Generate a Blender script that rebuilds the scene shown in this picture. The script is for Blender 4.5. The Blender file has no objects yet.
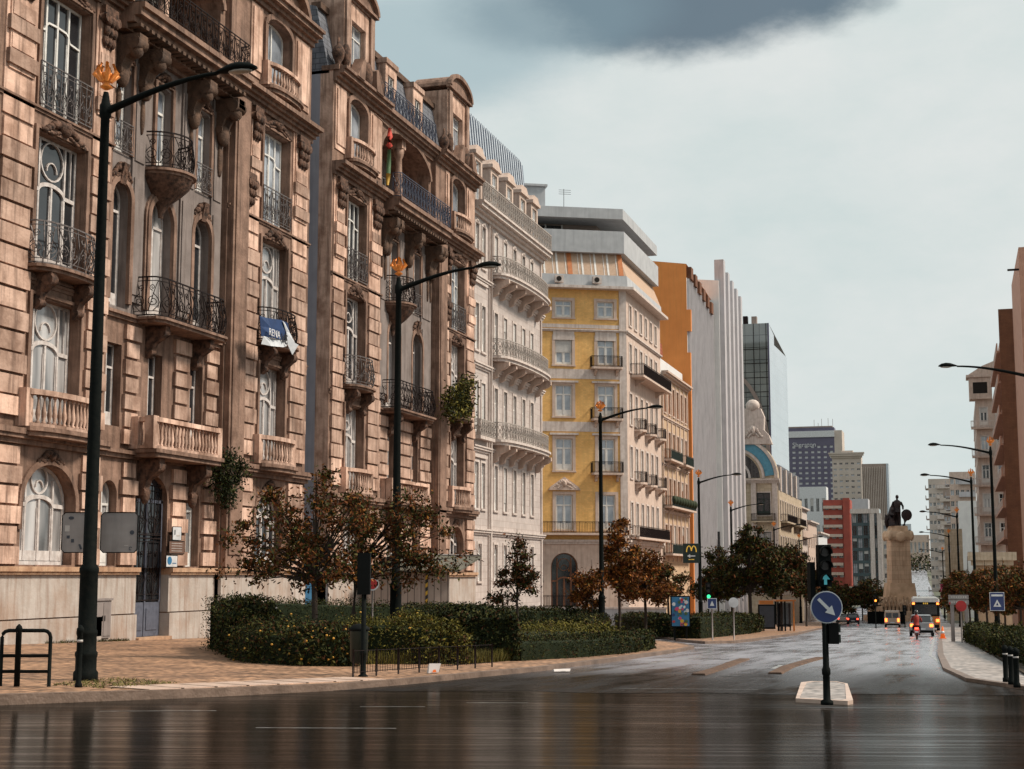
import bpy, math, random
import numpy as np
from mathutils import Vector, Matrix
random.seed(7)
SC = bpy.context.scene
COL = SC.collection
rad = math.radians
# ---------------------------------------------------------------- camera
FPX, EYE = 1500.0, 1.6
YAW = math.atan((955-512)/FPX)
PIT = math.atan(190.5/FPX)
camd = bpy.data.cameras.new("camera"); cam = bpy.data.objects.new("camera", camd); COL.objects.link(cam)
camd.sensor_width = 36.0; camd.lens = 36.0*FPX/1024.0
camd.clip_start = 0.1; camd.clip_end = 6000
cam.location = (0, 0, EYE); cam.rotation_euler = (rad(90)+PIT, 0, YAW)
SC.camera = cam
# ---------------------------------------------------------------- view + world
SC.view_settings.view_transform = 'Standard'; SC.view_settings.look = 'None'
SC.view_settings.exposure = 0.0; SC.view_settings.gamma = 1.0
SC.view_settings.use_curve_mapping = False
SC.render.engine = 'CYCLES'
SC.cycles.use_denoising = True
SC.cycles.max_bounces = 6; SC.cycles.diffuse_bounces = 3; SC.cycles.glossy_bounces = 3
SC.cycles.transparent_max_bounces = 6; SC.cycles.caustics_reflective = False; SC.cycles.caustics_refractive = False
SC.cycles.sample_clamp_indirect = 6.0
SUN_EL, SUN_AZ = 47.0, 78.0       # degrees: elevation, compass direction from +Y towards +X (behind the right of the camera)
W = bpy.data.worlds.new("World"); SC.world = W; W.use_nodes = True
nt = W.node_tree; nt.nodes.clear()
def N(t, kind, **kw):
    n = t.nodes.new(kind)
    for k, v in kw.items(): setattr(n, k, v)
    return n
def world():
    L = nt.links.new
    tc = N(nt, 'ShaderNodeTexCoord')
    sep = N(nt, 'ShaderNodeSeparateXYZ'); L(tc.outputs['Generated'], sep.inputs[0])
    sky = N(nt, 'ShaderNodeTexSky', sky_type='NISHITA', sun_disc=False)
    sky.sun_elevation = rad(SUN_EL); sky.sun_rotation = rad(SUN_AZ+0)
    bgs = N(nt, 'ShaderNodeBackground'); L(sky.outputs[0], bgs.inputs[0]); bgs.inputs[1].default_value = 0.06
    # cloud cover: bright overcast with a few darker and bluer breaks
    no = N(nt, 'ShaderNodeTexNoise'); no.inputs['Scale'].default_value = 3.2; no.inputs['Detail'].default_value = 10; no.inputs['Roughness'].default_value = .55
    no.inputs['Roughness'].default_value = .62; mp = N(nt, 'ShaderNodeMapping'); mp.inputs['Scale'].default_value = (1.3, 1.3, 2.6); L(tc.outputs['Generated'], mp.inputs[0]); L(mp.outputs[0], no.inputs[0])
    def blob(px, py, r, soft, dist):
        dx, dy = (px-512)/FPX, (384.5-py)/FPX
        d = cam.rotation_euler.to_matrix() @ Vector((dx, dy, -1)); d.normalize()
        vs = N(nt, 'ShaderNodeVectorMath', operation='SUBTRACT'); vs.inputs[1].default_value = d
        L(tc.outputs['Generated'], vs.inputs[0])
        vm = N(nt, 'ShaderNodeVectorMath', operation='MULTIPLY'); vm.inputs[1].default_value = (1/r[0], 1/r[0], 1/r[1]); L(vs.outputs[0], vm.inputs[0])
        vl = N(nt, 'ShaderNodeVectorMath', operation='LENGTH'); L(vm.outputs[0], vl.inputs[0])
        m = N(nt, 'ShaderNodeMath', operation='MULTIPLY_ADD'); L(no.outputs[0], m.inputs[0]); m.inputs[1].default_value = dist
        L(vl.outputs['Value'], m.inputs[2])
        mr = N(nt, 'ShaderNodeMapRange', interpolation_type='SMOOTHSTEP'); L(m.outputs[0], mr.inputs[0])
        mr.inputs[1].default_value = 1+dist*.5+soft; mr.inputs[2].default_value = 1+dist*.5-soft
        mr.inputs[3].default_value = 0; mr.inputs[4].default_value = 1
        return mr.outputs[0]
    base = N(nt, 'ShaderNodeValToRGB'); L(no.outputs[0], base.inputs[0])
    base.color_ramp.elements[0].position = .32; base.color_ramp.elements[0].color = (.63, .72, .71, 1)
    base.color_ramp.elements[1].position = .62; base.color_ramp.elements[1].color = (.765, .80, .785, 1)
    cur = base.outputs[0]
    for (bl, col, amt) in ((blob(445, 42, (.085, .036), .5, 1.4), (.40, .52, .56, 1), .8),
                      (blob(705, -44, (.108, .062), .22, 1.3), (.11, .165, .215, 1), .92),
                      (blob(560, 14, (.060, .022), .5, 1.6), (.22, .31, .36, 1), .7)):
        mx = N(nt, 'ShaderNodeMix', data_type='RGBA'); L(cur, mx.inputs[6]); mx.inputs[7].default_value = col
        mm = N(nt, 'ShaderNodeMath', operation='MULTIPLY'); L(bl, mm.inputs[0]); mm.inputs[1].default_value = amt
        L(mm.outputs[0], mx.inputs[0]); cur = mx.outputs[2]
    # the cloud deck is brighter overhead
    zr = N(nt, 'ShaderNodeMapRange', interpolation_type='SMOOTHSTEP'); L(sep.outputs[2], zr.inputs[0])
    zr.inputs[1].default_value = .42; zr.inputs[2].default_value = .85; zr.inputs[3].default_value = 1.0; zr.inputs[4].default_value = 1.0
    bgc = N(nt, 'ShaderNodeBackground'); L(cur, bgc.inputs[0]); L(zr.outputs[0], bgc.inputs[1])
    ms = N(nt, 'ShaderNodeMixShader'); ms.inputs[0].default_value = .96; L(bgs.outputs[0], ms.inputs[1]); L(bgc.outputs[0], ms.inputs[2])
    out = N(nt, 'ShaderNodeOutputWorld'); L(ms.outputs[0], out.inputs[0])
world()
sd = bpy.data.lights.new("sun", 'SUN'); sun = bpy.data.objects.new("sun", sd); COL.objects.link(sun)
sd.energy = 4.6; sd.angle = rad(10); sd.color = (1.0, .90, .76)
_d = Vector((math.sin(rad(SUN_AZ))*math.cos(rad(SUN_EL)), math.cos(rad(SUN_AZ))*math.cos(rad(SUN_EL)), math.sin(rad(SUN_EL))))
sun.rotation_euler = _d.to_track_quat('Z', 'Y').to_euler()

# ---------------------------------------------------------------- measuring: a pixel of the photograph to a place
_Rm = cam.rotation_euler.to_matrix()
def ray(px, py):
    d = _Rm @ Vector(((px-512)/FPX, (384.5-py)/FPX, -1)); return d
SLOPE = .0243
def gz(x, y):                         # the street falls gently away from the junction
    if y < 250: return -SLOPE*y
    return -SLOPE*250 - .4*SLOPE*(min(y, 300)-250) + max(0, y-300)*.0245
def on_ground(px, py, lift=0.0):
    d = ray(px, py); t = (lift-EYE)/(d.z+SLOPE*d.y); return Vector((0, 0, EYE))+d*t
def at(px, py, dist):                 # a place at horizontal distance dist along the view axis
    d = ray(px, py); h = -math.sin(YAW)*d.x+math.cos(YAW)*d.y; return Vector((0, 0, EYE))+d*(dist/h)
def on_x(px, py, X):
    d = ray(px, py); return Vector((0, 0, EYE))+d*(X/d.x)

# ---------------------------------------------------------------- materials
MATS = {}
def S(h):                             # sRGB 0-255 -> linear
    return tuple((c/255/12.92 if c/255 <= .04045 else ((c/255+.055)/1.055)**2.4) for c in h)
def mat(name, col, col2=None, rough=.75, scale=3.0, metal=0, bump=0, bscale=None, streak=0, streakcol=None,
        stain=0, staincol=None, spec=.4, emit=None, estr=0, coat=0, voronoi=None, brick=None, detail=6, squash=1.0, island=0):
    m = bpy.data.materials.new(name); m.use_nodes = True; t = m.node_tree; t.nodes.clear(); L = t.links.new
    out = N(t, 'ShaderNodeOutputMaterial'); b = N(t, 'ShaderNodeBsdfPrincipled'); L(b.outputs[0], out.inputs[0])
    b.inputs['Roughness'].default_value = rough; b.inputs['Metallic'].default_value = metal
    b.inputs['Specular IOR Level'].default_value = spec; b.inputs['Coat Weight'].default_value = coat
    tc = N(t, 'ShaderNodeTexCoord'); src = tc.outputs['Object']
    mp = N(t, 'ShaderNodeMapping'); mp.inputs['Scale'].default_value = (1, 1, squash); L(src, mp.inputs[0])
    no = N(t, 'ShaderNodeTexNoise'); no.inputs['Scale'].default_value = scale; no.inputs['Detail'].default_value = detail; L(mp.outputs[0], no.inputs[0])
    c2 = col2 or tuple(c*.72 for c in col)
    rp = N(t, 'ShaderNodeMapRange'); rp.inputs[1].default_value = .3; rp.inputs[2].default_value = .7; L(no.outputs[0], rp.inputs[0])
    mx = N(t, 'ShaderNodeMix', data_type='RGBA'); mx.inputs[6].default_value = (*col, 1); mx.inputs[7].default_value = (*c2, 1); L(rp.outputs[0], mx.inputs[0])
    cur = mx.outputs[2]; hb = no.outputs[0]
    if brick:                          # block / tile joints: (width, height, mortar, mortar colour, vertical axes)
        bw, bh, mo, mc = brick[:4]
        cb = N(t, 'ShaderNodeSeparateXYZ'); L(src, cb.inputs[0])
        ad = N(t, 'ShaderNodeMath', operation='ADD'); L(cb.outputs[0], ad.inputs[0]); L(cb.outputs[1], ad.inputs[1])
        cc = N(t, 'ShaderNodeCombineXYZ'); L(ad.outputs[0], cc.inputs[0]); L(cb.outputs[2], cc.inputs[1])
        bt = N(t, 'ShaderNodeTexBrick'); L(cc.outputs[0], bt.inputs[0]); bt.inputs['Scale'].default_value = 1
        bt.inputs['Brick Width'].default_value = bw; bt.inputs['Row Height'].default_value = bh; bt.inputs['Mortar Size'].default_value = mo
        bt.inputs['Color1'].default_value = (1, 1, 1, 1); bt.inputs['Color2'].default_value = (.84, .84, .84, 1); bt.inputs['Mortar'].default_value = (*mc, 1)
        if len(brick) > 4: bt.offset = brick[4]
        m2 = N(t, 'ShaderNodeMix', data_type='RGBA', blend_type='MULTIPLY'); m2.inputs[0].default_value = 1; L(cur, m2.inputs[6]); L(bt.outputs[0], m2.inputs[7]); cur = m2.outputs[2]
    if streak:                         # rain streaks with a shape of their own
        mp2 = N(t, 'ShaderNodeMapping'); mp2.inputs['Scale'].default_value = (3.0, 3.0, .22); L(src, mp2.inputs[0])
        n2 = N(t, 'ShaderNodeTexNoise'); n2.inputs['Scale'].default_value = 1.3; n2.inputs['Detail'].default_value = 8; n2.inputs['Roughness'].default_value = .62; L(mp2.outputs[0], n2.inputs[0])
        r2 = N(t, 'ShaderNodeMapRange'); r2.inputs[1].default_value = .47; r2.inputs[2].default_value = .72; r2.inputs[4].default_value = streak; L(n2.outputs[0], r2.inputs[0])
        m3 = N(t, 'ShaderNodeMix', data_type='RGBA'); L(r2.outputs[0], m3.inputs[0]); L(cur, m3.inputs[6]); m3.inputs[7].default_value = (*(streakcol or tuple(c*.3 for c in col)), 1); cur = m3.outputs[2]
    if stain:
        n3 = N(t, 'ShaderNodeTexNoise'); n3.inputs['Scale'].default_value = .55; n3.inputs['Detail'].default_value = 9; n3.inputs['Roughness'].default_value = .65; L(src, n3.inputs[0])
        r3 = N(t, 'ShaderNodeMapRange'); r3.inputs[1].default_value = .5; r3.inputs[2].default_value = .66; r3.inputs[4].default_value = stain; L(n3.outputs[0], r3.inputs[0])
        m4 = N(t, 'ShaderNodeMix', data_type='RGBA'); L(r3.outputs[0], m4.inputs[0]); L(cur, m4.inputs[6]); m4.inputs[7].default_value = (*(staincol or tuple(c*.4 for c in col)), 1); cur = m4.outputs[2]
    if island:                         # every block / leaf has a tone of its own
        ge = N(t, 'ShaderNodeNewGeometry'); ri = N(t, 'ShaderNodeMapRange'); L(ge.outputs['Random Per Island'], ri.inputs[0]); ri.inputs[3].default_value = 1-island; ri.inputs[4].default_value = 1+island*.5
        m6 = N(t, 'ShaderNodeMix', data_type='RGBA', blend_type='MULTIPLY'); m6.inputs[0].default_value = 1; L(cur, m6.inputs[6]); L(ri.outputs[0], m6.inputs[7]); cur = m6.outputs[2]
    if voronoi:
        vo = N(t, 'ShaderNodeTexVoronoi'); vo.inputs['Scale'].default_value = voronoi; L(src, vo.inputs[0])
        rv = N(t, 'ShaderNodeMapRange'); rv.inputs[1].default_value = .1; rv.inputs[2].default_value = .75; rv.inputs[3].default_value = 1.25; rv.inputs[4].default_value = .40; L(vo.outputs['Distance'], rv.inputs[0])
        m5 = N(t, 'ShaderNodeMix', data_type='RGBA', blend_type='MULTIPLY'); m5.inputs[0].default_value = 1; L(cur, m5.inputs[6]); L(rv.outputs[0], m5.inputs[7]); cur = m5.outputs[2]; hb = rv.outputs[0]
    L(cur, b.inputs['Base Color'])
    if bump:
        bp = N(t, 'ShaderNodeBump'); bp.inputs['Strength'].default_value = bump; bp.inputs['Distance'].default_value = .05
        if bscale:
            n4 = N(t, 'ShaderNodeTexNoise'); n4.inputs['Scale'].default_value = bscale; n4.inputs['Detail'].default_value = 5; L(src, n4.inputs[0]); hb = n4.outputs[0]
        L(hb, bp.inputs['Height']); L(bp.outputs[0], b.inputs['Normal'])
    if emit:
        b.inputs['Emission Color'].default_value = (*emit, 1); b.inputs['Emission Strength'].default_value = estr
    MATS[name] = m
    return m
G_DARK = (.10, .062, .040)
mat('stone', (.31, .19, .14), (.165, .098, .07), scale=1.6, rough=.85, bump=.5, bscale=9, streak=.95, streakcol=(.05, .028, .02), stain=.7, staincol=(.10, .052, .034))
mat('stone_block', (.72, .49, .385), (.40, .245, .18), island=.4, scale=1.1, rough=.85, bump=.5, bscale=7, streak=.9, streakcol=(.085, .045, .03), stain=.6, staincol=(.19, .10, .065))
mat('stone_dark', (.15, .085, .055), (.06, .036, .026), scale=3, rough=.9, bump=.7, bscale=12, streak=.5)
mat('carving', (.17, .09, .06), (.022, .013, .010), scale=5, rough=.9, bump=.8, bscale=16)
mat('plaster_grey', (.25, .205, .19), (.16, .13, .12), scale=1.2, rough=.9, bump=.25, bscale=14, streak=.75, streakcol=(.08, .06, .05), stain=.35, staincol=(.12, .085, .07))
mat('plinth', (.47, .42, .385), (.36, .31, .275), scale=1.3, rough=.8, bump=.3, bscale=8, streak=.75, streakcol=(.20, .11, .07), stain=.35, staincol=(.30, .16, .09))
mat('sill_stone', (.52, .34, .22), (.36, .20, .12), scale=2, rough=.85, bump=.4, bscale=9, streak=.7, streakcol=(.13, .07, .045))
mat('blue_render', (.36, .36, .41), (.29, .29, .33), scale=1, rough=.85, streak=.3)
mat('slate', (.20, .21, .24), (.11, .115, .14), scale=2, rough=.6, brick=(.5, .3, .02, (.3, .3, .3)), streak=.4)
mat('iron', (.008, .007, .008), (.028, .018, .016), rough=.6, spec=.08, scale=14)
mat('iron_pale', (.19, .16, .155), (.045, .036, .034), rough=.5, metal=.3, scale=9)
mat('iron_blue', (.075, .085, .13), (.03, .034, .055), rough=.5, metal=.3, scale=9)
mat('frame_pale', (.66, .61, .59), (.44, .38, .355), rough=.6, scale=5, streak=.4)
mat('frame_blue', (.11, .12, .16), (.07, .075, .10), rough=.5, scale=5)
mat('frame_white', (.74, .72, .70), (.58, .55, .52), rough=.55, scale=4)
mat('glass_dark', (.028, .030, .034), (.012, .012, .014), rough=.09, spec=.8, scale=.9, bump=.05, bscale=1.5)
mat('glass_curtain', (.52, .50, .50), (.05, .05, .052), rough=.16, spec=.6, scale=1.6, detail=2, squash=.15, coat=.6, bump=.05, bscale=1.5)
mat('glass_sky', (.42, .46, .52), (.13, .15, .18), rough=.08, spec=1.0, scale=.8, coat=.6, bump=.05, bscale=1.5)  # reflected sky painted into the pane's base colour
mat('shutter_white', (.66, .64, .62), (.55, .52, .5), rough=.6, brick=(9, .09, .02, (.55, .55, .55)))
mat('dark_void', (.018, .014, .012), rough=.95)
mat('lamp_black', (.005, .007, .007), (.010, .011, .010), rough=.7, spec=.04, scale=10, bump=.15, bscale=30)
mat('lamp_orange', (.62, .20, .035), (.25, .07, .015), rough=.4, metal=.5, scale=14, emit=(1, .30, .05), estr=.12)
mat('lamp_glass', (.45, .42, .38), rough=.2)
mat('asphalt_wet', (.03, .03, .03))
# ---------------------------------------------------------------- mesh builder
class MB:
    def __init__(s): s.v = []; s.f = []; s.mi = []; s.ms = []; s.cur = 0; s.smooth = []; s.sm = False
    def m(s, name):
        if name not in s.ms: s.ms.append(name)
        s.cur = s.ms.index(name); return s
    def face(s, *idx): s.f.append(idx); s.mi.append(s.cur); s.smooth.append(s.sm)
    def vs(s, pts): n = len(s.v); s.v.extend([tuple(p) for p in pts]); return n
    def poly(s, pts): n = s.vs(pts); s.face(*range(n, n+len(pts)))
    def box(s, x0, x1, y0, y1, z0, z1):
        if x0 > x1: x0, x1 = x1, x0
        n = s.vs([(x0, y0, z0), (x1, y0, z0), (x1, y1, z0), (x0, y1, z0), (x0, y0, z1), (x1, y0, z1), (x1, y1, z1), (x0, y1, z1)])
        for q in ((0, 3, 2, 1), (4, 5, 6, 7), (0, 1, 5, 4), (1, 2, 6, 5), (2, 3, 7, 6), (3, 0, 4, 7)): s.face(*(n+i for i in q))
        return s
    def prism_xz(s, pts, y0, y1):       # polygon in x,z extruded in y
        k = len(pts); n = s.vs([(x, y0, z) for x, z in pts]+[(x, y1, z) for x, z in pts])
        s.face(*range(n, n+k)); s.face(*range(n+2*k-1, n+k-1, -1))
        for i in range(k): j = (i+1) % k; s.face(n+j, n+i, n+k+i, n+k+j)
        return s
    def prism_yz(s, pts, x0, x1):
        k = len(pts); n = s.vs([(x0, y, z) for y, z in pts]+[(x1, y, z) for y, z in pts])
        s.face(*range(n, n+k)); s.face(*range(n+2*k-1, n+k-1, -1))
        for i in range(k): j = (i+1) % k; s.face(n+j, n+i, n+k+i, n+k+j)
        return s
    def prism_xy(s, pts, z0, z1):
        k = len(pts); n = s.vs([(x, y, z0) for x, y in pts]+[(x, y, z1) for x, y in pts])
        s.face(*range(n+k-1, n-1, -1)); s.face(*range(n+k, n+2*k))
        for i in range(k): j = (i+1) % k; s.face(n+i, n+j, n+k+j, n+k+i)
        return s
    def strip(s, pts, w, y0, y1):        # box-section moulding along a polyline in x,z
        k = len(pts); a = []
        for i in range(k):
            p = Vector(pts[max(i-1, 0)]); q = Vector(pts[min(i+1, k-1)]); t = (q-p).normalized(); nrm = Vector((-t.y, t.x))*w/2; c = Vector(pts[i])
            a.append((c-nrm, c+nrm))
        n = s.vs([(p[j].x, y, p[j].y) for p in a for (j, y) in ((0, y0), (1, y0), (1, y1), (0, y1))])
        for i in range(k-1):
            b = n+4*i
            for j in range(4): s.face(b+j, b+(j+1) % 4, b+4+(j+1) % 4, b+4+j)
        s.face(n+3, n+2, n+1, n); b = n+4*(k-1); s.face(b, b+1, b+2, b+3)
        return s
    def tube(s, pts, r, n=4, cap=True):
        pts = [Vector(p) for p in pts]; k = len(pts); rs = r if isinstance(r, (list, tuple)) else [r]*k
        up = Vector((0, 0, 1)); n0 = len(s.v); sm = s.sm; s.sm = n > 4
        for i, p in enumerate(pts):
            t = (pts[min(i+1, k-1)]-pts[max(i-1, 0)])
            t = t.normalized() if t.length > 1e-9 else Vector((0, 0, 1))
            a = t.cross(up)
            if a.length < .05: a = t.cross(Vector((1, 0, 0)))
            a.normalize(); b = a.cross(t)
            for j in range(n):
                w = 2*math.pi*(j+.5)/n; s.v.append(tuple(p+(a*math.cos(w)+b*math.sin(w))*rs[i]))
        for i in range(k-1):
            for j in range(n):
                q = n0+i*n; s.face(q+j, q+(j+1) % n, q+n+(j+1) % n, q+n+j)
        s.sm = False
        if cap: s.face(*range(n0, n0+n)); s.face(*range(n0+k*n-1, n0+(k-1)*n-1, -1))
        s.sm = sm; return s
    def lathe(s, prof, x, y, n=10, z=0.0, smooth=True):   # profile of (r, z)
        n0 = len(s.v); k = len(prof); sm = s.sm
        for r, h in prof:
            for j in range(n): w = 2*math.pi*j/n; s.v.append((x+r*math.cos(w), y+r*math.sin(w), z+h))
        s.sm = smooth
        for i in range(k-1):
            for j in range(n): q = n0+i*n; s.face(q+j, q+(j+1) % n, q+n+(j+1) % n, q+n+j)
        s.sm = False; s.face(*range(n0+n-1, n0-1, -1)); s.face(*range(n0+(k-1)*n, n0+k*n)); s.sm = sm
        return s
    def ball(s, c, r, nu=8, nv=6, sm=True):
        rx, ry, rz = r if isinstance(r, (tuple, list)) else (r, r, r)
        n0 = len(s.v); o = s.sm; s.sm = sm
        for i in range(1, nv):
            th = math.pi*i/nv
            for j in range(nu): w = 2*math.pi*j/nu; s.v.append((c[0]+rx*math.sin(th)*math.cos(w), c[1]+ry*math.sin(th)*math.sin(w), c[2]+rz*math.cos(th)))
        a = s.vs([(c[0], c[1], c[2]+rz), (c[0], c[1], c[2]-rz)])
        for j in range(nu):
            j2 = (j+1) % nu
            s.face(a, n0+j, n0+j2)
            for i in range(nv-2): q = n0+i*nu; s.face(q+j, q+nu+j, q+nu+j2, q+j2)
            q = n0+(nv-2)*nu; s.face(q+j, a+1, q+j2)
        s.sm = o; return s
    def cyl(s, c0, c1, r, n=10): return s.tube([c0, c1], r, n)
    def build(s, name, parent=None, loc=(0, 0, 0), bevel=0):
        me = bpy.data.meshes.new(name); me.from_pydata(s.v, [], s.f); 
        for mn in s.ms: me.materials.append(MATS[mn])
        me.polygons.foreach_set('material_index', s.mi); me.polygons.foreach_set('use_smooth', s.smooth)
        me.validate(); me.update()
        o = bpy.data.objects.new(name, me); o.location = loc; COL.objects.link(o)
        if parent: o.parent = parent
        if bevel:
            b = o.modifiers.new('bevel', 'BEVEL'); b.width = bevel; b.segments = 2; b.limit_method = 'ANGLE'
        return o
def tag(o, label, cat, group=None, kind=None):
    if label: o['label'] = label
    if cat: o['category'] = cat
    if group: o['group'] = group
    if kind: o['kind'] = kind
    return o
def thing(name, label, cat, loc=(0, 0, 0), rz=0, group=None):
    o = bpy.data.objects.new(name, None); COL.objects.link(o); o.location = loc; o.rotation_euler = (0, 0, rz); o.empty_display_size = .3
    return tag(o, label, cat, group)
def kids(o): return [c for c in bpy.data.objects if c.parent == o]
def copy_tree(o, parent=None):
    c = o.copy(); COL.objects.link(c); c.parent = parent
    for ch in kids(o): copy_tree(ch, c)
    return c
def text(body, size, m, parent, loc, rot, name='lettering', align='CENTER', extrude=.004):
    cu = bpy.data.curves.new(name, 'FONT'); cu.body = body; cu.size = size; cu.extrude = extrude; cu.align_x = align; cu.align_y = 'CENTER'
    cu.materials.append(MATS[m])
    o = bpy.data.objects.new(name, cu); COL.objects.link(o); me = bpy.data.meshes.new_from_object(o); bpy.data.objects.remove(o)
    q = bpy.data.objects.new(name, me); COL.objects.link(q); q.parent = parent; q.location = loc; q.rotation_euler = rot
    return q
def arc(cx, cz, rx, rz, a0, a1, n): return [(cx+rx*math.cos(rad(a0+(a1-a0)*i/n)), cz+rz*math.sin(rad(a0+(a1-a0)*i/n))) for i in range(n+1)]
# ---------------------------------------------------------------- wet road surfaces
def wet(name, ang, col=(.035, .033, .033), stretch=9.0, rmin=.05, rmax=.42, sc=.55):
    m = bpy.data.materials.new(name); m.use_nodes = True; t = m.node_tree; t.nodes.clear(); L = t.links.new
    out = N(t, 'ShaderNodeOutputMaterial'); b = N(t, 'ShaderNodeBsdfPrincipled'); L(b.outputs[0], out.inputs[0])
    tc = N(t, 'ShaderNodeTexCoord')
    mr = N(t, 'ShaderNodeMapping'); mr.inputs['Rotation'].default_value = (0, 0, ang); L(tc.outputs['Object'], mr.inputs[0])
    mp = N(t, 'ShaderNodeMapping'); mp.inputs['Scale'].default_value = (1/stretch, 1, 1); L(mr.outputs[0], mp.inputs[0])
    n1 = N(t, 'ShaderNodeTexNoise'); n1.inputs['Scale'].default_value = sc*2.2; n1.inputs['Detail'].default_value = 9; n1.inputs['Roughness'].default_value = .62; L(mp.outputs[0], n1.inputs[0])
    n2 = N(t, 'ShaderNodeTexNoise'); n2.inputs['Scale'].default_value = .35; n2.inputs['Detail'].default_value = 5; L(tc.outputs['Object'], n2.inputs[0])
    n3 = N(t, 'ShaderNodeTexNoise'); n3.inputs['Scale'].default_value = 60; n3.inputs['Detail'].default_value = 3; L(tc.outputs['Object'], n3.inputs[0])
    mm = N(t, 'ShaderNodeMix', data_type='FLOAT'); mm.inputs[0].default_value = .3; L(n1.outputs[0], mm.inputs[2]); L(n2.outputs[0], mm.inputs[3])
    r = N(t, 'ShaderNodeMapRange'); r.inputs[1].default_value = .40; r.inputs[2].default_value = .62; r.inputs[3].default_value = rmin; r.inputs[4].default_value = rmax; L(mm.outputs[0], r.inputs[0]); L(r.outputs[0], b.inputs['Roughness'])
    c = N(t, 'ShaderNodeMix', data_type='RGBA'); rr = N(t, 'ShaderNodeMapRange'); rr.inputs[1].default_value = .4; rr.inputs[2].default_value = .7; L(mm.outputs[0], rr.inputs[0]); L(rr.outputs[0], c.inputs[0])
    c.inputs[6].default_value = (*col, 1); c.inputs[7].default_value = (*(x*2.3 for x in col), 1)
    c2 = N(t, 'ShaderNodeMix', data_type='RGBA', blend_type='MULTIPLY'); c2.inputs[0].default_value = .6; L(c.outputs[2], c2.inputs[6]); L(n3.outputs[0], c2.inputs[7]); L(c2.outputs[2], b.inputs['Base Color'])
    bp = N(t, 'ShaderNodeBump'); bp.inputs['Strength'].default_value = .10 if 'cross' in name else .55; bp.inputs['Distance'].default_value = .02
    ad = N(t, 'ShaderNodeMath', operation='MULTIPLY_ADD'); L(n3.outputs[0], ad.inputs[0]); ad.inputs[1].default_value = .35; L(n1.outputs[0], ad.inputs[2]); L(ad.outputs[0], bp.inputs['Height']); L(bp.outputs[0], b.inputs['Normal'])
    b.inputs['Specular IOR Level'].default_value = .5 if 'avenue' in name else .5
    if 'avenue' not in name:           # only part of the crossing carries a film of water: thin bright streaks, dry dark tarmac between
        b.inputs['IOR'].default_value = 1.25
        n5 = N(t, 'ShaderNodeTexNoise'); n5.inputs['Scale'].default_value = 4.2; n5.inputs['Detail'].default_value = 7; n5.inputs['Roughness'].default_value = .6; m5 = N(t, 'ShaderNodeMapping'); m5.inputs['Scale'].default_value = (1/20, 1, 1); L(mr.outputs[0], m5.inputs[0]); L(m5.outputs[0], n5.inputs[0])
        cv = N(t, 'ShaderNodeMapRange', interpolation_type='SMOOTHSTEP'); a5 = N(t, 'ShaderNodeMath', operation='MULTIPLY_ADD'); L(n2.outputs[0], a5.inputs[0]); a5.inputs[1].default_value = .45; L(n5.outputs[0], a5.inputs[2]); L(a5.outputs[0], cv.inputs[0]); cv.inputs[1].default_value = .66; cv.inputs[2].default_value = .98; cv.inputs[3].default_value = .40; cv.inputs[4].default_value = .95
        df = N(t, 'ShaderNodeBsdfDiffuse'); df.inputs[0].default_value = (.012, .010, .008, 1); ms = N(t, 'ShaderNodeMixShader'); L(cv.outputs[0], ms.inputs[0]); L(df.outputs[0], ms.inputs[1]); L(b.outputs[0], ms.inputs[2]); L(ms.outputs[0], out.inputs[0])
    if 'avenue' in name:               # sky sheen painted in the colour, dark towards the junction, coarser further up
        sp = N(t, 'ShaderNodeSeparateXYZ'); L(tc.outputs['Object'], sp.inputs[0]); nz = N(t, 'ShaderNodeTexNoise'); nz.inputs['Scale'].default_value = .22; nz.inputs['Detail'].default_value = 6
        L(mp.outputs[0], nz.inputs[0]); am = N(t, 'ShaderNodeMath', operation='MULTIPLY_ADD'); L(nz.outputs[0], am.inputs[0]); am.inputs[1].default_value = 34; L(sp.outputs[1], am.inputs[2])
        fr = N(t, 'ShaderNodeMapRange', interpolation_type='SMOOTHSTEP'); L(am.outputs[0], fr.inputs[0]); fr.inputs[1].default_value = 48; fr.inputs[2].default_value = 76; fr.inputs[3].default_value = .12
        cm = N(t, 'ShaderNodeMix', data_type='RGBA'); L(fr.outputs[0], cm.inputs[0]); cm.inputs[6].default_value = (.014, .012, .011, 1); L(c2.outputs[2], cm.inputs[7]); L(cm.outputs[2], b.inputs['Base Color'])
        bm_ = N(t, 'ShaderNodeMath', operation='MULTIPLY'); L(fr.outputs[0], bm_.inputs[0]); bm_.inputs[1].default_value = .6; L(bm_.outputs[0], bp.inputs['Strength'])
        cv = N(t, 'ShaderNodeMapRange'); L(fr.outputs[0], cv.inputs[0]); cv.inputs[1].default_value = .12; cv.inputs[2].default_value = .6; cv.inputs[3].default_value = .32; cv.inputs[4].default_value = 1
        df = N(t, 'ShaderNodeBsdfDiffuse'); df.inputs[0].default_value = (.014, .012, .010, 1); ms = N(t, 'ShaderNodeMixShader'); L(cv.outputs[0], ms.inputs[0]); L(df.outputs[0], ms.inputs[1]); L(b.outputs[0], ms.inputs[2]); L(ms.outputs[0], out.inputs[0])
    MATS[name] = m
wet('asphalt_cross', -math.atan2(.283, .959)-.03, (.011, .009, .008), stretch=22, rmin=.03, rmax=.22, sc=3.2)
wet('asphalt_avenue', rad(90)+.03, (.20, .195, .22), stretch=10, rmin=.10, rmax=.40, sc=.6)  # pale bluish base colour stands in for sky sheen on the road
mat('cobbles', (.50, .28, .165), (.28, .155, .09), scale=.9, rough=.6, bump=1.0, voronoi=5, stain=.6, staincol=(.09, .05, .035), spec=.5)
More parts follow.
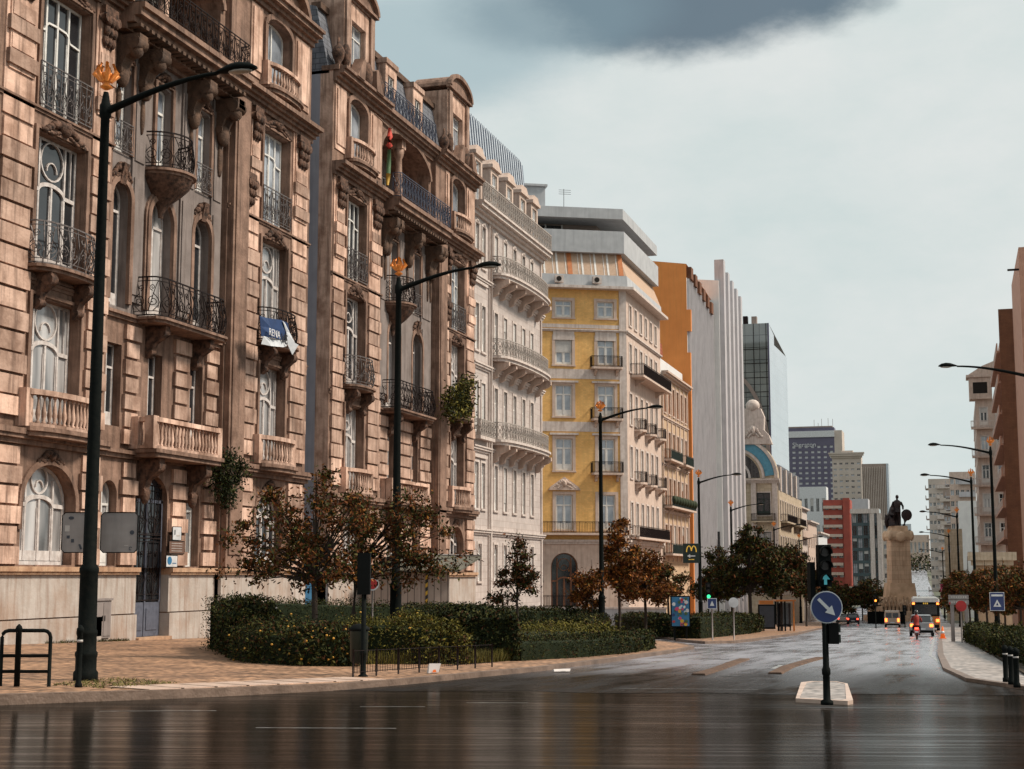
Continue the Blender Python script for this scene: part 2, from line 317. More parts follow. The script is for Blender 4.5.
mat('cobbles_pale', (.50, .44, .41), (.33, .27, .24), scale=.9, rough=.45, bump=.5, voronoi=5, stain=.4, staincol=(.2, .16, .14), spec=.5)
mat('kerb_stone', (.22, .15, .115), (.12, .08, .06), scale=2, rough=.45, bump=.4, bscale=12, stain=.5)
mat('white_paint', (.45, .45, .45), (.10, .10, .10), scale=6, rough=.35)
mat('slab', (.62, .46, .38), (.42, .30, .24), scale=2, rough=.4, bump=.3, bscale=10)
mat('soil', (.05, .035, .02), (.03, .02, .012), rough=.95)
mat('hill_ground', (.16, .15, .12), (.08, .09, .06), scale=.05, rough=.95)
def sheet(name, pts, lift, m, kind='structure', tilt=0.0, skirt=0.0, x0=-12):
    """polygon (x, y) laid on the sloping street, optionally with a skirt going down"""
    mb = MB().m(m); P = [(x, y, gz(x, y)+lift+tilt*(x0-x)) for x, y in pts]; mb.poly(P)
    if skirt:
        k = len(P)
        for i in range(k):
            a, b = P[i], P[(i+1) % k]; mb.poly([b, a, (a[0], a[1], a[2]-skirt), (b[0], b[1], b[2]-skirt)])
    o = mb.build(name); tag(o, None, None, kind=kind); return o
# the ground: one sheet, following the fall of the street and the rise of the far hill
mb = MB().m('hill_ground'); ys = [-400, -50, 0, 60, 120, 180, 250, 275, 300, 400, 500, 600, 720, 1500, 4500]; xs = [-3000, -200, -60, 0, 60, 200, 3000]
n = mb.vs([(x, y, gz(x, min(y, 720))-.06) for y in ys for x in xs]); k = len(xs)
for j in range(len(ys)-1):
    for i in range(k-1): a = n+j*k+i; mb.face(a, a+1, a+k+1, a+k)
tag(mb.build('ground'), None, None, kind='structure')
KX = .03
sheet('cross_street', [(-200, -46), (60, 30.8), (60, -40), (-200, -60)], .000, 'asphalt_cross')
sheet('cross_street', [(-200, -46), (-200, -20), (-19.0, 21.4), (-11, 34), (0, 36), (60, 50), (60, 30.8)], .000, 'asphalt_cross')
AV = [(-10.5, 28.5), (-8.6, 29.6), (-6.9, 29.3), (-5.0, 30.4), (-3.4, 30.3), (-1.2, 31.6), (.5, 31.8), (12, 35.3), (6, 100), (-1, 250), (-34, 250), (-34, 60), (-30, 23)]
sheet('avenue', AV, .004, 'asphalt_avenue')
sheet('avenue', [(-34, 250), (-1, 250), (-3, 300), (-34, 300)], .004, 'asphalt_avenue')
# the avenue climbing the far hill
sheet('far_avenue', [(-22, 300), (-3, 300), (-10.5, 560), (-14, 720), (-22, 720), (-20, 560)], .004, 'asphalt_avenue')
# pavements
LP = [(-60, -14), (-22, 18.2), (-15.3, 21.8), (-13.3, 25.2), (-12.0, 28.4), (-11.6, 31.2), (-10.9, 39.5), (-10.8, 50), (-10.9, 60), (-11.3, 66), (-12.4, 70), (-15.5, 77.5), (-22, 92), (-31, 112), (-60, 150), (-60, 60)]
TL = .0125
sheet('left_pavement', LP, .13, 'cobbles', tilt=TL, skirt=.3)
RP = [(40, 40), (5.5, 33.2), (1.6, 33.5), (.2, 38.0), (-.4, 45.0), (-.75, 60), (-1.0, 80), (-1.5, 120), (-3.0, 180), (-4.5, 250), (40, 250)]
sheet('right_pavement', RP, .08, 'cobbles_pale', skirt=.3)
BP = [(-31, 131), (-23.6, 112), (-18, 93), (-13.6, 79), (-12.4, 76.5), (-11.4, 79), (-11.2, 84), (-11.4, 110), (-13.0, 145), (-16.5, 250), (-40, 250), (-40, 150)]
sheet('far_left_pavement', BP, .13, 'cobbles', skirt=.3)
def kerb(name, pts, w=.22, lift=.135, tilt=0.0, side=1, m='kerb_stone', h=.2, x0=-12):
    """a row of kerb stones along the edge of a pavement"""
    mb = MB().m(m); P = []
    for i, p in enumerate(pts):
        a = Vector(pts[max(i-1, 0)]); b = Vector(pts[min(i+1, len(pts)-1)]); t = (b-a).normalized(); nn = Vector((t.y, -t.x))*side
        q = Vector(p)-nn*.10; r = Vector(p)+nn*(w-.10); z = gz(p[0], p[1])+lift+tilt*(x0-p[0]); P.append((q, r, z))
    n = mb.vs([v for q, r, z in P for v in ((q.x, q.y, z), (r.x, r.y, z), (r.x, r.y, z-h), (q.x, q.y, z-h))])
    for i in range(len(P)-1):
        a = n+4*i
        for j in range(4): mb.face(a+j, a+(j+1) % 4, a+4+(j+1) % 4, a+4+j)
    tag(mb.build(name), None, None, kind='structure')
kerb('kerb', LP[1:15], tilt=TL, side=1, lift=.138)
kerb('kerb', RP[1:10], side=-1, lift=.088, m='kerb_stone')
kerb('kerb', BP[1:10], side=1, lift=.138)
# dropped kerb of pale slabs at the crossing
mb = MB().m('slab')
for i in range(8):
    t0, t1 = i/8+.006, (i+1)/8-.006
    def pp(t, o): x = -13.9+(-11.75+13.9)*t; y = 24.2+(30.4-24.2)*t; return (x-o*.94, y+o*.33)
    a, b, c, d = pp(t0, 0), pp(t1, 0), pp(t1, 1.15), pp(t0, 1.15)
    zz = lambda p: gz(*p)+.145+TL*(-12-p[0])
    mb.poly([(*a, zz(a)), (*b, zz(b)), (*c, zz(c)), (*d, zz(d))])
    mb.poly([(*a, zz(a)-.2), (*b, zz(b)-.2), (*b, zz(b)), (*a, zz(a))])
tag(mb.build('crossing_slabs'), None, None, kind='structure')
# painted lines
def line(a, b, w=.14, lift=.009, m='white_paint', name='lane_marking'):
    a, b = Vector(a), Vector(b); t = (b-a).normalized(); nn = Vector((t.y, -t.x))*w/2
    mb = MB().m(m); mb.poly([(q.x, q.y, gz(q.x, q.y)+lift) for q in (a-nn, b-nn, b+nn, a+nn)]); tag(mb.build(name), None, None, kind='structure')
line((-9.3, 46.5), (-9.0, 55)); line((-8.9, 58.5), (-8.8, 62)); 
for i in range(10): line((-5.2-.03*14*i/10, 44+9*i), (-5.3-.03*14*i/10, 47+9*i))
line((.0-1.15, 60), (-1.9, 120), .12); line((-1.9, 120), (-3.4, 180), .12); line((-.05, 40), (-1.1, 60), .12)
for a, b in (((-12.9, 21.0), (-11.3, 21.8)), ((-9.6, 23.6), (-8.6, 24.0)), ((-8.3, 25.3), (-7.3, 25.7)), ((-7.0, 31.2), (-4.1, 32.0)), ((-9.2, 18.9), (-7.4, 19.5))):
    line(a, b, .045, m='white_paint')
# traffic island
mb = MB(); isl = [(-2.9, 27.9), (-1.95, 27.45), (-1.88, 27.8), (-2.42, 34.2), (-2.75, 35.2), (-3.3, 35.0), (-3.45, 34.4)]
mb.m('slab'); P = [(x, y, gz(x, y)+.07) for x, y in isl]; n = mb.vs(P+[(x, y, z-.2) for x, y, z in P]); k = len(P)
for i in range(k): j = (i+1) % k; mb.face(n+j, n+i, n+k+i, n+k+j)
c = Vector((sum(p[0] for p in isl)/k, sum(p[1] for p in isl)/k))
Q = [(c.x+(x-c.x)*.82, c.y+(y-c.y)*.93) for x, y in isl]; m2 = mb.vs([(x, y, gz(x, y)+.07) for x, y in Q])
for i in range(k): j = (i+1) % k; mb.face(n+i, n+j, m2+j, m2+i)
mb.m('cobbles_pale'); m3 = mb.vs([(x, y, gz(x, y)+.06) for x, y in Q]); mb.face(*range(m3, m3+k))
for i in range(k): j = (i+1) % k; mb.face(m2+i, m2+j, m3+j, m3+i)
tag(mb.build('traffic_island'), None, None, kind='structure')
# low separator kerbs lying in the avenue
for i, pts in enumerate(([(-6.45, 38.6), (-6.6, 43), (-6.9, 47.8), (-7.1, 52)], [(-4.7, 40.2), (-4.9, 45), (-4.9, 50), (-4.8, 55)])):
    mb = MB().m('stone_dark'); P = []
    for p in pts: z = gz(*p); P += [(p[0]-.22, p[1], z-.05), (p[0]-.16, p[1], z+.05), (p[0]+.16, p[1], z+.05), (p[0]+.22, p[1], z-.05)]
    n = mb.vs(P)
    for a in range(len(pts)-1):
        for j in range(3): b = n+4*a+j; mb.face(b, b+1, b+5, b+4)
    mb.face(n+3, n+2, n+1, n); mb.face(*range(n+len(P)-4, n+len(P)))
    o = mb.build('lane_separator'); o['kind'] = 'structure'

# manhole covers in the carriageway
mat('cover_iron', (.03, .028, .027), rough=.35)
for x, y in ((-5.6, 38.5), (-2.0, 62), (-7.9, 52)):
    mb = MB().m('cover_iron'); mb.poly([(x+.3*math.cos(a*math.pi/8), y+.3*math.sin(a*math.pi/8), gz(x, y)+.010-SLOPE*.3*math.sin(a*math.pi/8)) for a in range(16)]); tag(mb.build('manhole_cover'), None, None, kind='structure')
# ================================================================ facade kit. Local frame: x along the wall, y INTO the building, z up
def wall(mb, u0, u1, z0, z1, ops, y=0.0, depth=.5):
    """front sheet with openings (u0,u1,z0,z1,rise,depth): rise>0 = arched head"""
    ops = [tuple(o)+(0,)*(5-len(o)) if len(o) < 5 else o for o in ops]
    us = sorted({u0, u1} | {v for o in ops for v in o[:2]}); zs = sorted({z0, z1} | {v for o in ops for v in o[2:4]})
    us = [u for u in us if u0-1e-6 <= u <= u1+1e-6]; zs = [z for z in zs if z0-1e-6 <= z <= z1+1e-6]
    for j in range(len(zs)-1):
        i = 0
        while i < len(us)-1:
            def free(i): cu, cz = (us[i]+us[i+1])/2, (zs[j]+zs[j+1])/2; return not any(o[0] < cu < o[1] and o[2] < cz < o[3] for o in ops)
            if not free(i): i += 1; continue
            k = i+1
            while k < len(us)-1 and free(k): k += 1
            mb.poly([(us[i], y, zs[j]), (us[k], y, zs[j]), (us[k], y, zs[j+1]), (us[i], y, zs[j+1])]); i = k
    for o in ops:
        a, b, c, d, r = o[:5]; dp = o[5] if len(o) > 5 else depth
        zt = d-r
        mb.poly([(a, y, c), (a, y+dp, c), (b, y+dp, c), (b, y, c)][::-1])
        mb.poly([(a, y, c), (a, y, zt), (a, y+dp, zt), (a, y+dp, c)][::-1]); mb.poly([(b, y, c), (b, y+dp, c), (b, y+dp, zt), (b, y, zt)][::-1])
        if r <= 0: mb.poly([(a, y, d), (b, y, d), (b, y+dp, d), (a, y+dp, d)][::-1])
        else:
            A = arc((a+b)/2, zt, (b-a)/2, r, 180, 0, 14)
            for i in range(14):
                p, q = A[i], A[i+1]; mb.poly([(p[0], y, p[1]), (q[0], y, q[1]), (q[0], y, d), (p[0], y, d)])
                mb.poly([(p[0], y, p[1]), (p[0], y+dp, p[1]), (q[0], y+dp, q[1]), (q[0], y, q[1])])
WR = random.Random(99)
def window(parent, u0, u1, z0, z1, y, rise=0, style='french', fm='frame_pale', pm='glass_dark', w=.075, name='window', transom=.72, blind=0):
    """frame mesh (part) with its pane as sub-part"""
    mb = MB().m(fm); a, b, d = u0, u1, z1-rise; f0, f1 = y, y+.09; g = .012
    a += g; b -= g
    if rise > 0:
        out = [(a+w/2, z0)]+[(x, z) for x, z in arc((a+b)/2, d, (b-a)/2-w/2, rise-w/2, 180, 0, 12)]+[(b-w/2, z0)]
        mb.strip(out, w, f0, f1); mb.box(a+w, b-w, f0, f1, z0, z0+w*1.4)
    else:
        mb.box(a, a+w, f0, f1, z0, z1); mb.box(b-w, b, f0, f1, z0, z1); mb.box(a+w, b-w, f0, f1, z1-w, z1); mb.box(a+w, b-w, f0, f1, z0, z0+w*1.6)
    zt = z0+(z1-z0)*transom; iz0 = z0+w*1.6; cx = (a+b)/2
    if rise > 0: zt = min(zt, d)
    def vb(x, za, zb, ww=w): mb.box(x-ww/2, x+ww/2, f0-.02, f1, za, zb)
    if style == 'french':
        mb.box(a+w, b-w, f0-.015, f1, zt-w*.6, zt+w*.6); vb(cx, iz0, zt-w*.6, w*1.3)
        if (b-a) > .9: vb(cx, zt+w*.6, z1-w if not rise else z1-w*1.2, w*.7)
        for x0, x1 in ((a+w, cx-w*.65), (cx+w*.65, b-w)):
            mb.box(x0, x0+w*.6, f0+.01, f1-.01, iz0, zt-w*.6); mb.box(x1-w*.6, x1, f0+.01, f1-.01, iz0, zt-w*.6)
            mb.box(x0+w*.6, x1-w*.6, f0+.01, f1-.01, iz0, iz0+(.45 if z1-z0 > 2.6 else .08))
    elif style == 'pair':
        vb(cx, iz0, z1-w if not rise else z1-w)
    elif style == 'triple':            # wide palace window: four lights, curved transom, ringed fanlight
        q0, q1 = a+(b-a)*.24, b-(b-a)*.24; zt2 = z0+(z1-z0)*.60; up = z1-w if not rise else z1-w*1.3
        A = [(a+w, zt2-.02), (q0, zt2)]+arc(cx, zt2, (q1-q0)/2, .30, 180, 0, 10)[1:-1]+[(q1, zt2), (b-w, zt2-.02)]
        mb.strip(A, w*1.5, f0-.03, f1)
        hside = up if not rise else d+rise*.62
        vb(q0, iz0, hside); vb(q1, iz0, hside); vb(cx, iz0, zt2+.30-w, w*1.1)
        zc = (zt2+.3+z1)/2+.05; rr = max(.15, min((z1-zt2-.3)/2-.06, (q1-q0)/2-.10)); mb.strip(arc(cx, zc, rr, rr, 0, 360, 20), w*.6, f0-.01, f1)
        mb.strip(arc(cx, zc-rr*.55, rr*.45, rr*.5, 0, 180, 8), w*.5, f0-.01, f1)
        if not rise:
            for x in ((a+q0)/2, (b+q1)/2): vb(x, zt2, up, w*.45)
        for x0, x1 in ((a+w, q0-w/2), (q0+w/2, cx-w*.55), (cx+w*.55, q1-w/2), (q1+w/2, b-w)):
            mb.box(x0, x0+w*.45, f0+.01, f1-.01, iz0, zt2-w); mb.box(x1-w*.45, x1, f0+.01, f1-.01, iz0, zt2-w)
            mb.box(x0+w*.45, x1-w*.45, f0+.01, f1-.01, iz0, iz0+.35)
    elif style == 'quad':              # four tall lights under a swept transom
        up = z1-w; ql = a+(b-a)*.27; qr = b-(b-a)*.27; z2 = z0+(z1-z0)*.74
        for x in (ql, cx, qr): vb(x, iz0, up, w*1.05)
        mb.strip([(a+w, z2-.25), (ql-.1, z2-.2), (ql, z2), (ql+.15, z2+.12), (cx, z2+.15), (qr-.15, z2+.12), (qr, z2), (qr+.1, z2-.2), (b-w, z2-.25)], w*.8, f0-.025, f1)
        for x0, x1 in ((a+w, ql-w*.5), (ql+w*.5, cx-w*.5), (cx+w*.5, qr-w*.5), (qr+w*.5, b-w)): mb.box(x0, x0+w*.45, f0+.01, f1-.01, iz0, z2-.3); mb.box(x1-w*.45, x1, f0+.01, f1-.01, iz0, z2-.3)
    elif style == 'sash':
        mb.box(a+w, b-w, f0-.01, f1, (z0+z1)/2-w*.4, (z0+z1)/2+w*.4)
    elif style == 'cross':
        mb.box(a+w, b-w, f0-.01, f1, zt-w*.4, zt+w*.4); vb(cx, iz0, z1-w, w*.8)
    o = mb.build(name, parent)
    pb = MB().m(pm)
    if rise > 0: pts = [(a+.02, z0+.02), (b-.02, z0+.02)]+arc(cx, d, (b-a)/2-.02, rise-.02, 0, 180, 12)
    else: pts = [(a+.02, z0+.02), (b-.02, z0+.02), (b-.02, z1-.02), (a+.02, z1-.02)]
    pb.prism_xz(pts, y+.055, y+.075)
    pb.build('pane', o)
    if blind:
        bb = MB().m('shutter_white'); bb.box(a+.03, b-.03, y-.05, y-.025, z1-(z1-z0)*blind, z1-.03); bb.build('roller_blind', o)
    return o
def quoins(mb, u0, u1, z0, z1, y, proud=.13, h=.62, gap=.09, alt=.12):
    n = max(1, round((z1-z0)/(h+gap))); hh = (z1-z0)/n; r = random.Random(int(u0*100)+int(z0*7))
    for i in range(n):
        a = alt if i % 2 else 0
        mb.box(u0+a, u1-a, y-proud-r.uniform(0, .025)+(.05 if a else 0), y+.01, z0+i*hh+gap/2, z0+(i+1)*hh-gap/2)
def cornice(mb, u0, u1, z, y, steps, ends=True):
    for h, p in steps:
        e = p*.8 if ends else 0
        mb.box(u0-e, u1+e, y-p, y+.012, z, z+h); z += h
    return z
def balusters(mb, path, z0, z1, sp=.27, r=.085):
    """turned stone balusters with rails along a plan path [(u, y)...]"""
    h = z1-z0; L = [0.0]
    for a, b in zip(path, path[1:]): L.append(L[-1]+math.hypot(b[0]-a[0], b[1]-a[1]))
    def P(s):
        for i in range(len(path)-1):
            if s <= L[i+1]+1e-9: t = (s-L[i])/max(1e-9, L[i+1]-L[i]); return (path[i][0]+(path[i+1][0]-path[i][0])*t, path[i][1]+(path[i+1][1]-path[i][1])*t)
        return path[-1]
    n = max(2, int(L[-1]/sp))
    prof = [(r*.95, 0), (r*.95, .06*h), (r*.5, .10*h), (r*1.05, .27*h), (r*.95, .36*h), (r*.42, .66*h), (r*.5, .76*h), (r*.85, .80*h), (r*.85, .84*h)]
    for i in range(n): x, yy = P((i+.5)*L[-1]/n); mb.lathe(prof, x, yy, 8, z=z0)
    flat(mb, path, z1-.16*h, z1, .17); flat(mb, path, z0-.10, z0+.01, .16)
def flat(mb, path, z0, z1, hw):
    """rail of rectangular section along a plan path"""
    k = len(path); n = len(mb.v); pts = []
    for i in range(k):
        a = Vector(path[max(i-1, 0)]); b = Vector(path[min(i+1, k-1)]); t = (b-a).normalized(); nn = Vector((-t.y, t.x))*hw/1; c = Vector(path[i])
        for q, z in ((c-nn, z0), (c+nn, z0), (c+nn, z1), (c-nn, z1)): pts.append((q.x, q.y, z))
    mb.vs(pts)
    for i in range(k-1):
        b = n+4*i
        for j in range(4): mb.face(b+j, b+(j+1) % 4, b+4+(j+1) % 4, b+4+j)
    mb.face(n+3, n+2, n+1, n); b = n+4*(k-1); mb.face(b, b+1, b+2, b+3)
def railing(mb, path, z0, z1, r=.016, cell=.55, belly=0.0, style='scroll', top=.03):
    """wrought iron railing with scrollwork along a plan path; belly pushes the lower part outwards"""
    L = [0.0]
    for a, b in zip(path, path[1:]): L.append(L[-1]+math.hypot(b[0]-a[0], b[1]-a[1]))
    T = L[-1]; H = z1-z0; k = len(path)
    def nrm(i):
        a = Vector(path[max(i-1, 0)]); b = Vector(path[min(i+1, k-1)]); t = (b-a).normalized(); return Vector((t.y, -t.x))
    def P(s, v):                          # s along 0..T, v height 0..1
        s = min(max(s, 0), T)
        for i in range(k-1):
            if s <= L[i+1]+1e-9:
                t = (s-L[i])/max(1e-9, L[i+1]-L[i]); p = Vector(path[i]).lerp(Vector(path[i+1]), t); nn = nrm(i).lerp(nrm(i+1), t)
                o = belly*math.sin(math.pi*(1-v)**1.4)
                return (p.x+nn.x*o, p.y+nn.y*o, z0+v*H)
        return (*path[-1], z0+v*H)
    ns = max(2, int(T/.3)); 
    for v, rr in ((1.0, top), (.90, r*1.0), (0.03, r*1.6), (.12, r*.9)): mb.tube([P(T*i/ns, v) for i in range(ns+1)], rr, 4)
    n = max(1, round(T/cell)); c = T/n
    for i in range(n+1): mb.tube([P(i*c, v) for v in (0.03, .3, .6, 1)], r*1.25, 4)
    for i in range(n):
        s0 = i*c; m = s0+c/2; sg = 1 if i % 2 else -1
        if style == 'bars':
            nb = max(3, int(c/.12))
            for j in range(1, nb): mb.tube([P(s0+c*j/nb, v) for v in (0.03, .9)], r*.8, 3)
            continue
        def cv(f, n_): mb.tube([P(*f(t/n_)) for t in range(n_+1)], r, 3, cap=False)
        # big C scroll
        def spiral(cs, cvv, R, turns, st, d):
            def f(t): a = st+d*turns*2*math.pi*t; q = R*(1-.82*t); return (cs+q*math.cos(a)*1.0, cvv+q*math.sin(a)/H)
            return f
        if style == 'scroll':
            R = c*.40
            cv(spiral(m, .36, R, 1.5, math.pi/2*1, sg), 15); cv(spiral(m-sg*c*.05, .72, R*.62, 1.4, -math.pi/2, -sg), 12)
            cv(lambda t: (s0+c*(.08+.84*t) if sg > 0 else s0+c*(.92-.84*t), .12+.78*(t*t*(3-2*t))), 8)
            cv(lambda t: (m+sg*c*.42*math.sin(t*math.pi), .12+.45*t), 6)
        elif style == 'lattice':
            cv(lambda t: (s0+c*t, .12+.78*t), 1); cv(lambda t: (s0+c*(1-t), .12+.78*t), 1)
            cv(lambda t: (m+c*.22*math.cos(t*2*math.pi), .5+.22*c*math.sin(t*2*math.pi)/H), 8)
            cv(lambda t: (m+c*.42*math.cos(t*2*math.pi), .5+.36*math.sin(t*2*math.pi)), 10)
def bow(u0, u1, out, y, n=12, flatness=.5):
    """plan path of a bowed balcony front from u0 to u1, projecting out"""
    cu, h = (u0+u1)/2, (u1-u0)/2
    return [(cu-h*math.cos(math.pi*i/n), y-out*(math.sin(math.pi*i/n)**flatness)) for i in range(n+1)]
def boxy(u0, u1, out, y, ch=.35):
    return [(u0, y), (u0, y-out+ch*.5), (u0+ch, y-out), (u1-ch, y-out), (u1, y-out+ch*.5), (u1, y)]
def slab(mb, path, z0, z1, grow=.0):
    cu = sum(p[0] for p in path)/len(path); ymax = max(p[1] for p in path)
    pts = [(p[0]+(grow if p[0] > cu else -grow), min(p[1]-grow, ymax+.01) if p[1] < ymax-1e-3 else ymax+.01) for p in path]
    mb.prism_xy(pts[::1], z0, z1)
def bracket(mb, u, w, y, z0, z1, out):
    """scroll console carrying a balcony"""
    H = z1-z0; pts = [(y+.01, z0), (y-.12*out, z0), (y-.30*out, z0+.10*H), (y-.34*out, z0+.28*H), (y-.45*out, z0+.46*H), (y-.80*out, z0+.60*H), (y-out, z0+.76*H), (y-out, z1), (y+.01, z1)]
    mb.prism_yz(pts, u-w/2, u+w/2)
    mb.cyl((u-w*.58, y-.78*out, z0+.80*H), (u+w*.58, y-.78*out, z0+.80*H), .17*H, 10)
    mb.cyl((u-w*.58, y-.22*out, z0+.17*H), (u+w*.58, y-.22*out, z0+.17*H), .11*H, 8)
def carve(mb, cu, cz, w, h, y, seed=1, out=.16):
    """carved garland: cartouche with leaves to both sides"""
    r = random.Random(seed)
    mb.ball((cu, y-out*.4, cz), (w*.10, out, h*.36), 8, 6); mb.ball((cu, y-out*.9, cz+h*.1), (w*.055, out*.6, h*.16), 7, 5)
    for s in (-1, 1):
        for i in range(7):
            t = (i+1)/7; x = cu+s*w*.46*t; z = cz+h*(.34*math.cos(t*2.7)-.1+r.uniform(-.08, .08)); k = (1-.55*t)
            mb.ball((x, y-out*.25, z), (w*.085*k+.03, out*(.45+.4*r.random())*k+.03, h*.21*k+.03), 6, 4)
        for i in range(4):
            t = (i+.5)/4; mb.ball((cu+s*w*(.10+.2*t), y-out*.3, cz-h*(.25+.06*i)), (w*.05, out*.5, h*.10), 6, 4)
def mask(mb, u, z, w, h, y, seed=3):
    """carved head of a pier: acanthus capital / console"""
    r = random.Random(seed); mb.box(u-w*.5, u+w*.5, y-.26, y+.01, z+h*.80, z+h); mb.prism_yz([(y+.01, z), (y-.10, z), (y-.2, z+h*.3), (y-.32, z+h*.8), (y+.01, z+h*.8)], u-w*.32, u+w*.32)
    for i in range(3):
        for s in (-1, 0, 1):
            mb.ball((u+s*w*.27, y-.14-.07*i, z+h*(.16+.24*i)), (w*.17, .13, h*.14), 6, 5)
    for s in (-1, 1): mb.cyl((u+s*w*.40, y-.33, z+h*.70), (u+s*w*.40, y-.05, z+h*.70), h*.12, 8)
def garden_gap(): pass
# ================================================================ the ornate stone palaces
def palace(name, label, ybase, yend, dz, c, zg, number):
    """c: measured positions (along the street, metres) of piers, bays and windows"""
    T = thing(name, label, 'building', (-31, ybase, 0), rad(90), 'ornate stone apartment palaces on the left')
    R = lambda *k: tuple(v-ybase for v in k)
    Z = lambda z: z+dz
    u_end = yend-ybase; A = R(*c['A']); B = R(*c['B']); C = R(*c['C'])
    PR = .30                              # how far the side bays stand proud of the middle
    TOP = Z(28.9); rnd = random.Random(number)
    # --- window list: (zone, u0,u1,z0,z1,rise,style, pane)
    zw = dict(g=(Z(1.95) if number == 1 else Z(2.75), Z(5.45)), f1=(Z(6.9), Z(11.3)), f2=(Z(12.4), Z(17.25)), f3=(Z(18.1), Z(22.6)), f4=(Z(24.6), Z(28.1)))
    bays = []
    for (a, b) in (A, B):
        bays.append([(a, b, *zw['g'], (b-a)*.42), (a+.1, b-.1, *zw['f1'], 0), (a+.05, b-.05, *zw['f2'], 0), (a+.05, b-.05, *zw['f3'], 0), (a+.1, b-.1, *zw['f4'], .45)])
    wall_mb = MB().m('stone')
    zones = [(0, C[0], bays[0]), (C[1], u_end, bays[1])]
    for z0u, z1u, ops in zones:
        wall(wall_mb, z0u, z1u, Z(1.88) if number == 1 else Z(2.6), TOP, ops, y=-PR, depth=.62)
    for u in (C[0], C[1]): wall_mb.poly([(u, -PR, zg), (u, 0.02, zg), (u, 0.02, TOP), (u, -PR, TOP)] if u == C[0] else [(u, 0.02, zg), (u, -PR, zg), (u, -PR, TOP), (u, 0.02, TOP)])
    # middle: stone below, grey plaster above
    C1, C2 = R(*c['C1']), R(*c['C2']); cops1 = []; cops2 = []
    cw = [C1, C2]+([R(*c['C0'])] if 'C0' in c else [])
    door = R(*c['door']) if 'door' in c else None
    for i, (a, b) in enumerate(cw):
        m = (a+b)/2
        if i == 0 and door: cops1.append((door[0], door[1], zg, Z(5.6), 1.0, .55))
        else: cops1.append((m-.55, m+.55, zw['g'][0], Z(5.2), .55, .5))
        cops1.append((m-.55, m+.55, Z(7.3), Z(10.5), 0, .5))
        cops2.append((a, b, Z(11.95), Z(16.9), (b-a)/2, .5)); cops2.append((m-.62, m+.62, Z(18.1), Z(21.7), .12, .45))
    lo = Z(1.88) if number == 1 else Z(2.6)
    wm = MB().m('stone'); 
    cl = [o for o in cops1]
    wall(wall_mb, C[0], C[1], lo, Z(11.6), [(a, b, max(z, lo), t, r, d) for a, b, z, t, r, d in cl], y=0)
    wall_mb.m('plaster_grey'); wall(wall_mb, C[0], C[1], Z(11.6), Z(23.2), cops2, y=0)
    wall_mb.m('stone')
    lg = (C[0]+.5, C[1]-.5); wall(wall_mb, C[0], C[1], Z(23.2), TOP, [(lg[0], lg[1], Z(24.3), Z(28.4), 1.5, 2.4)], y=0)
    # back wall of the loggia
    wall_mb.m('plaster_grey'); lgw = [(lg[0]+(lg[1]-lg[0])*t-.55, lg[0]+(lg[1]-lg[0])*t+.55, Z(24.4), Z(27.0), 0) for t in (.2, .5, .8)]
    wall(wall_mb, lg[0]-.1, lg[1]+.1, Z(24.2), Z(28.6), lgw, y=2.4, depth=.2)
    # solid body: sides, back, inside dark backing
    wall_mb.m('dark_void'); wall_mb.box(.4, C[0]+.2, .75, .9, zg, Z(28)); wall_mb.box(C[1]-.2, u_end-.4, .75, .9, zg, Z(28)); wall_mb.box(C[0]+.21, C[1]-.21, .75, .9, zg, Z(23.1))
    wall_mb.m('stone_block')
    wall_mb.poly([(u_end, -PR, zg), (u_end, .45, zg), (u_end, .45, TOP), (u_end, -PR, TOP)]); wall_mb.poly([(0, .45, zg), (0, -PR, zg), (0, -PR, TOP), (0, .45, TOP)])
    wall_mb.build('wall', T)
    sb = MB().m('blue_render'); sb.poly([(u_end, .45, zg), (u_end, 14, zg), (u_end, 14, TOP), (u_end, .45, TOP)]); sb.poly([(0, 14, zg), (0, .45, zg), (0, .45, TOP), (0, 14, TOP)]); sb.poly([(u_end, 14, zg), (0, 14, zg), (0, 14, TOP), (u_end, 14, TOP)])
    sb.build('side_wall', T)
    # --- plinth of pale blocks with joint lines and a moulded sill
    pb = MB(); zs = Z(1.62) if number == 1 else Z(2.3); segs = [(0, C[0])]+([(C[0], door[0]-.02), (door[1]+.02, C[1])] if door else [(C[0], C[1])])+[(C[1], u_end)]
    for i, (a, b) in enumerate(segs):
        yy = -PR if i in (0, len(segs)-1) else 0
        zj = zg+1.05+.25*i*0
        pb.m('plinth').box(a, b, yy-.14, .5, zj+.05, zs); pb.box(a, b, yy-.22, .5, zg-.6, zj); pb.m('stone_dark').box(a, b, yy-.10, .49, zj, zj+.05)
        pb.m('sill_stone').box(a-.02, b+.02, yy-.27, .45, zs, zs+.10); pb.box(a-.02, b+.02, yy-.34, .44, zs+.10, zs+.27)
    pb.build('plinth', T)
    # --- quoined piers
    for a, b in c['Q']:
        qb = MB().m('stone_block'); a, b = R(a, b); 
        for z0_, z1_ in ((lo+.05, Z(6.0)), (Z(6.95), Z(17.2)), ):
            quoins(qb, a, b, z0_, z1_, -PR)
        qb.box(a+.05, b-.05, -PR-.06, -PR+.01, Z(17.3), Z(23.4)); qb.box(a+.22, b-.22, -PR-.12, -PR-.05, Z(18.9), Z(23.3))
        qb.box(a+.05, b-.05, -PR-.06, -PR+.01, Z(24.7), Z(28.2)); qb.box(a+.22, b-.22, -PR-.12, -PR-.05, Z(25.0), Z(28.0))
        quoins(qb, a+.1, b-.1, Z(19.0), Z(21.4), -PR-.03, proud=.16, h=.5, alt=.2)
        qb.build('quoin_pier', T)
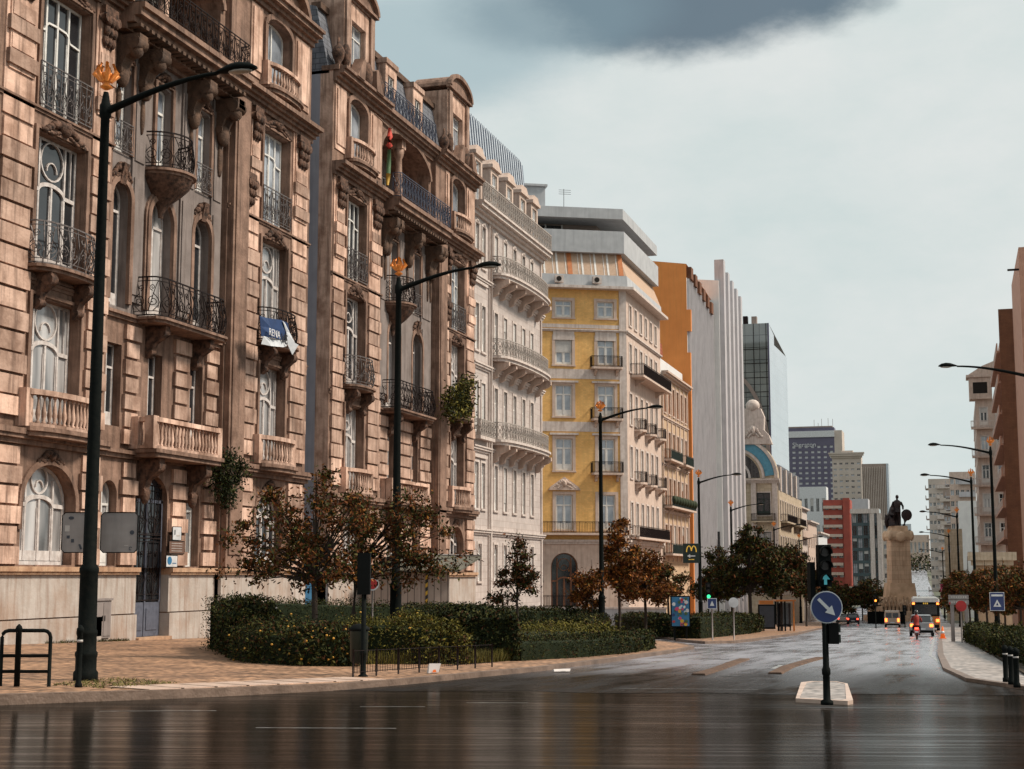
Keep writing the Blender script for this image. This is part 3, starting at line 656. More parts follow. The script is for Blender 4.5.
    # rusticated lower middle
    xs = [C[0]+.05]+[v for a, b in sorted([(min(o[0] for o in cops1 if abs((o[0]+o[1])/2-(w[0]+w[1])/2) < 1.2)-.12, max(o[1] for o in cops1 if abs((o[0]+o[1])/2-(w[0]+w[1])/2) < 1.2)+.12) for w in cw]) for v in (a, b)]+[C[1]-.05]
    for i in range(0, len(xs), 2):
        if xs[i+1]-xs[i] > .35: qb = MB().m('stone_block'); quoins(qb, xs[i], xs[i+1], lo+.05, Z(6.0), 0, proud=.16, h=.60, gap=.12, alt=.14); quoins(qb, xs[i], xs[i+1], Z(6.6), Z(11.4), 0, proud=.14, h=.60, gap=.12, alt=.1); qb.build('rusticated_blocks', T)
    # plaster pilasters between the plaster windows
    for i in range(0, len(xs), 2):
        a, b = xs[i], xs[i+1]
        if b-a > .5:
            pl = MB().m('plaster_grey'); pl.box(a+.1, b-.1, -.09, .01, Z(12.3), Z(22.6)); pl.box(a+.22, b-.22, -.14, -.08, Z(12.6), Z(17.3)); pl.box(a+.22, b-.22, -.14, -.08, Z(18.0), Z(22.0)); pl.build('plaster_pilaster', T)
    a, b = R(*c['PL']); pm_ = MB().m('stone'); pm_.box(a, b, -PR-.28, -PR+.01, zs+.3, Z(23.2)); pm_.box(a+.18, b-.18, -PR-.34, -PR-.27, lo+.6, Z(22.4)); pm_.build('pilaster', T)
    # --- mouldings, cornices
    cb = MB().m('stone')
    for a, b in ((0, C[0]), (C[1], u_end)):
        cornice(cb, a, b, Z(6.05), -PR, [(.18, .18), (.14, .34), (.2, .42)], ends=False)
        for z in (12.0,): cornice(cb, a, b, Z(z)-.3, -PR, [(.12, .05), (.1, .09)], ends=False)
        cornice(cb, a, b, Z(17.9), -PR, [(.10, .06), (.08, .13)], ends=False)
        cornice(cb, a, b, Z(23.25), -PR, [(.2, .15), (.15, .32), (.16, .5), (.2, .75)], ends=False)
        cornice(cb, a, b, TOP-.6, -PR, [(.22, .15), (.18, .34), (.22, .60), (.16, .75)], ends=(a == 0 and False))
    cornice(cb, C[0], C[1], Z(6.1), 0, [(.16, .16), (.14, .30)], ends=False)
    cornice(cb, C[0], C[1], Z(11.5), 0, [(.14, .14), (.12, .26)], ends=False)
    cornice(cb, C[0]+.0, C[1]-.0, Z(22.55), 0, [(.18, .2), (.25, .7), (.25, 1.05), (.28, 1.35), (.22, 1.5)], ends=False)
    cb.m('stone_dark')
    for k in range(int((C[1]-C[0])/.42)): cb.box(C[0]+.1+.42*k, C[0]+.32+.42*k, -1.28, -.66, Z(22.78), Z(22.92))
    cornice(cb.m('stone'), C[0], C[1], TOP-.6, 0, [(.22, .15), (.18, .30), (.22, .5), (.16, .6)], ends=False)
    # arch mouldings
    for a, b, z0_, z1_, r, *_ in [o for o in cops2 if o[4] > .3]:
        cb.strip([(a-.13, z0_+.2), (a-.13, z1_-r)]+arc((a+b)/2, z1_-r, (b-a)/2+.13, r+.13, 180, 0, 14)+[(b+.13, z0_+.2)], .24, -.17, .01)
        cb.strip([(a-.30, z0_+.2), (a-.30, z1_-r)]+arc((a+b)/2, z1_-r, (b-a)/2+.30, r+.30, 180, 0, 14)+[(b+.30, z0_+.2)], .10, -.10, .01)
    for a, b, z0_, z1_, r, *_ in [o for o in cops2 if o[4] < .3]:
        cb.strip([(a-.1, z0_), (a-.1, z1_+.1), (b+.1, z1_+.1), (b+.1, z0_)], .2, -.12, .01)
    cb.strip(arc((lg[0]+lg[1])/2, Z(26.9), (lg[1]-lg[0])/2+.14, 1.64, 180, 0, 20), .26, -.16, .01)
    for bay in bays:
        for (a, b, z0_, z1_, r) in bay[1:4]:
            cb.strip([(a-.11, z0_), (a-.11, z1_+.11), (b+.11, z1_+.11), (b+.11, z0_)], .2, -PR-.10, -PR+.01)
        a, b, z0_, z1_, r = bay[0]; cb.strip([(a-.12, z0_+1.2), (a-.12, z1_-r)]+arc((a+b)/2, z1_-r, (b-a)/2+.12, r+.12, 180, 0, 16)+[(b+.12, z0_+1.2)], .22, -PR-.09, -PR+.01)
        a, b, z0_, z1_, r = bay[4]; cb.strip([(a-.14, z0_), (a-.14, z1_-r)]+arc((a+b)/2, z1_-r, (b-a)/2+.14, r+.2, 180, 0, 10)+[(b+.14, z0_)], .26, -PR-.14, -PR+.01)
        # recessed panel above the first floor window
        m = (a+b)/2; cb.strip([(a+.15, Z(11.5)), (a+.15, Z(12.0)), (b-.15, Z(12.0)), (b-.15, Z(11.5))], .08, -PR-.06, -PR+.01)
    cb.build('moulding', T)
    # --- carvings
    class KB:
        def __init__(s): s.n = 0
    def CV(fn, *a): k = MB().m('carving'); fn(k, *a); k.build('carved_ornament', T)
    for bi, bay in enumerate(bays):
        a, b = bay[0][0], bay[0][1]; m = (a+b)/2
        CV(carve, m, Z(17.62), (b-a)*.92, .75, -PR, number*10+bi, .24); CV(carve, m, Z(23.0), (b-a)*1.1, .6, -PR, number*10+5+bi, .22)
        CV(carve, m, Z(5.75), (b-a)*.5, .5, -PR, number*10+7+bi, .18)
    for i, (a, b) in enumerate(cw):
        m = (a+b)/2; CV(MB.prism_yz, [(.01, Z(16.8)), (-.16, Z(16.8)), (-.34, Z(17.6)), (.01, Z(17.6))], m-.2, m+.2); CV(carve, m, Z(17.35), 1.5, .75, -.05, 31+i, .2)
        CV(carve, m, Z(22.1), 1.4, .55, -.05, 41+i, .18)
    for a, b in c['Q']:
        a, b = R(a, b); CV(mask, (a+b)/2, Z(21.6), (b-a)*.66, 1.6, -PR-.05, int(a)); 
    a, b = R(*c['PL']); CV(mask, b+.3, Z(18.4), .8, 1.5, -PR-.05, 9)
    # --- deep consoles under the loggia
    spots = [C[0]+.5]+[ (xs[i]+xs[i+1])/2 for i in range(0, len(xs), 2) if xs[i+1]-xs[i] > .7]+[C[1]-.5]
    for u in sorted(set(round(s, 2) for s in spots)):
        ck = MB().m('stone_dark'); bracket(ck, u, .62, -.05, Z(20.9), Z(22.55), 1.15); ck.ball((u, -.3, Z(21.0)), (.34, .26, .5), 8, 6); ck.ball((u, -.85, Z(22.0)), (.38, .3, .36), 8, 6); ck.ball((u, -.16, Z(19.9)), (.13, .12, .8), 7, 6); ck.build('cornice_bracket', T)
    # --- windows
    fmg = 'frame_blue' if number == 1 else 'frame_pale'
    for bi, bay in enumerate(bays):
        for k, (a, b, z0_, z1_, r) in enumerate(bay):
            wy = -PR+.38
            st = 'triple'; pm = ['glass_curtain', 'glass_curtain', 'glass_dark', 'glass_dark', 'glass_sky'][k] if (bi == 0) else ['glass_dark', 'glass_curtain', 'glass_curtain', 'glass_sky', 'glass_sky'][k]
            window(T, a, b, z0_, z1_, wy, rise=r, style=st if k < 3 else ('quad' if k == 3 else 'pair'), fm=('frame_white' if k > 2 else 'frame_pale'), pm=pm, w=.095, transom=.74)
    for i, (a, b) in enumerate(cw):
        m = (a+b)/2
        window(T, a, b, Z(11.95), Z(16.9), .34, rise=(b-a)/2, style='french', fm='frame_pale', pm='glass_dark' if i else 'glass_curtain', transom=.78, w=.09)
        window(T, m-.62, m+.62, Z(18.1), Z(21.7), .3, rise=.12, style='french', fm='frame_white', pm='glass_sky', w=.09)
        window(T, m-.55, m+.55, Z(7.3), Z(10.5), .34, style='french', fm='frame_pale', pm='glass_dark')
        if not (i == 0 and door): window(T, m-.55, m+.55, zw['g'][0], Z(5.2), .34, rise=.55, style='french', fm='frame_white', pm='glass_curtain')
    for a, b, z0_, z1_, r in lgw: window(T, a, b, z0_, z1_, 2.45, style='french', fm='frame_white', pm='glass_dark')
    if door:
        db = MB().m('frame_blue'); a, b = door; d0 = .22
        db.box(a+.02, b-.02, d0, d0+.08, zg+.15, zg+1.5); db.box(a+.02, a+.16, d0-.02, d0+.08, zg+1.5, Z(4.6)); db.box(b-.16, b-.02, d0-.02, d0+.08, zg+1.5, Z(4.6)); db.box((a+b)/2-.05, (a+b)/2+.05, d0-.03, d0+.08, zg+.15, Z(4.6))
        db.box(a+.02, b-.02, d0-.02, d0+.08, Z(4.5), Z(4.62)); db.box(a+.25, (a+b)/2-.15, d0-.03, d0, zg+.4, zg+1.25); db.box((a+b)/2+.15, b-.25, d0-.03, d0, zg+.4, zg+1.25)
        do = db.build('door', T)
        g = MB().m('iron'); railing(g, [(a+.16, d0-.02), (b-.16, d0-.02)], zg+1.5, Z(3.2), cell=.52, r=.02); railing(g, [(a+.16, d0-.02), (b-.16, d0-.02)], Z(3.0), Z(5.2), cell=.6, r=.02); g.build('grille', do)
        g = MB().m('glass_dark'); g.box(a+.02, b-.02, d0+.04, d0+.06, zg+1.5, Z(5.6)); g.build('pane', do)
        st = MB().m('sill_stone'); st.box(a-.05, b+.05, -.35, .20, zg-.1, zg+.14); st.build('doorstep', T)
    # --- balconies
    def stone_balcony(u0, u1, out, zf, zt, y, brk=True, shape='bow'):
        m = MB().m('stone'); p = bow(u0, u1, out, y, 14, .45) if shape == 'bow' else boxy(u0, u1, out, y, .15)
        slab(m, p, zf-.32, zf-.16, .06); slab(m, p, zf-.155, zf, .16); m.m('stone_block')
        q = [(a_, min(b_+.14, y)) for a_, b_ in p]; balusters(m, q, zf+.12, zt)
        for (a_, b_) in ((q[0]), (q[-1])): m.box(a_-.2, a_+.2, y-.42, y+.01, zf, zt+.02)
        if shape != 'bow':
            for a_, b_ in (q[1], q[-2]): m.box(a_-.2, a_+.2, b_-.16, b_+.22, zf+.01, zt+.05)
        o = m.build('stone_balcony', T)
        if brk:
            k = MB().m('carving')
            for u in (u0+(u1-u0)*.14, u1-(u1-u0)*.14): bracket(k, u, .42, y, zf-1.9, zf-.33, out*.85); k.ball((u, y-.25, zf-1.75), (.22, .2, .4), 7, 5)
            k.build('bracket', o)
        return o
    def iron_balcony(u0, u1, out, zf, zt, y, shape='bow', im='iron', belly=.12, brk=True, style='scroll', flatness=.5):
        m = MB().m('stone'); p = bow(u0, u1, out, y, 14, flatness) if shape == 'bow' else boxy(u0, u1, out, y, .45)
        slab(m, p, zf-.22, zf-.11, .0); slab(m, p, zf-.105, zf, .10)
        o = m.build('balcony_floor', T)
        g = MB().m(im); q = [(a_, min(b_+.08, y)) for a_, b_ in p]; railing(g, q, zf+.02, zt, belly=belly, style=style, r=.021, top=.038); g.build('railing', o)
        if brk:
            k = MB().m('carving')
            for t in (.18, .82): u = u0+(u1-u0)*t; bracket(k, u, .34, y, zf-1.5, zf-.23, out*.8)
            k.build('bracket', o)
        return o
    for bi, (a, b) in enumerate((A, B)):
        stone_balcony(a-.35, b+.35, .75, Z(6.65), Z(7.95), -PR, brk=False)
        iron_balcony(a-.25, b+.25, .85, Z(12.35), Z(13.9), -PR, im='iron_pale' if not bi else 'iron', brk=True, flatness=.6)
        g = MB().m('iron_pale'); railing(g, [(a-.05, -PR-.14), (b+.05, -PR-.14)], Z(18.15), Z(19.75), r=.019, style='scroll', cell=.42); g.build('railing', T)
        stone_balcony(a-.25, b+.25, .7, Z(24.5), Z(25.65), -PR, brk=False)
    c1, c2 = (C1[0]+C1[1])/2, (C2[0]+C2[1])/2
    iron_balcony(c1-1.75, c2+.7, 1.15, Z(11.75), Z(13.35), 0, shape='box', im='iron', belly=.16)
    if number == 1: stone_balcony(c1-1.7, c2+.2, 1.15, Z(6.5), Z(7.75), 0, shape='box')
    else: stone_balcony(c1-1.7, c2+.2, .9, Z(6.5), Z(7.75), 0, shape='box')
    # half-round balcony on a shell
    p_y = 0; o = iron_balcony(c1-1.35, c1+1.35, 1.3, Z(17.95), Z(19.45), 0, im='iron', belly=.1, brk=False, flatness=1.0)
    sh = MB().m('carving'); sh.sm = True; rr = [(1.32, 0), (1.18, -.28), (.85, -.62), (.45, -.95), (.22, -1.25), (.12, -1.6)]
    n0 = len(sh.v); k = 13
    for r_, h in rr:
        for j in range(k): w = math.pi*j/(k-1); sc = 1+.05*(j % 2); sh.v.append((c1-r_*sc*math.cos(w), .01-r_*sc*math.sin(w)*.95, Z(17.73)+h))
    for i in range(len(rr)-1):
        for j in range(k-1): q = n0+i*k; sh.face(q+j, q+k+j, q+k+j+1, q+j+1)
    sh.build('shell_corbel', o)
    for i, (a, b) in enumerate(cw[1:]):
        m = (a+b)/2
        g = MB().m('iron_pale'); railing(g, [(m-.7, -.12), (m+.7, -.12)], Z(18.1), Z(19.3), r=.017, cell=.4); g.build('railing', T)
    g = MB().m('iron' if number == 1 else 'iron_blue'); railing(g, [(C[0]+.15, -.9), (C[0]+.15, -1.36), (C[1]-.15, -1.36), (C[1]-.15, -.9)], Z(23.76), Z(25.15), r=.02, cell=.5, style='lattice' if number == 2 else 'scroll'); g.build('railing', T)
    # loggia columns
    k = MB().m('stone_block'); cxs = [(lg[0]+lg[1])/2+.0] if number == 2 else [(lg[0]+lg[1])/2]
    for u in cxs: k.lathe([(.30, 0), (.30, .2), (.22, .3), (.24, 1.2), (.19, 2.9), (.27, 3.05), (.32, 3.3), (.32, 3.5)], u, .45, 12, z=Z(24.35)); k.box(u-.32, u+.32, .12, .8, Z(27.85), Z(28.45))
    k.build('column', T)
    # --- drainpipe
    dp = MB().m('iron_pale'); u = R(c['PL'][1])[0]+.08; dp.tube([(u, -PR-.16, zs), (u, -PR-.16, Z(22.9))], .055, 6); dp.build('drainpipe', T)
    # --- roof
    rf = MB()
    mz = TOP+.18
    rf.m('slate').prism_yz([(-.05, mz-.35), (.75, mz+3.4), (1.0, mz+3.5), (14, mz+3.5), (14, mz-.35)], .0, u_end)
    rf.m('stone').box(-.1, u_end+.1, -PR-.35, .35, mz-.20, mz+.05)
    o = rf.build('roof', T)
    if number == 2:
        # attic strip with glazing, gabled dormers at both ends
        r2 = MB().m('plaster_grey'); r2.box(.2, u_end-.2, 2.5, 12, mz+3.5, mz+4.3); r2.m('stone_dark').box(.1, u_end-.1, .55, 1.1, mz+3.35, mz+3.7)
        for i in range(9): r2.m('frame_white').box(.8+2.6*i, 2.7+2.6*i, 2.42, 2.5, mz+3.75, mz+4.2)
        r2.m('stone_block').box(8.0, 8.5, 2.6, 3.2, mz+4.3, mz+5.6); r2.box(.0, u_end, 2.3, 2.45, mz+4.28, mz+4.45)
        r2.build('attic_parapet', o)
        for (a, b), full in ((A, 0), (B, 1)):
            m = (a+b)/2; w = (b-a)/2+.75; d = MB().m('stone_block'); zt = mz+(4.6 if full else 4.4)
            wall(d, m-w, m+w, mz+.05, zt, [(m-1.0, m+1.0, mz+.9, mz+3.4, 0, .3)], y=-PR-.02)
            d.poly([(m-w, -PR-.02, mz), (m-w, -PR-.02, zt), (m-w, 2, zt), (m-w, 2, mz)]); d.poly([(m+w, -PR-.02, mz), (m+w, 2, mz), (m+w, 2, zt), (m+w, -PR-.02, zt)]); d.poly([(m-w, -PR-.02, zt), (m+w, -PR-.02, zt), (m+w, 2, zt), (m-w, 2, zt)])
            for s in (-1, 1): d.box(m+s*(w-.35)-.28, m+s*(w-.35)+.28, -PR-.16, -PR, mz+.3, zt)
            d.m('stone'); cornice(d, m-w, m+w, zt-.02, -PR-.02, [(.15, .1), (.15, .28)])
            A_ = arc(m, zt+.28, w+.12, 1.05, 180, 0, 14); d.prism_xz(A_, -PR-.12, 2.0); d.strip(A_, .26, -PR-.36, -PR-.12)
            for s in (-1, 1):
                d.m('carving').lathe([(.18, 0), (.34, .1), (.12, .25), (.3, .55), (.38, .85), (.24, 1.15), (.1, 1.3), (.07, 1.7)], m+s*(w+.75), -PR-.05, 9, z=mz+.05); d.ball((m+s*(w+.2), -PR-.25, mz+.9), (.3, .25, .7), 7, 6)
            d.build('dormer', o); window(T, m-1.0, m+1.0, mz+.9, mz+3.4, .0, style='cross', fm='frame_white', pm='glass_sky', w=.08)
        g = MB().m('iron_blue'); railing(g, [(C[0]+.2, -.35), (C[1]-.2, -.35)], mz+.05, mz+1.5, r=.022, cell=.6, style='lattice'); g.build('railing', T)
        for t in (.25, .75):
            u = C[0]+(C[1]-C[0])*t; d = MB().m('stone_block'); wall(d, u-.9, u+.9, mz+.2, mz+3.1, [(u-.5, u+.5, mz+.6, mz+2.5, 0, .2)], y=.1); d.box(u-1.0, u+1.0, 0.0, 1.0, mz+3.1, mz+3.4); d.poly([(u-.9, .1, mz), (u-.9, .1, mz+3.1), (u-.9, 1.2, mz+3.1), (u-.9, 1.2, mz)]); d.poly([(u+.9, .1, mz), (u+.9, 1.2, mz), (u+.9, 1.2, mz+3.1), (u+.9, .1, mz+3.1)]); d.build('dormer', o)
            window(T, u-.5, u+.5, mz+.6, mz+2.5, .2, style='cross', fm='frame_white', pm='glass_dark')
        # triangular broken pediments with pots over the side bays
        for bi, (a, b) in enumerate((A, B)):
            m = (a+b)/2; d = MB().m('stone')
            for s in (-1, 1): d.prism_xz([(m+s*(1.9), mz-.1), (m+s*.9, mz-.1), (m+s*.75, mz+1.0), (m+s*1.0, mz+1.15)] if s > 0 else [(m-.9, mz-.1), (m-1.9, mz-.1), (m-1.0, mz+1.15), (m-.75, mz+1.0)], -PR-.8, -PR-.2)
            d.m('carving').ball((m, -PR-.5, mz+.55), (.55, .35, .75), 9, 7); d.build('broken_pediment', o)
    else:
        d = MB().m('stone')
        for (a, b) in (A, B):
            m = (a+b)/2; A_ = arc(m, mz+.05, (b-a)/2+1.2, 1.5, 180, 0, 14); d.prism_xz(A_, -PR-.1, 1.2); d.strip(A_, .3, -PR-.5, -PR-.1)
        d.build('pediment', o)
    return T
B1 = palace('stone_palace', 'brown ornate stone palace nearest the junction with a blue sale banner on its railing', 41.2, 67.9, 0.0,
    dict(A=(44.6, 47.8), B=(62.5, 65.4), C=(49.6, 59.1), C0=(50.0, 51.3), C1=(52.9, 54.7), C2=(56.5, 58.0), door=(52.6, 55.1), PL=(59.2, 60.7), Q=((42.5, 44.4), (48.05, 49.45), (60.9, 62.2), (65.75, 67.6))), -.98, 1)
B2 = palace('stone_palace', 'ornate stone palace with slate attic and arched gable between brown and white buildings', 70.7, 95.0, -0.8,
    dict(A=(72.7, 75.4), B=(89.9, 92.6), C=(77.8, 87.0), C1=(79.5, 81.3), C2=(83.5, 85.2), PL=(87.05, 88.6), Q=((70.85, 72.4), (75.8, 77.6), (88.75, 89.6), (93.1, 94.8))), -1.75, 2)
# ================================================================ the other buildings
mat('white_tile', (.56, .49, .46), (.47, .40, .37), scale=2, rough=.6, brick=(.9, .45, .012, (.62, .55, .52)), streak=.45, streakcol=(.30, .24, .22), bump=.1)
mat('white_trim', (.64, .56, .52), (.50, .42, .38), scale=3, rough=.7, streak=.6, streakcol=(.25, .18, .15))
mat('stripe_metal', (.06, .08, .15), (.05, .065, .12), scale=2, rough=.4, metal=.3)
mat('stripe_light', (.55, .60, .66), rough=.4, metal=.2)
mat('yellow_tile', (.86, .51, .18), (.74, .41, .13), scale=1.2, rough=.6, brick=(.28, .14, .008, (.8, .8, .75)), streak=.35, streakcol=(.45, .28, .09), stain=.3, staincol=(.5, .27, .06))
mat('pink_stone', (.60, .47, .40), (.48, .36, .30), scale=2, rough=.8, streak=.5, streakcol=(.25, .17, .13))
mat('grey_concrete', (.44, .45, .47), (.36, .37, .39), scale=1.2, rough=.75, streak=.5, streakcol=(.25, .26, .28))
mat('tan_awning', (.48, .34, .25), (.40, .27, .19), scale=4, rough=.8)
mat('orange_wood', (.50, .17, .05), (.38, .12, .04), scale=4, rough=.6)
mat('tan_render', (.56, .40, .27), (.45, .31, .20), scale=2, rough=.8, streak=.5, streakcol=(.25, .16, .10))
mat('green_iron', (.02, .035, .03), rough=.5, metal=.2)
mat('red_tile', (.42, .11, .045), (.30, .07, .03), rough=.8, scale=6, brick=(.3, .35, .03, (.4, .4, .4)))
mat('orange_render', (.78, .29, .08), (.68, .24, .065), scale=.6, rough=.85, streak=.25, streakcol=(.42, .17, .06))
mat('pale_panel', (.70, .69, .68), (.62, .61, .61), scale=1, rough=.6, streak=.3, streakcol=(.40, .40, .42))
mat('grey_panel', (.50, .48, .50), (.44, .42, .44), scale=1, rough=.6, streak=.3)
mat('curtain_wall', (.14, .16, .165), (.28, .29, .27), rough=.08, spec=1, scale=.18, detail=2, coat=.7, brick=(2.2, 1.9, .05, (.12, .12, .12), 0))
mat('curtain_wall_pale', (.42, .48, .55), (.34, .40, .47), rough=.12, spec=1, scale=.15, coat=.6, brick=(2.2, 1.9, .05, (.5, .5, .5), 0))
mat('cream_stone', (.60, .50, .38), (.46, .37, .27), scale=2, rough=.8, streak=.6, streakcol=(.24, .18, .12), brick=(1.2, .5, .015, (.7, .65, .6)))
mat('arch_blue', (.10, .30, .42), (.07, .22, .32), rough=.4, scale=3)
mat('hotel_purple', (.125, .115, .17), (.10, .09, .14), rough=.7, scale=.3)
mat('hotel_white', (.66, .66, .68), rough=.7)
mat('beige_tower', (.54, .46, .41), (.46, .39, .34), rough=.8, scale=.3)
mat('brown_tower', (.30, .235, .205), (.25, .19, .165), rough=.7, scale=.3)
mat('red_block', (.36, .075, .05), (.28, .055, .04), rough=.7, scale=.5)
mat('dark_teal', (.03, .065, .075), (.02, .045, .055), rough=.15, spec=.8, scale=.3)
mat('brown_brick', (.20, .085, .045), (.14, .056, .03), rough=.85, scale=.8, streak=.3, streakcol=(.07, .03, .018), brick=(.6, .2, .01, (.6, .6, .6)))
mat('salmon', (.50, .28, .20), (.40, .21, .15), rough=.8, scale=1, streak=.3)
mat('statue_stone', (.72, .52, .37), (.54, .37, .25), rough=.85, scale=.5, streak=.6, streakcol=(.25, .16, .10), bump=.4, bscale=2, brick=(2.4, .8, .02, (.6, .5, .45)))
mat('statue_stone_plain', (.70, .50, .35), (.46, .31, .20), rough=.85, scale=.8, bump=.5, bscale=3)
mat('bronze', (.022, .02, .022), (.05, .028, .026), rough=.6, spec=.2, scale=1)
FR = {}
def put(o, F):
    o.location = Vector((F[0], F[1], 0))+Matrix.Rotation(F[2], 3, 'Z') @ o.location; o.rotation_euler = (0, 0, F[2]); return o
WC = {}
def win(T, F, u, z, ww, h, y=.18, **k):
    """a window placed in a face frame; repeats copy the first of the same shape"""
    if k.get('pm') == 'glass_dark' and WR.random() < .42: k['pm'] = WR.choice(('glass_curtain', 'glass_sky'))
    if h > 1.4 and ww < 2.2 and WR.random() < .16 and not k.get('rise'): k['blind'] = WR.choice((.3, .55, .8))
    key = (round(ww, 2), round(h, 2), tuple(sorted(k.items())))
    if key in WC:
        s = WC[key]; o = s.copy(); COL.objects.link(o); o.parent = T
        for ch in kids_cache[s.name]: c = ch.copy(); COL.objects.link(c); c.parent = o
    else:
        o = window(T, -ww/2, ww/2, 0, h, 0, **k); WC[key] = o; kids_cache[o.name] = [c for c in bpy.data.objects if c.parent == o]
    o.location = (u, y, z); o.rotation_euler = (0, 0, 0); put(o, F); return o
kids_cache = {}
def face(T, F, L, z0, z1, m, wins, depth=.2, trim=None, style=None, name='wall', tw=.16, rise=0, **k):
    """wall sheet in frame F=(x,y,rot) with windows [(u centre, z sill, w, h)]"""
    mb = MB().m(m); wall(mb, 0, L, z0, z1, [(u-w/2, u+w/2, z, z+h, rise*w/2 if rise else 0) for u, z, w, h in wins], 0, depth)
    if trim:
        mb.m(trim)
        for u, z, w, h in wins:
            mb.box(u-w/2-tw, u-w/2, -.06, .01, z-.02, z+h+tw); mb.box(u+w/2, u+w/2+tw, -.06, .01, z-.02, z+h+tw); mb.box(u-w/2, u+w/2, -.06, .01, z+h, z+h+tw-.01); mb.box(u-w/2-tw*1.2, u+w/2+tw*1.2, -.12, .01, z-.16, z-.025)
    o = put(mb.build(name, T), F)
    for u, z, w, h in wins: win(T, F, u, z, w, h, y=depth-.1, style=style or 'french', rise=rise*w/2 if rise else 0, **k)
    return o
def part(T, F, mb, name): return put(mb.build(name, T), F)
def small_balcony(T, F, u, w, z, out=.7, h=1.0, stone='pink_stone', iron='iron', cor=True, style='bars', path='box'):
    m = MB().m(stone); p = boxy(u-w/2, u+w/2, out, 0, .12) if path == 'box' else bow(u-w/2, u+w/2, out, 0, 8, .6); slab(m, p, z-.2, z, 0)
    if cor:
        for t in (.15, .85): bracket(m, u-w/2+w*t, .22, 0, z-.8, z-.2, out*.7)
    o = part(T, F, m, 'balcony_floor'); g = MB().m(iron); railing(g, [(a, min(b+.05, 0)) for a, b in p], z+.01, z+h, r=.022, cell=.6, style=style, top=.035); g.build('railing', o); return o
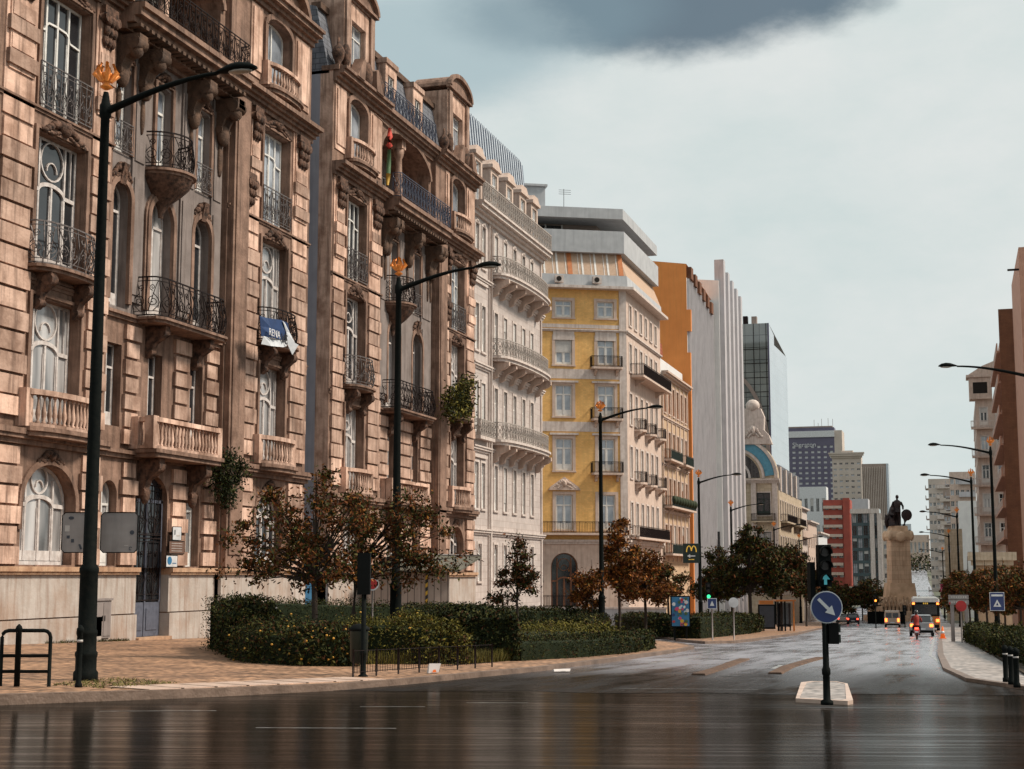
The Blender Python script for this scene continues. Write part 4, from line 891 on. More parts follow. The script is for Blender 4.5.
# ---------------- white house with bow front
def white_house():
    y0, y1 = 95.25, 113.4; L = y1-y0; T = thing('bow_fronted_house', 'white tiled apartment house with bowed balconies and striped metal roof', 'building', (-31, y0, 0), rad(90)); F = (0, 0, 0); zg = -2.5
    rows = [(6.1, 3.1), (11.0, 3.7), (16.9, 3.2), (22.8, 2.9)]; cu = [1.15, 2.65]; cb = [5.6, 7.9, 10.3, 12.7, 15.0]
    W_ = [(u, z, .82, h) for z, h in rows for u in cu+cb]+[(u, 1.2, .8, 2.5) for u in (1.9, 5.6, 7.9, 10.3, 12.7, 15.0)]
    Wt = [w for w in W_ if w[1] > 2]; Wg = [w for w in W_ if w[1] < 2]
    face(T, F, L, 4.4, 27.0, 'white_tile', Wt, trim='white_trim', style='french', fm='frame_white', pm='glass_dark', w=.09)
    face(T, F, L, zg, 4.395, 'white_tile', Wg, trim='white_trim', style='french', rise=1, fm='frame_white', pm='glass_dark', w=.08)
    b = MB().m('dark_void'); b.box(.3, L-.3, .6, .8, zg, 27); b.m('pink_stone'); b.poly([(L, 0, zg), (L, 12, zg), (L, 12, 27), (L, 0, 27)]); b.poly([(0, 12, zg), (0, 0, zg), (0, 0, 27), (0, 12, 27)]); b.build('side_wall', T)
    c = MB().m('white_trim')
    for z in (4.3, 9.9, 15.6, 21.6): cornice(c, 0, L, z, 0, [(.15, .1), (.15, .22), (.1, .3)], ends=False)
    cornice(c, 0, L, 26.2, 0, [(.25, .2), (.2, .45), (.25, .75), (.15, .9)], ends=False)
    for u in (.12, 3.9, 17.6): c.box(u-.12, u+.12, -.12, .01, zg+.8, 26.2)
    for z in (8.6, 20.6, 26.0-.5): c.box(.5, 3.3, -.16, .01, z+.9, z+1.1)
    for u in cu+cb: carve(c, u, 26.1-.25, 1.0, .35, 0, int(u*7), .12)
    c.build('moulding', T)
    for z, full in ((11.0, 1), (16.9, 0), (22.8, 1)):
        p = bow(4.2, 16.9, 1.5, 0, 18, .42); m = MB().m('white_trim'); slab(m, p, z-.42, z-.22, 0); slab(m, p, z-.215, z-.05, .12)
        o = m.build('bow_balcony', T)
        k = MB().m('pink_stone')
        for u in (4.9, 6.7, 9.1, 11.5, 13.9, 16.2): bracket(k, u, .3, 0, z-1.6, z-.43, 1.25)
        k.build('bracket', o); g = MB().m('iron_lattice'); railing(g, [(a, min(b_+.08, 0)) for a, b_ in p], z-.04, z+1.15, r=.026, cell=.5, style='lattice', top=.05); g.build('railing', o)
    p = [(.3, 0), (.3, -.6), (3.6, -.6), (3.6, 0)]; m = MB().m('white_trim'); slab(m, p, 10.7, 10.95, 0); o = m.build('balcony_floor', T); g = MB().m('iron_lattice'); railing(g, p, 10.96, 12.0, r=.024, cell=.5, style='lattice', top=.05); g.build('railing', o)
    m = MB().m('iron_lattice'); railing(m, [(.1, -.8), (L-.1, -.8)], 27.06, 28.4, r=.028, cell=.5, style='lattice', top=.06); m.build('railing', T)
    r = MB().m('stripe_metal'); r.prism_yz([(.9, 27), (1.6, 34.4), (1.8, 34.7), (12, 34.7), (12, 27)], 0, L); r.m('stripe_light')
    k = 0
    while k*.62 < L-.3: r.prism_yz([(.83, 27), (1.53, 34.45), (1.7, 34.8), (1.9, 34.8), (1.0, 27)], k*.62+.05, k*.62+.30); k += 1
    ro = r.build('roof', T)
    for u in (1.9, 5.8, 9.6, 13.2, 16.5):
        d = MB().m('pink_stone'); wall(d, u-.95, u+.95, 27.02, 30.6, [(u-.6, u+.6, 27.5, 30.3, 0, .2)], y=.15); d.poly([(u-.95, .15, 27), (u-.95, .15, 30.6), (u-.95, 2, 30.6), (u-.95, 2, 27)]); d.poly([(u+.95, .15, 27), (u+.95, 2, 27), (u+.95, 2, 30.6), (u+.95, .15, 30.6)])
        d.box(u-1.1, u+1.1, -.05, 2, 30.6, 30.85); d.prism_xz([(u-1.1, 30.855), (u+1.1, 30.855), (u+.6, 31.3), (u-.6, 31.3)], 0.02, 2); d.build('dormer', ro)
        win(T, F, u, 27.5, 1.2, 2.8, y=.28, style='cross', fm='frame_white', pm='glass_sky', w=.09)
    dp = MB().m('white_trim'); dp.tube([(3.95, -.22, zg), (3.95, -.22, 26)], .07, 6); dp.build('drainpipe', T)
mat('iron_lattice', (.38, .34, .31), (.26, .22, .20), rough=.7, scale=8)
white_house()
# ---------------- yellow corner building
mat('board_green2', (.012, .02, .02), rough=.6)
def yellow_house():
    cx, cy = -29.0, 135.7; L = 16.0; a = rad(26.5); ox, oy = cx-L*math.cos(a), cy-L*math.sin(a)
    T = thing('corner_apartment_block', 'yellow tiled corner block with white attic storeys and tan awnings', 'building', (ox, oy, 0), a)
    F = (0, 0, 0); G = (L, 0, rad(63.5)); zg = -3.6; SL = 17.0
    c1, c2 = L-5.95, L-1.95; c0 = L-10.2
    rows = [(25.35, 1.55), (20.9, 2.5), (16.1, 2.9), (11.1, 2.95), (5.7, 3.2)]
    Wy = [(u, z, 1.6, h) for z, h in rows for u in (c0, c1, c2)]
    face(T, F, L, 4.5, 28.0, 'yellow_tile', Wy, trim='pink_stone', style='french', fm='frame_white', pm='glass_sky', w=.10, tw=.28, transom=.7)
    face(T, F, L, zg, 4.495, 'pink_stone', [(c1, zg+.9, 2.5, 6.3)], style='triple', rise=1, fm='brown_brick', pm='glass_dark', w=.10, depth=.3)
    s = [(1.9+2.5*i, z, 1.0, h) for i in range(6) for z, h in ((25.0, 1.9), (20.6, 2.6), (15.6, 2.9), (10.6, 2.9), (5.4, 2.9))]
    face(T, G, SL, zg, 28.0, 'pink_stone', s, trim='white_trim', style='french', fm='frame_white', pm='glass_dark', w=.09)
    b = MB().m('dark_void'); b.box(.4, L-1.0, .7, .9, zg, 27.9); b.m('pink_stone'); b.poly([(0, 14, zg), (0, 0, zg), (0, 0, 28), (0, 14, 28)]); b.build('side_wall', T)
    m = MB().m('white_trim')
    m.box(L-.65, L+.03, -.10, .01, zg, 28.0)
    for z in (24.35, 19.6, 14.7): m.box(0, L-.66, -.05, .01, z, z+.9 if z < 24 else z+.35)
    cornice(m, 0, L+.1, 24.0, 0, [(.12, .12), (.12, .24)], ends=False); cornice(m, 0, L, 4.4, 0, [(.2, .15), (.2, .3)], ends=False)
    for z in (28-4.9-.2+.8-.2, ):
        for u in (c0, c1, c2): m.box(u-1.0, u+1.0, -.09, -.05, z-.3, z+.55)
    for u in (c0, c1, c2):
        for z in (19.2, 14.35): m.box(u-1.35, u+1.35, -.22, .01, z+.02, z+.2)
    u = c1; m.m('pink_stone').prism_xz([(u-1.5, 9.3), (u+1.5, 9.3), (u+1.3, 9.6), (u+.6, 10.1), (u, 10.5), (u-.6, 10.1), (u-1.3, 9.6)], -.25, .01); carve(m, u, 9.9, 2.2, .9, -.15, 5, .2)
    m.build('moulding', T)
    m = MB().m('white_trim'); cornice(m, 0, SL, 24.0, 0, [(.12, .12), (.12, .24)], ends=False); cornice(m, 0, SL, 4.4, 0, [(.2, .15), (.2, .3)], ends=False); part(T, G, m, 'moulding')
    aw = MB().m('board_green2'); aw.prism_yz([(.01, .9), (.01, 2.9), (-.25, 2.9), (-1.3, 1.1), (-1.3, .9)], c1-3.9, c1-2.2); aw.build('shop_awning', T)
    for z in (20.7, 15.9, 10.9): small_balcony(T, F, c2, 2.9, z, .8)
    for z in (20.7, 15.9, 10.9): small_balcony(T, F, c0-1.2, 2.9, z, .8)
    small_balcony(T, F, L-5, 9.6, 5.4, .9, style='bars')
    small_balcony(T, G, 9.2, 14.5, 20.3, 1.3, 1.1)
    for z in (15.3, 10.3):
        for i in (1, 3, 5): small_balcony(T, G, 1.9+2.5*i, 2.1, z, 1.0, path='bow')
    small_balcony(T, G, 8.5, 15.5, 5.1, 1.0)
    # attic: sloping awning storey, white parapets, recessed glazing, concrete roof plate
    pts = lambda g, ln=L: None
    dirS = Vector((math.cos(rad(63.5)), math.sin(rad(63.5))))
    def ring(g):                        # plan outline pushed out by g
        n2 = Vector((math.sin(rad(63.5)), -math.cos(rad(63.5)))); e = dirS*SL
        t = g*math.tan(rad(63.5/2)); return [(-.1, -g), (L+t, -g), (L+e.x+n2.x*g, e.y+n2.y*g)]
    def band(mb, g0, z0, g1, z1):
        A, B = ring(g0), ring(g1)
        for i in range(2): mb.poly([(*A[i], z0), (*A[i+1], z0), (*B[i+1], z1), (*B[i], z1)])
    r = MB().m('white_trim'); band(r, 0, 28.0, .9, 28.0); band(r, .9, 28.0, .9, 28.25); band(r, .9, 28.25, .0, 28.25); r.m('grey_concrete')
    band(r, .25, 28.255, .15, 29.4); r.m('tan_awning'); band(r, .12, 29.4, -.75, 31.6); r.m('grey_concrete'); band(r, -.10, 31.6, -.10, 33.7); band(r, -.10, 31.6, -.9, 31.6); band(r, -.10, 33.7, -.5, 33.7); band(r, -.5, 33.7, -.5, 32.9); band(r, -.5, 33.0, -3.2, 33.0)
    band(r, -.2, 34.9, -.2, 35.9); band(r, -.2, 34.9, -3.4, 34.9); band(r, -.2, 35.9, -9.0, 36.1)
    r.m('brown_tower'); band(r, -3.2, 33.0, -3.2, 34.9); r.build('attic', T)
    f = MB()
    for i in range(14):                   # frames between the awnings
        u = L-.4-1.22*i+.0; mm = 'orange_wood' if i % 4 == 0 else 'frame_white'
        if u < 0: break
        f.m(mm); w_ = .22 if i % 4 == 0 else .09; n = f.vs([(u-w_, -.16, 29.4), (u+w_, -.16, 29.4), (u+w_, .71, 31.6), (u-w_, .71, 31.6)]); f.face(n, n+1, n+2, n+3)
        f.m('frame_white'); n = f.vs([(u-.42, -.15, 29.4), (u-.36, -.15, 29.4), (u-.36, .72, 31.6), (u-.42, .72, 31.6)]); f.face(n, n+1, n+2, n+3)
    f.build('awning_frame', T)
    for i in range(6):
        o = MB().m('glass_dark'); u = L-6.2-1.6*i; o.box(u-.72, u+.72, 3.05, 3.15, 33.2, 34.7); o.m('frame_white').box(u+.72, u+.86, 3.02, 3.15, 33.1, 34.8); o.build('attic_window', T)
    for u in (c1-.5, c2-.9):
        o = MB().m('white_trim'); o.box(u-.4, u+.4, -.75, -.3, 28.5, 29.15); o.m('dark_void'); o.cyl((u-.05, -.78, 28.83), (u-.05, -.74, 28.83), .24, 12); o.build('air_conditioner', T)
    o = MB().m('grey_concrete'); o.box(L-14, L-7.4, 1.2, 8, 36.0, 38.0); o.box(L-14.2, L-7.2, 1.0, 8.2, 38.0, 38.2); o.build('lift_house', T)
    an = MB().m('iron'); an.tube([(L-5, 4, 36.8), (L-5, 4, 38.6)], .03, 4); [an.tube([(L-5.5, 4, 38.5-.2*i), (L-4.3, 4, 38.5-.2*i)], .02, 4) for i in range(3)]; an.build('aerial', T)
yellow_house()
def tan_house():
    T = thing('tan_apartment_house', 'tan narrow house with dark green balcony rails beside the yellow block', 'building', (-29, 153.2, 0), rad(90)); F = (0, 0, 0); L = 15.5; zg = -4
    Wt = [(1.6+2.5*i, z, 1.05, 2.9) for i in range(6) for z in (18.6, 13.7, 8.8, 3.9)]
    face(T, F, L, zg, 22.6, 'tan_render', Wt, trim='pink_stone', style='french', fm='orange_wood', pm='glass_dark')
    s = MB().m('pink_stone'); s.poly([(0, 12, zg), (0, 0, zg), (0, 0, 22.6), (0, 12, 22.6)]); s.poly([(L, 0, zg), (L, 12, zg), (L, 12, 22.6), (L, 0, 22.6)]); s.build('side_wall', T)
    m = MB().m('pink_stone'); cornice(m, 0, L, 22.2, 0, [(.2, .2), (.2, .5), (.2, .7)], ends=False); [cornice(m, 0, L, z, 0, [(.15, .1), (.12, .2)], ends=False) for z in (8.0, 12.9, 17.8)]
    for i in range(7): m.box(.2+2.5*i, .5+2.5*i, -.1, .01, 3, 22.2)
    m.m('pale_panel').box(0, L, .5, 3, 22.82, 24.4); m.build('moulding', T)
    small_balcony(T, F, 4, 7, 13.6, .9, iron='green_iron'); small_balcony(T, F, 12, 5, 13.6, .9, iron='green_iron'); small_balcony(T, F, 7.7, 15, 8.7, 1.0, iron='green_iron')
    small_balcony(T, F, 7.7, 15, 3.8, 1.0, iron='green_iron')
    for i in range(9):
        p = MB().m('leaf_dark'); p.ball((1+1.6*i, -1.05, 9.35), (.42, .3, .45), 7, 5); p.build('potted_plant', T)
    r = MB().m('orange_render'); r.box(2, 5, 1.2, 4, 22.6, 25.0); r.m('red_tile').prism_xz([(1.6, 25.0), (5.4, 25.0), (4.6, 26.3), (2.2, 26.3)], .8, 4.4); r.m('iron').lathe([(.3, 0), (.35, .6), (.15, 1.2), (.05, 2.1)], 1.2, 3, 8, z=26); r.build('roof_dormer', T)
mat('leaf_dark', (.018, .03, .014), (.03, .04, .015), rough=.8, scale=9)
tan_house()
def orange_block():
    L = 17.0; X1, Y1 = -29.0, 169.5
    T = thing('orange_office_block', 'tall office block with orange end wall and pale ribbed street front', 'building', (X1-L, Y1, 0), 0); zg = -4.5
    f = MB().m('orange_render'); top = lambda u: 39.8-2.4*u/L
    f.poly([(0, 0, zg), (L, 0, zg), (L, 0, top(L)), (0, 0, top(0))]); f.prism_xz([(L-.1, zg), (L+.35, zg), (L+.35, 27), (L-.1, 27)], -.01, .5); f.box(L-.1, L+.45, -.02, .5, 29.5, 32); f.build('end_wall', T)
    G = (L, 0, rad(90)); SL = 18.6
    Wt = [(1.5+3*i, z, .8, 1.4) for i, z in ((0, 22), (1, 22.5), (3, 20.5), (0, 15), (2, 9.8), (4, 18), (5, 14), (1, 6), (3, 5.4), (2, 5.6), (4, 5))]
    face(T, G, SL, zg, 35.8, 'pale_panel', Wt, style='pair', fm='frame_pale', pm='glass_dark')
    m = MB().m('grey_panel')
    for i in range(21): m.box(.25+.9*i, .38+.9*i, -.28, .01, zg, 35.7)
    part(T, G, m, 'fin')
    m = MB().m('brown_brick')
    for i in range(6): m.box(.4+3*i, 1.9+3*i, -.5, .3, 34.9-.3*i+.8, 36.3-.3*i+.8)
    part(T, G, m, 'parapet'); r = MB().m('orange_render'); r.poly([(0, 0, top(0)), (L, 0, top(L)), (L, SL, top(L)-1), (0, SL, top(0))]); r.build('roof', T)
    r = MB().m('grey_concrete'); r.box(L-3.2, L-1.4, 9, 11, 35, 38.6); r.build('chimney', T)
orange_block()
def ribbed_tower():
    T = thing('ribbed_tower', 'pale grey tower with tall vertical ribs and blank end wall', 'building', (-36, 188.5, 0), 0); zg = -5; L = 7.9; SL = 18.5
    f = MB().m('pale_panel'); f.poly([(0, 0, zg), (L, 0, zg), (L, 0, 39), (0, 0, 39.8)]); f.poly([(L, 0, zg), (L, SL, zg), (L, SL, 40.2), (L, 0, 39)]); f.poly([(0, 0, 39.8), (L, 0, 39), (L, SL, 40.2), (0, SL, 40)]); f.build('wall', T)
    for i in range(5): m = MB().m('grey_panel'); m.box(L-.6, L+.6, .4+3.9*i, 1.9+3.9*i, zg, 41.2-.35*i if i else 41.8); m.build('rib', T)
    m = MB().m('white_trim'); m.prism_xy([(L-4.2, -1.2), (L+.3, -1.2), (L+.3, 0), (L-4.2, 0)], 2, 2.4); m.m('glass_dark').box(L-3, L-.4, -.08, .01, 3, 7); m.build('entrance_canopy', T)
ribbed_tower()
def glass_building():
    T = thing('glass_office_block', 'glass office block with a dark arch on its front and pale mirrored side', 'building', (-34.5, 228, 0), 0); L = 8.0; SL = 24; zg = -6
    f = MB().m('curtain_wall'); f.poly([(0, 0, zg), (L, 0, zg), (L, 0, 39.8), (0, 0, 39.8)]); f.build('front_wall', T)
    s = MB().m('curtain_wall_pale'); s.poly([(L, 0, zg), (L, 7, zg), (L, 7, 39.0), (L, 0, 39.8)]); s.poly([(L, 7, zg), (L+.15, SL, zg), (L+.15, SL, 37.8), (L, 7, 37.4)]); s.build('side_wall', T)
    r = MB().m('grey_concrete'); r.poly([(0, 0, 39.8), (L, 0, 39.8), (L, SL, 38), (0, SL, 38)]); r.m('iron').box(L-4, L-3.3, 1, 2, 39.8, 41.2); r.m('brown_tower').box(L-7, L-5.2, 1, 2, 39.8, 41.0); r.box(L-2.7, L-1.9, 1, 2, 39.8, 41.1); r.build('roof', T)
    a = MB().m('brown_tower'); a.strip(arc(L-7.6, 20, 7.2, 13.0, 90, 0, 20)+[(L-.4, 6)], .55, -.35, .01); a.build('arch_band', T)
    e = MB().m('hotel_purple'); e.box(L-.16, L+.06, -.06, .1, zg, 39.8); e.build('corner_post', T)
    q = MB().m('red_block'); q.box(L-4.2, L-1.9, -.04, .005, 21.5, 24.6); q.m('glass_dark'); q.box(L-4.2, L-1.9, -.03, .005, 14, 21.4); q.build('shutter_panel', T)
    m = MB().m('iron')
    for i in range(1, 5): m.box(i*1.9-.05, i*1.9+.05, -.07, .004, zg, 39.8)
    for j in range(20): m.box(0, L-.2, -.055, .004, zg+2.2*j, zg+2.2*j+.09)
    m.build('mullion', T)
glass_building()
def arch_building():
    T = thing('arched_gable_house', 'cream stone house with a pale blue arch and tall scrolled gable', 'building', (-36.2, 209, 0), 0); L = 12.8; SL = 32; zg = -5.5; G = (L, 0, rad(90)); c = 6.6
    Wt = [(u, z, 1.9, 3.1) for u in (1.9, 10.7) for z in (9.8, 4.4, -.8)]+[(c, 4.4, 2.6, 3.2), (c, -.8, 2.6, 3.2)]
    face(T, (0, 0, 0), L, zg, 14.6, 'cream_stone', Wt, trim='white_trim', style='french', fm='green_iron', pm='glass_dark', depth=.35)
    s = [(1.8+3.1*i, z, 1.3, 2.7) for i in range(10) for z in (9.2, 4.2, -1)]
    face(T, G, SL, zg, 13.2, 'cream_stone', s, trim='white_trim', style='french', fm='frame_white', pm='glass_dark')
    g = MB().m('cream_stone')
    g.prism_xz([(0, 14.6)]+arc(c, 14.9, 6.2, 6.0, 180, 0, 24)+[(L, 14.6)], 0, 1.2); g.build('gable', T)
    b = MB().m('arch_blue'); b.strip(arc(c, 14.9, 5.05, 4.95, 176, 4, 24), 1.25, -.16, .02); b.build('blue_arch_band', T)
    b = MB().m('white_trim'); b.strip(arc(c, 14.9, 5.95, 5.75, 180, 0, 24), .42, -.4, .02); b.strip(arc(c, 14.9, 4.2, 4.1, 180, 0, 20), .36, -.3, .02)
    cornice(b, -.2, L+.2, 14.2, 0, [(.2, .3), (.2, .5), (.2, .7)], ends=False)
    for u in (0.5, 3.6, 9.4, 12.3): b.box(u-.35, u+.35, -.3, .01, -1, 14.2)
    b.build('moulding', T)
    w = MB().m('glass_dark'); w.prism_xz(arc(c, 14.95, 3.7, 3.6, 180, 0, 16), -.02, -.01); w.m('frame_pale'); w.box(c-.3, c+.3, -.25, -.021, 14.9, 18.3); w.strip(arc(c, 14.9, 2.3, 2.5, 180, 0, 14), .3, -.2, -.022); w.build('lunette_window', T)
    tc_ = c; c = c+2.9; t = MB().m('white_trim'); t.prism_xz([(c-2.6, 19.6), (c+2.6, 19.6), (c+2.2, 20.8), (c+1.5, 21.6), (c+1.6, 23.4), (c+1.1, 24.6), (c-1.1, 24.6), (c-1.6, 23.4), (c-1.5, 21.6), (c-2.2, 20.8)], -.5, 1.0); t.m('glass_dark').lathe([(.01, 0), (.55, .01)], c, -.53, 10, z=22.6) if False else None
    t.ball((c, -.1, 25.0), (1.0, .8, .9), 10, 7); carve(t, c+.1, 21.5, 2.6, 2.0, -.45, 8, .4); t.build('scrolled_gable_top', T); c = tc_
    for z in (9.0, 4.0): small_balcony(T, (0, 0, 0), 10.7, 3.2, z, .9, stone='cream_stone'); small_balcony(T, G, 9, 14, z, 1.0, stone='cream_stone'); small_balcony(T, G, 24, 10, z, 1.0, stone='cream_stone')
    r = MB().m('slate'); r.prism_yz([(1.2, 14.6), (3.5, 17), (SL, 17), (SL, 12.9), (1.2, 12.9)], .3, L-.3); r.m('white_trim')
    for i in range(4): r.box(L-1.2, L+.1, 2+7*i, 3.4+7*i, 13.2, 16.6)
    r.build('roof', T)
arch_building()
def simple(name, label, x0, x1, yt, d, m, rows, cols, z0=None, fm='frame_white', pm='glass_dark', style='pair', depth=9, wf=.55, hf=.5, top=None, trim=None, yb=None, rz=None, side=None, rise=0, ybot=600):
    """a far building facing the camera side of the street; x0..x1 and yt are where its outline falls in the photograph, d its distance"""
    p = at(x0, yt, d); q = ray(x1, yt); q = Vector((0, 0, EYE))+q*(p.y/q.y); L = q.x-p.x; zt = p.z; zg = -9 if z0 is None else z0; zb = at(x0, yb, d).z if yb else zt-1.5
    T = thing(name, label, 'building', (p.x, p.y, 0), 0)
    nz = rows; H = (zb-(at(x0, ybot, d).z if z0 is None else z0+1))/nz; cw = L/cols
    wins = [((i+.5)*cw, zb-(j+1)*H+H*(1-hf)*.5, cw*wf, H*hf) for i in range(cols) for j in range(nz)]
    face(T, (0, 0, 0), L, zg, zt, m, wins, depth=.4, style=style, fm=fm, pm=pm, w=max(.08, cw*.04), trim=trim, tw=cw*.05, name='wall')
    s = MB().m(side or m); s.poly([(L, 0, zg), (L, depth, zg), (L, depth, zt), (L, 0, zt)]); s.poly([(0, depth, zg), (0, 0, zg), (0, 0, zt), (0, depth, zt)]); s.poly([(0, 0, zt), (L, 0, zt), (L, depth, zt), (0, depth, zt)]); s.build('side_wall', T)
    return T, L, zt, d/FPX
# hotel
T, L, zt, k = simple('hotel_tower', 'dark violet hotel tower with white window grid and lettering on top', 784, 834, 428.5, 720, 'hotel_purple', 11, 8, fm='hotel_white', pm='hotel_white', style='pair', wf=.50, hf=.42, yb=445, ybot=502)
b = MB().m('hotel_white'); b.box(0, L+.1, -.6, .01, zt-4.6, zt-1.6); b.build('roof_band', T)
b = MB().m('brown_tower'); b.box(1, L-1, 1, 8, zt, zt+.8); [b.tube([(L*t, 2, zt), (L*t, 2, zt+h)], .12, 4) for t, h in ((.6, 4), (.68, 2.5), (.75, 4.4), (.88, 4.6), (.97, 4.2))]; b.build('mast', T)
b = MB().m('beige_tower'); b.box(L, L+3.6, 0, 16, -9, zt-1.5); b.build('stair_tower', T)
text('Sheraton', 3.1, 'hotel_white', T, (L*.40, -.3, zt-8.2), (rad(90), 0, 0), name='sign_lettering')
T, L, zt, k = simple('beige_tower_block', 'beige tower block with projecting cornice beside the violet hotel', 832, 861, 456, 640, 'beige_tower', 8, 5, fm='white_trim', style='pair', wf=.55, hf=.36, yb=461, ybot=508)
b = MB().m('beige_tower'); cornice(b, 0, L, zt-1, 0, [(.8, .6), (.9, 1.4), (.6, 1.8)]); b.box(L*.3, L*.7, 4, 9, zt+1, zt+2.5); b.build('cornice', T)
T, L, zt, k = simple('brown_tower_block', 'brown ribbed tower block behind the statue column', 861.5, 886, 464, 600, 'brown_tower', 1, 1, wf=.1, hf=.01, yb=470)
for i in range(14): b = MB().m('beige_tower'); b.box(L*i/14+.1, L*i/14+.32, -.4, .01, -9, zt-1.2); b.build('rib', T)
b = MB().m('stripe_light'); b.box(L, L+.9, -.3, 13, -9, zt); b.build('edge_panel', T)
T, L, zt, k = simple('red_apartment_block', 'red apartment block with balcony rows in the far row', 823, 850, 500, 480, 'red_block', 8, 4, fm='white_trim', pm='glass_dark', wf=.6, hf=.45, yb=503, ybot=580)
for j in range(8): b = MB().m('pink_stone'); zz = zt-2.6-3.0*j; b.box(0, L*.7, -1.0, .01, zz-.2, zz+.7); b.build('balcony', T)
b = MB().m('red_block'); b.box(L*.74, L*.98, -1.2, .01, -9, zt+.5); b.build('stair_shaft', T)
T, L, zt, k = simple('dark_glass_block', 'dark teal glass block in a white frame left of the statue', 851, 879, 509, 420, 'dark_teal', 7, 5, fm='dark_teal', pm='glass_dark', wf=.8, hf=.8, yb=512)
b = MB().m('white_trim'); b.box(-.2, L, -1.0, .01, zt-1.3, zt); [b.box(L*t, L*t+1.2, -.9, .008, -9, zt-1.3) for t in (.66, .92)]; b.build('frame', T)
simple('grey_attic_block', 'small grey block with flat roof just above the red block', 846, 868, 499, 520, 'grey_panel', 3, 4, yb=501)
simple('white_terrace_block', 'white low block with dark roof box left of the red block', 797, 826, 487, 540, 'hotel_white', 4, 5, yb=492, trim=None)
simple('cream_far_block', 'cream slab block half hidden behind the statue column', 872, 892, 520, 460, 'beige_tower', 8, 4, yb=523)
def street_row(name, label, x, ya, yb_, zt, m, rows, cols, w=1.2, hh=2.2, face_dir='left', bal=None, trim='white_trim', depth=10, fm='frame_white', roofm=None, endm=None):
    """building standing along the street at x, from ya to yb_"""
    zg = -8; L = yb_-ya; left = face_dir == 'left'
    T = thing(name, label, 'building', (x, ya if left else yb_, 0), rad(90) if left else rad(-90))
    H = (zt-.8+6.5)/rows; cw = L/cols
    wins = [((i+.5)*cw, zt-.8-(j+1)*H+.6, min(w, cw*.6), min(hh, H*.65)) for i in range(cols) for j in range(rows)]
    face(T, (0, 0, 0), L, zg, zt, m, wins, trim=trim, style='french', fm=fm, pm='glass_dark', depth=.25)
    s = MB().m(endm or m); s.poly([(L, 0, zg), (L, depth, zg), (L, depth, zt), (L, 0, zt)]); s.poly([(0, depth, zg), (0, 0, zg), (0, 0, zt), (0, depth, zt)]); s.poly([(0, 0, zt), (L, 0, zt), (L, depth, zt), (0, depth, zt)]); s.build('end_wall', T)
    mo = MB().m(trim); cornice(mo, 0, L, zt-.5, 0, [(.2, .2), (.25, .5)], ends=False); mo.build('cornice', T)
    if bal:
        for j in range(rows-1):
            b = MB().m(bal); zz = zt-.8-(j+1)*H+.5; b.box(.5, L-.5, -1.1, .01, zz-.2, zz); b.box(.5, L-.5, -1.1, -1.0, zz, zz+.9); b.build('balcony', T)
    return T
street_row('pale_street_house', 'pale grey house with dark roof box after the arched house', -24.6, 243, 262, 12.8, 'white_trim', 4, 5, bal='pink_stone', roofm='slate')
street_row('narrow_stone_house', 'narrow stone house between the pale house and the low white one', -24.5, 262.5, 279, 11.0, 'pink_stone', 4, 4, bal=None)
street_row('low_white_house', 'low white house last in the left street row', -24.3, 279.5, 299, 9.5, 'hotel_white', 3, 4)
b = thing('roof_plant_room', 'black plant room box on a roof below the hotel', 'plant room', (-26.4, 250, 12.8)); m = MB().m('dark_teal'); m.box(-2, 1.2, 0, 4, .02, 2.6); m.m('iron').box(-2.1, 1.3, -.1, 4.1, 2.6, 2.75); [m.box(-1.9+.5*i, -1.75+.5*i, -.06, 0, .1, 2.5) for i in range(6)]; m.build('louvred_box', b)
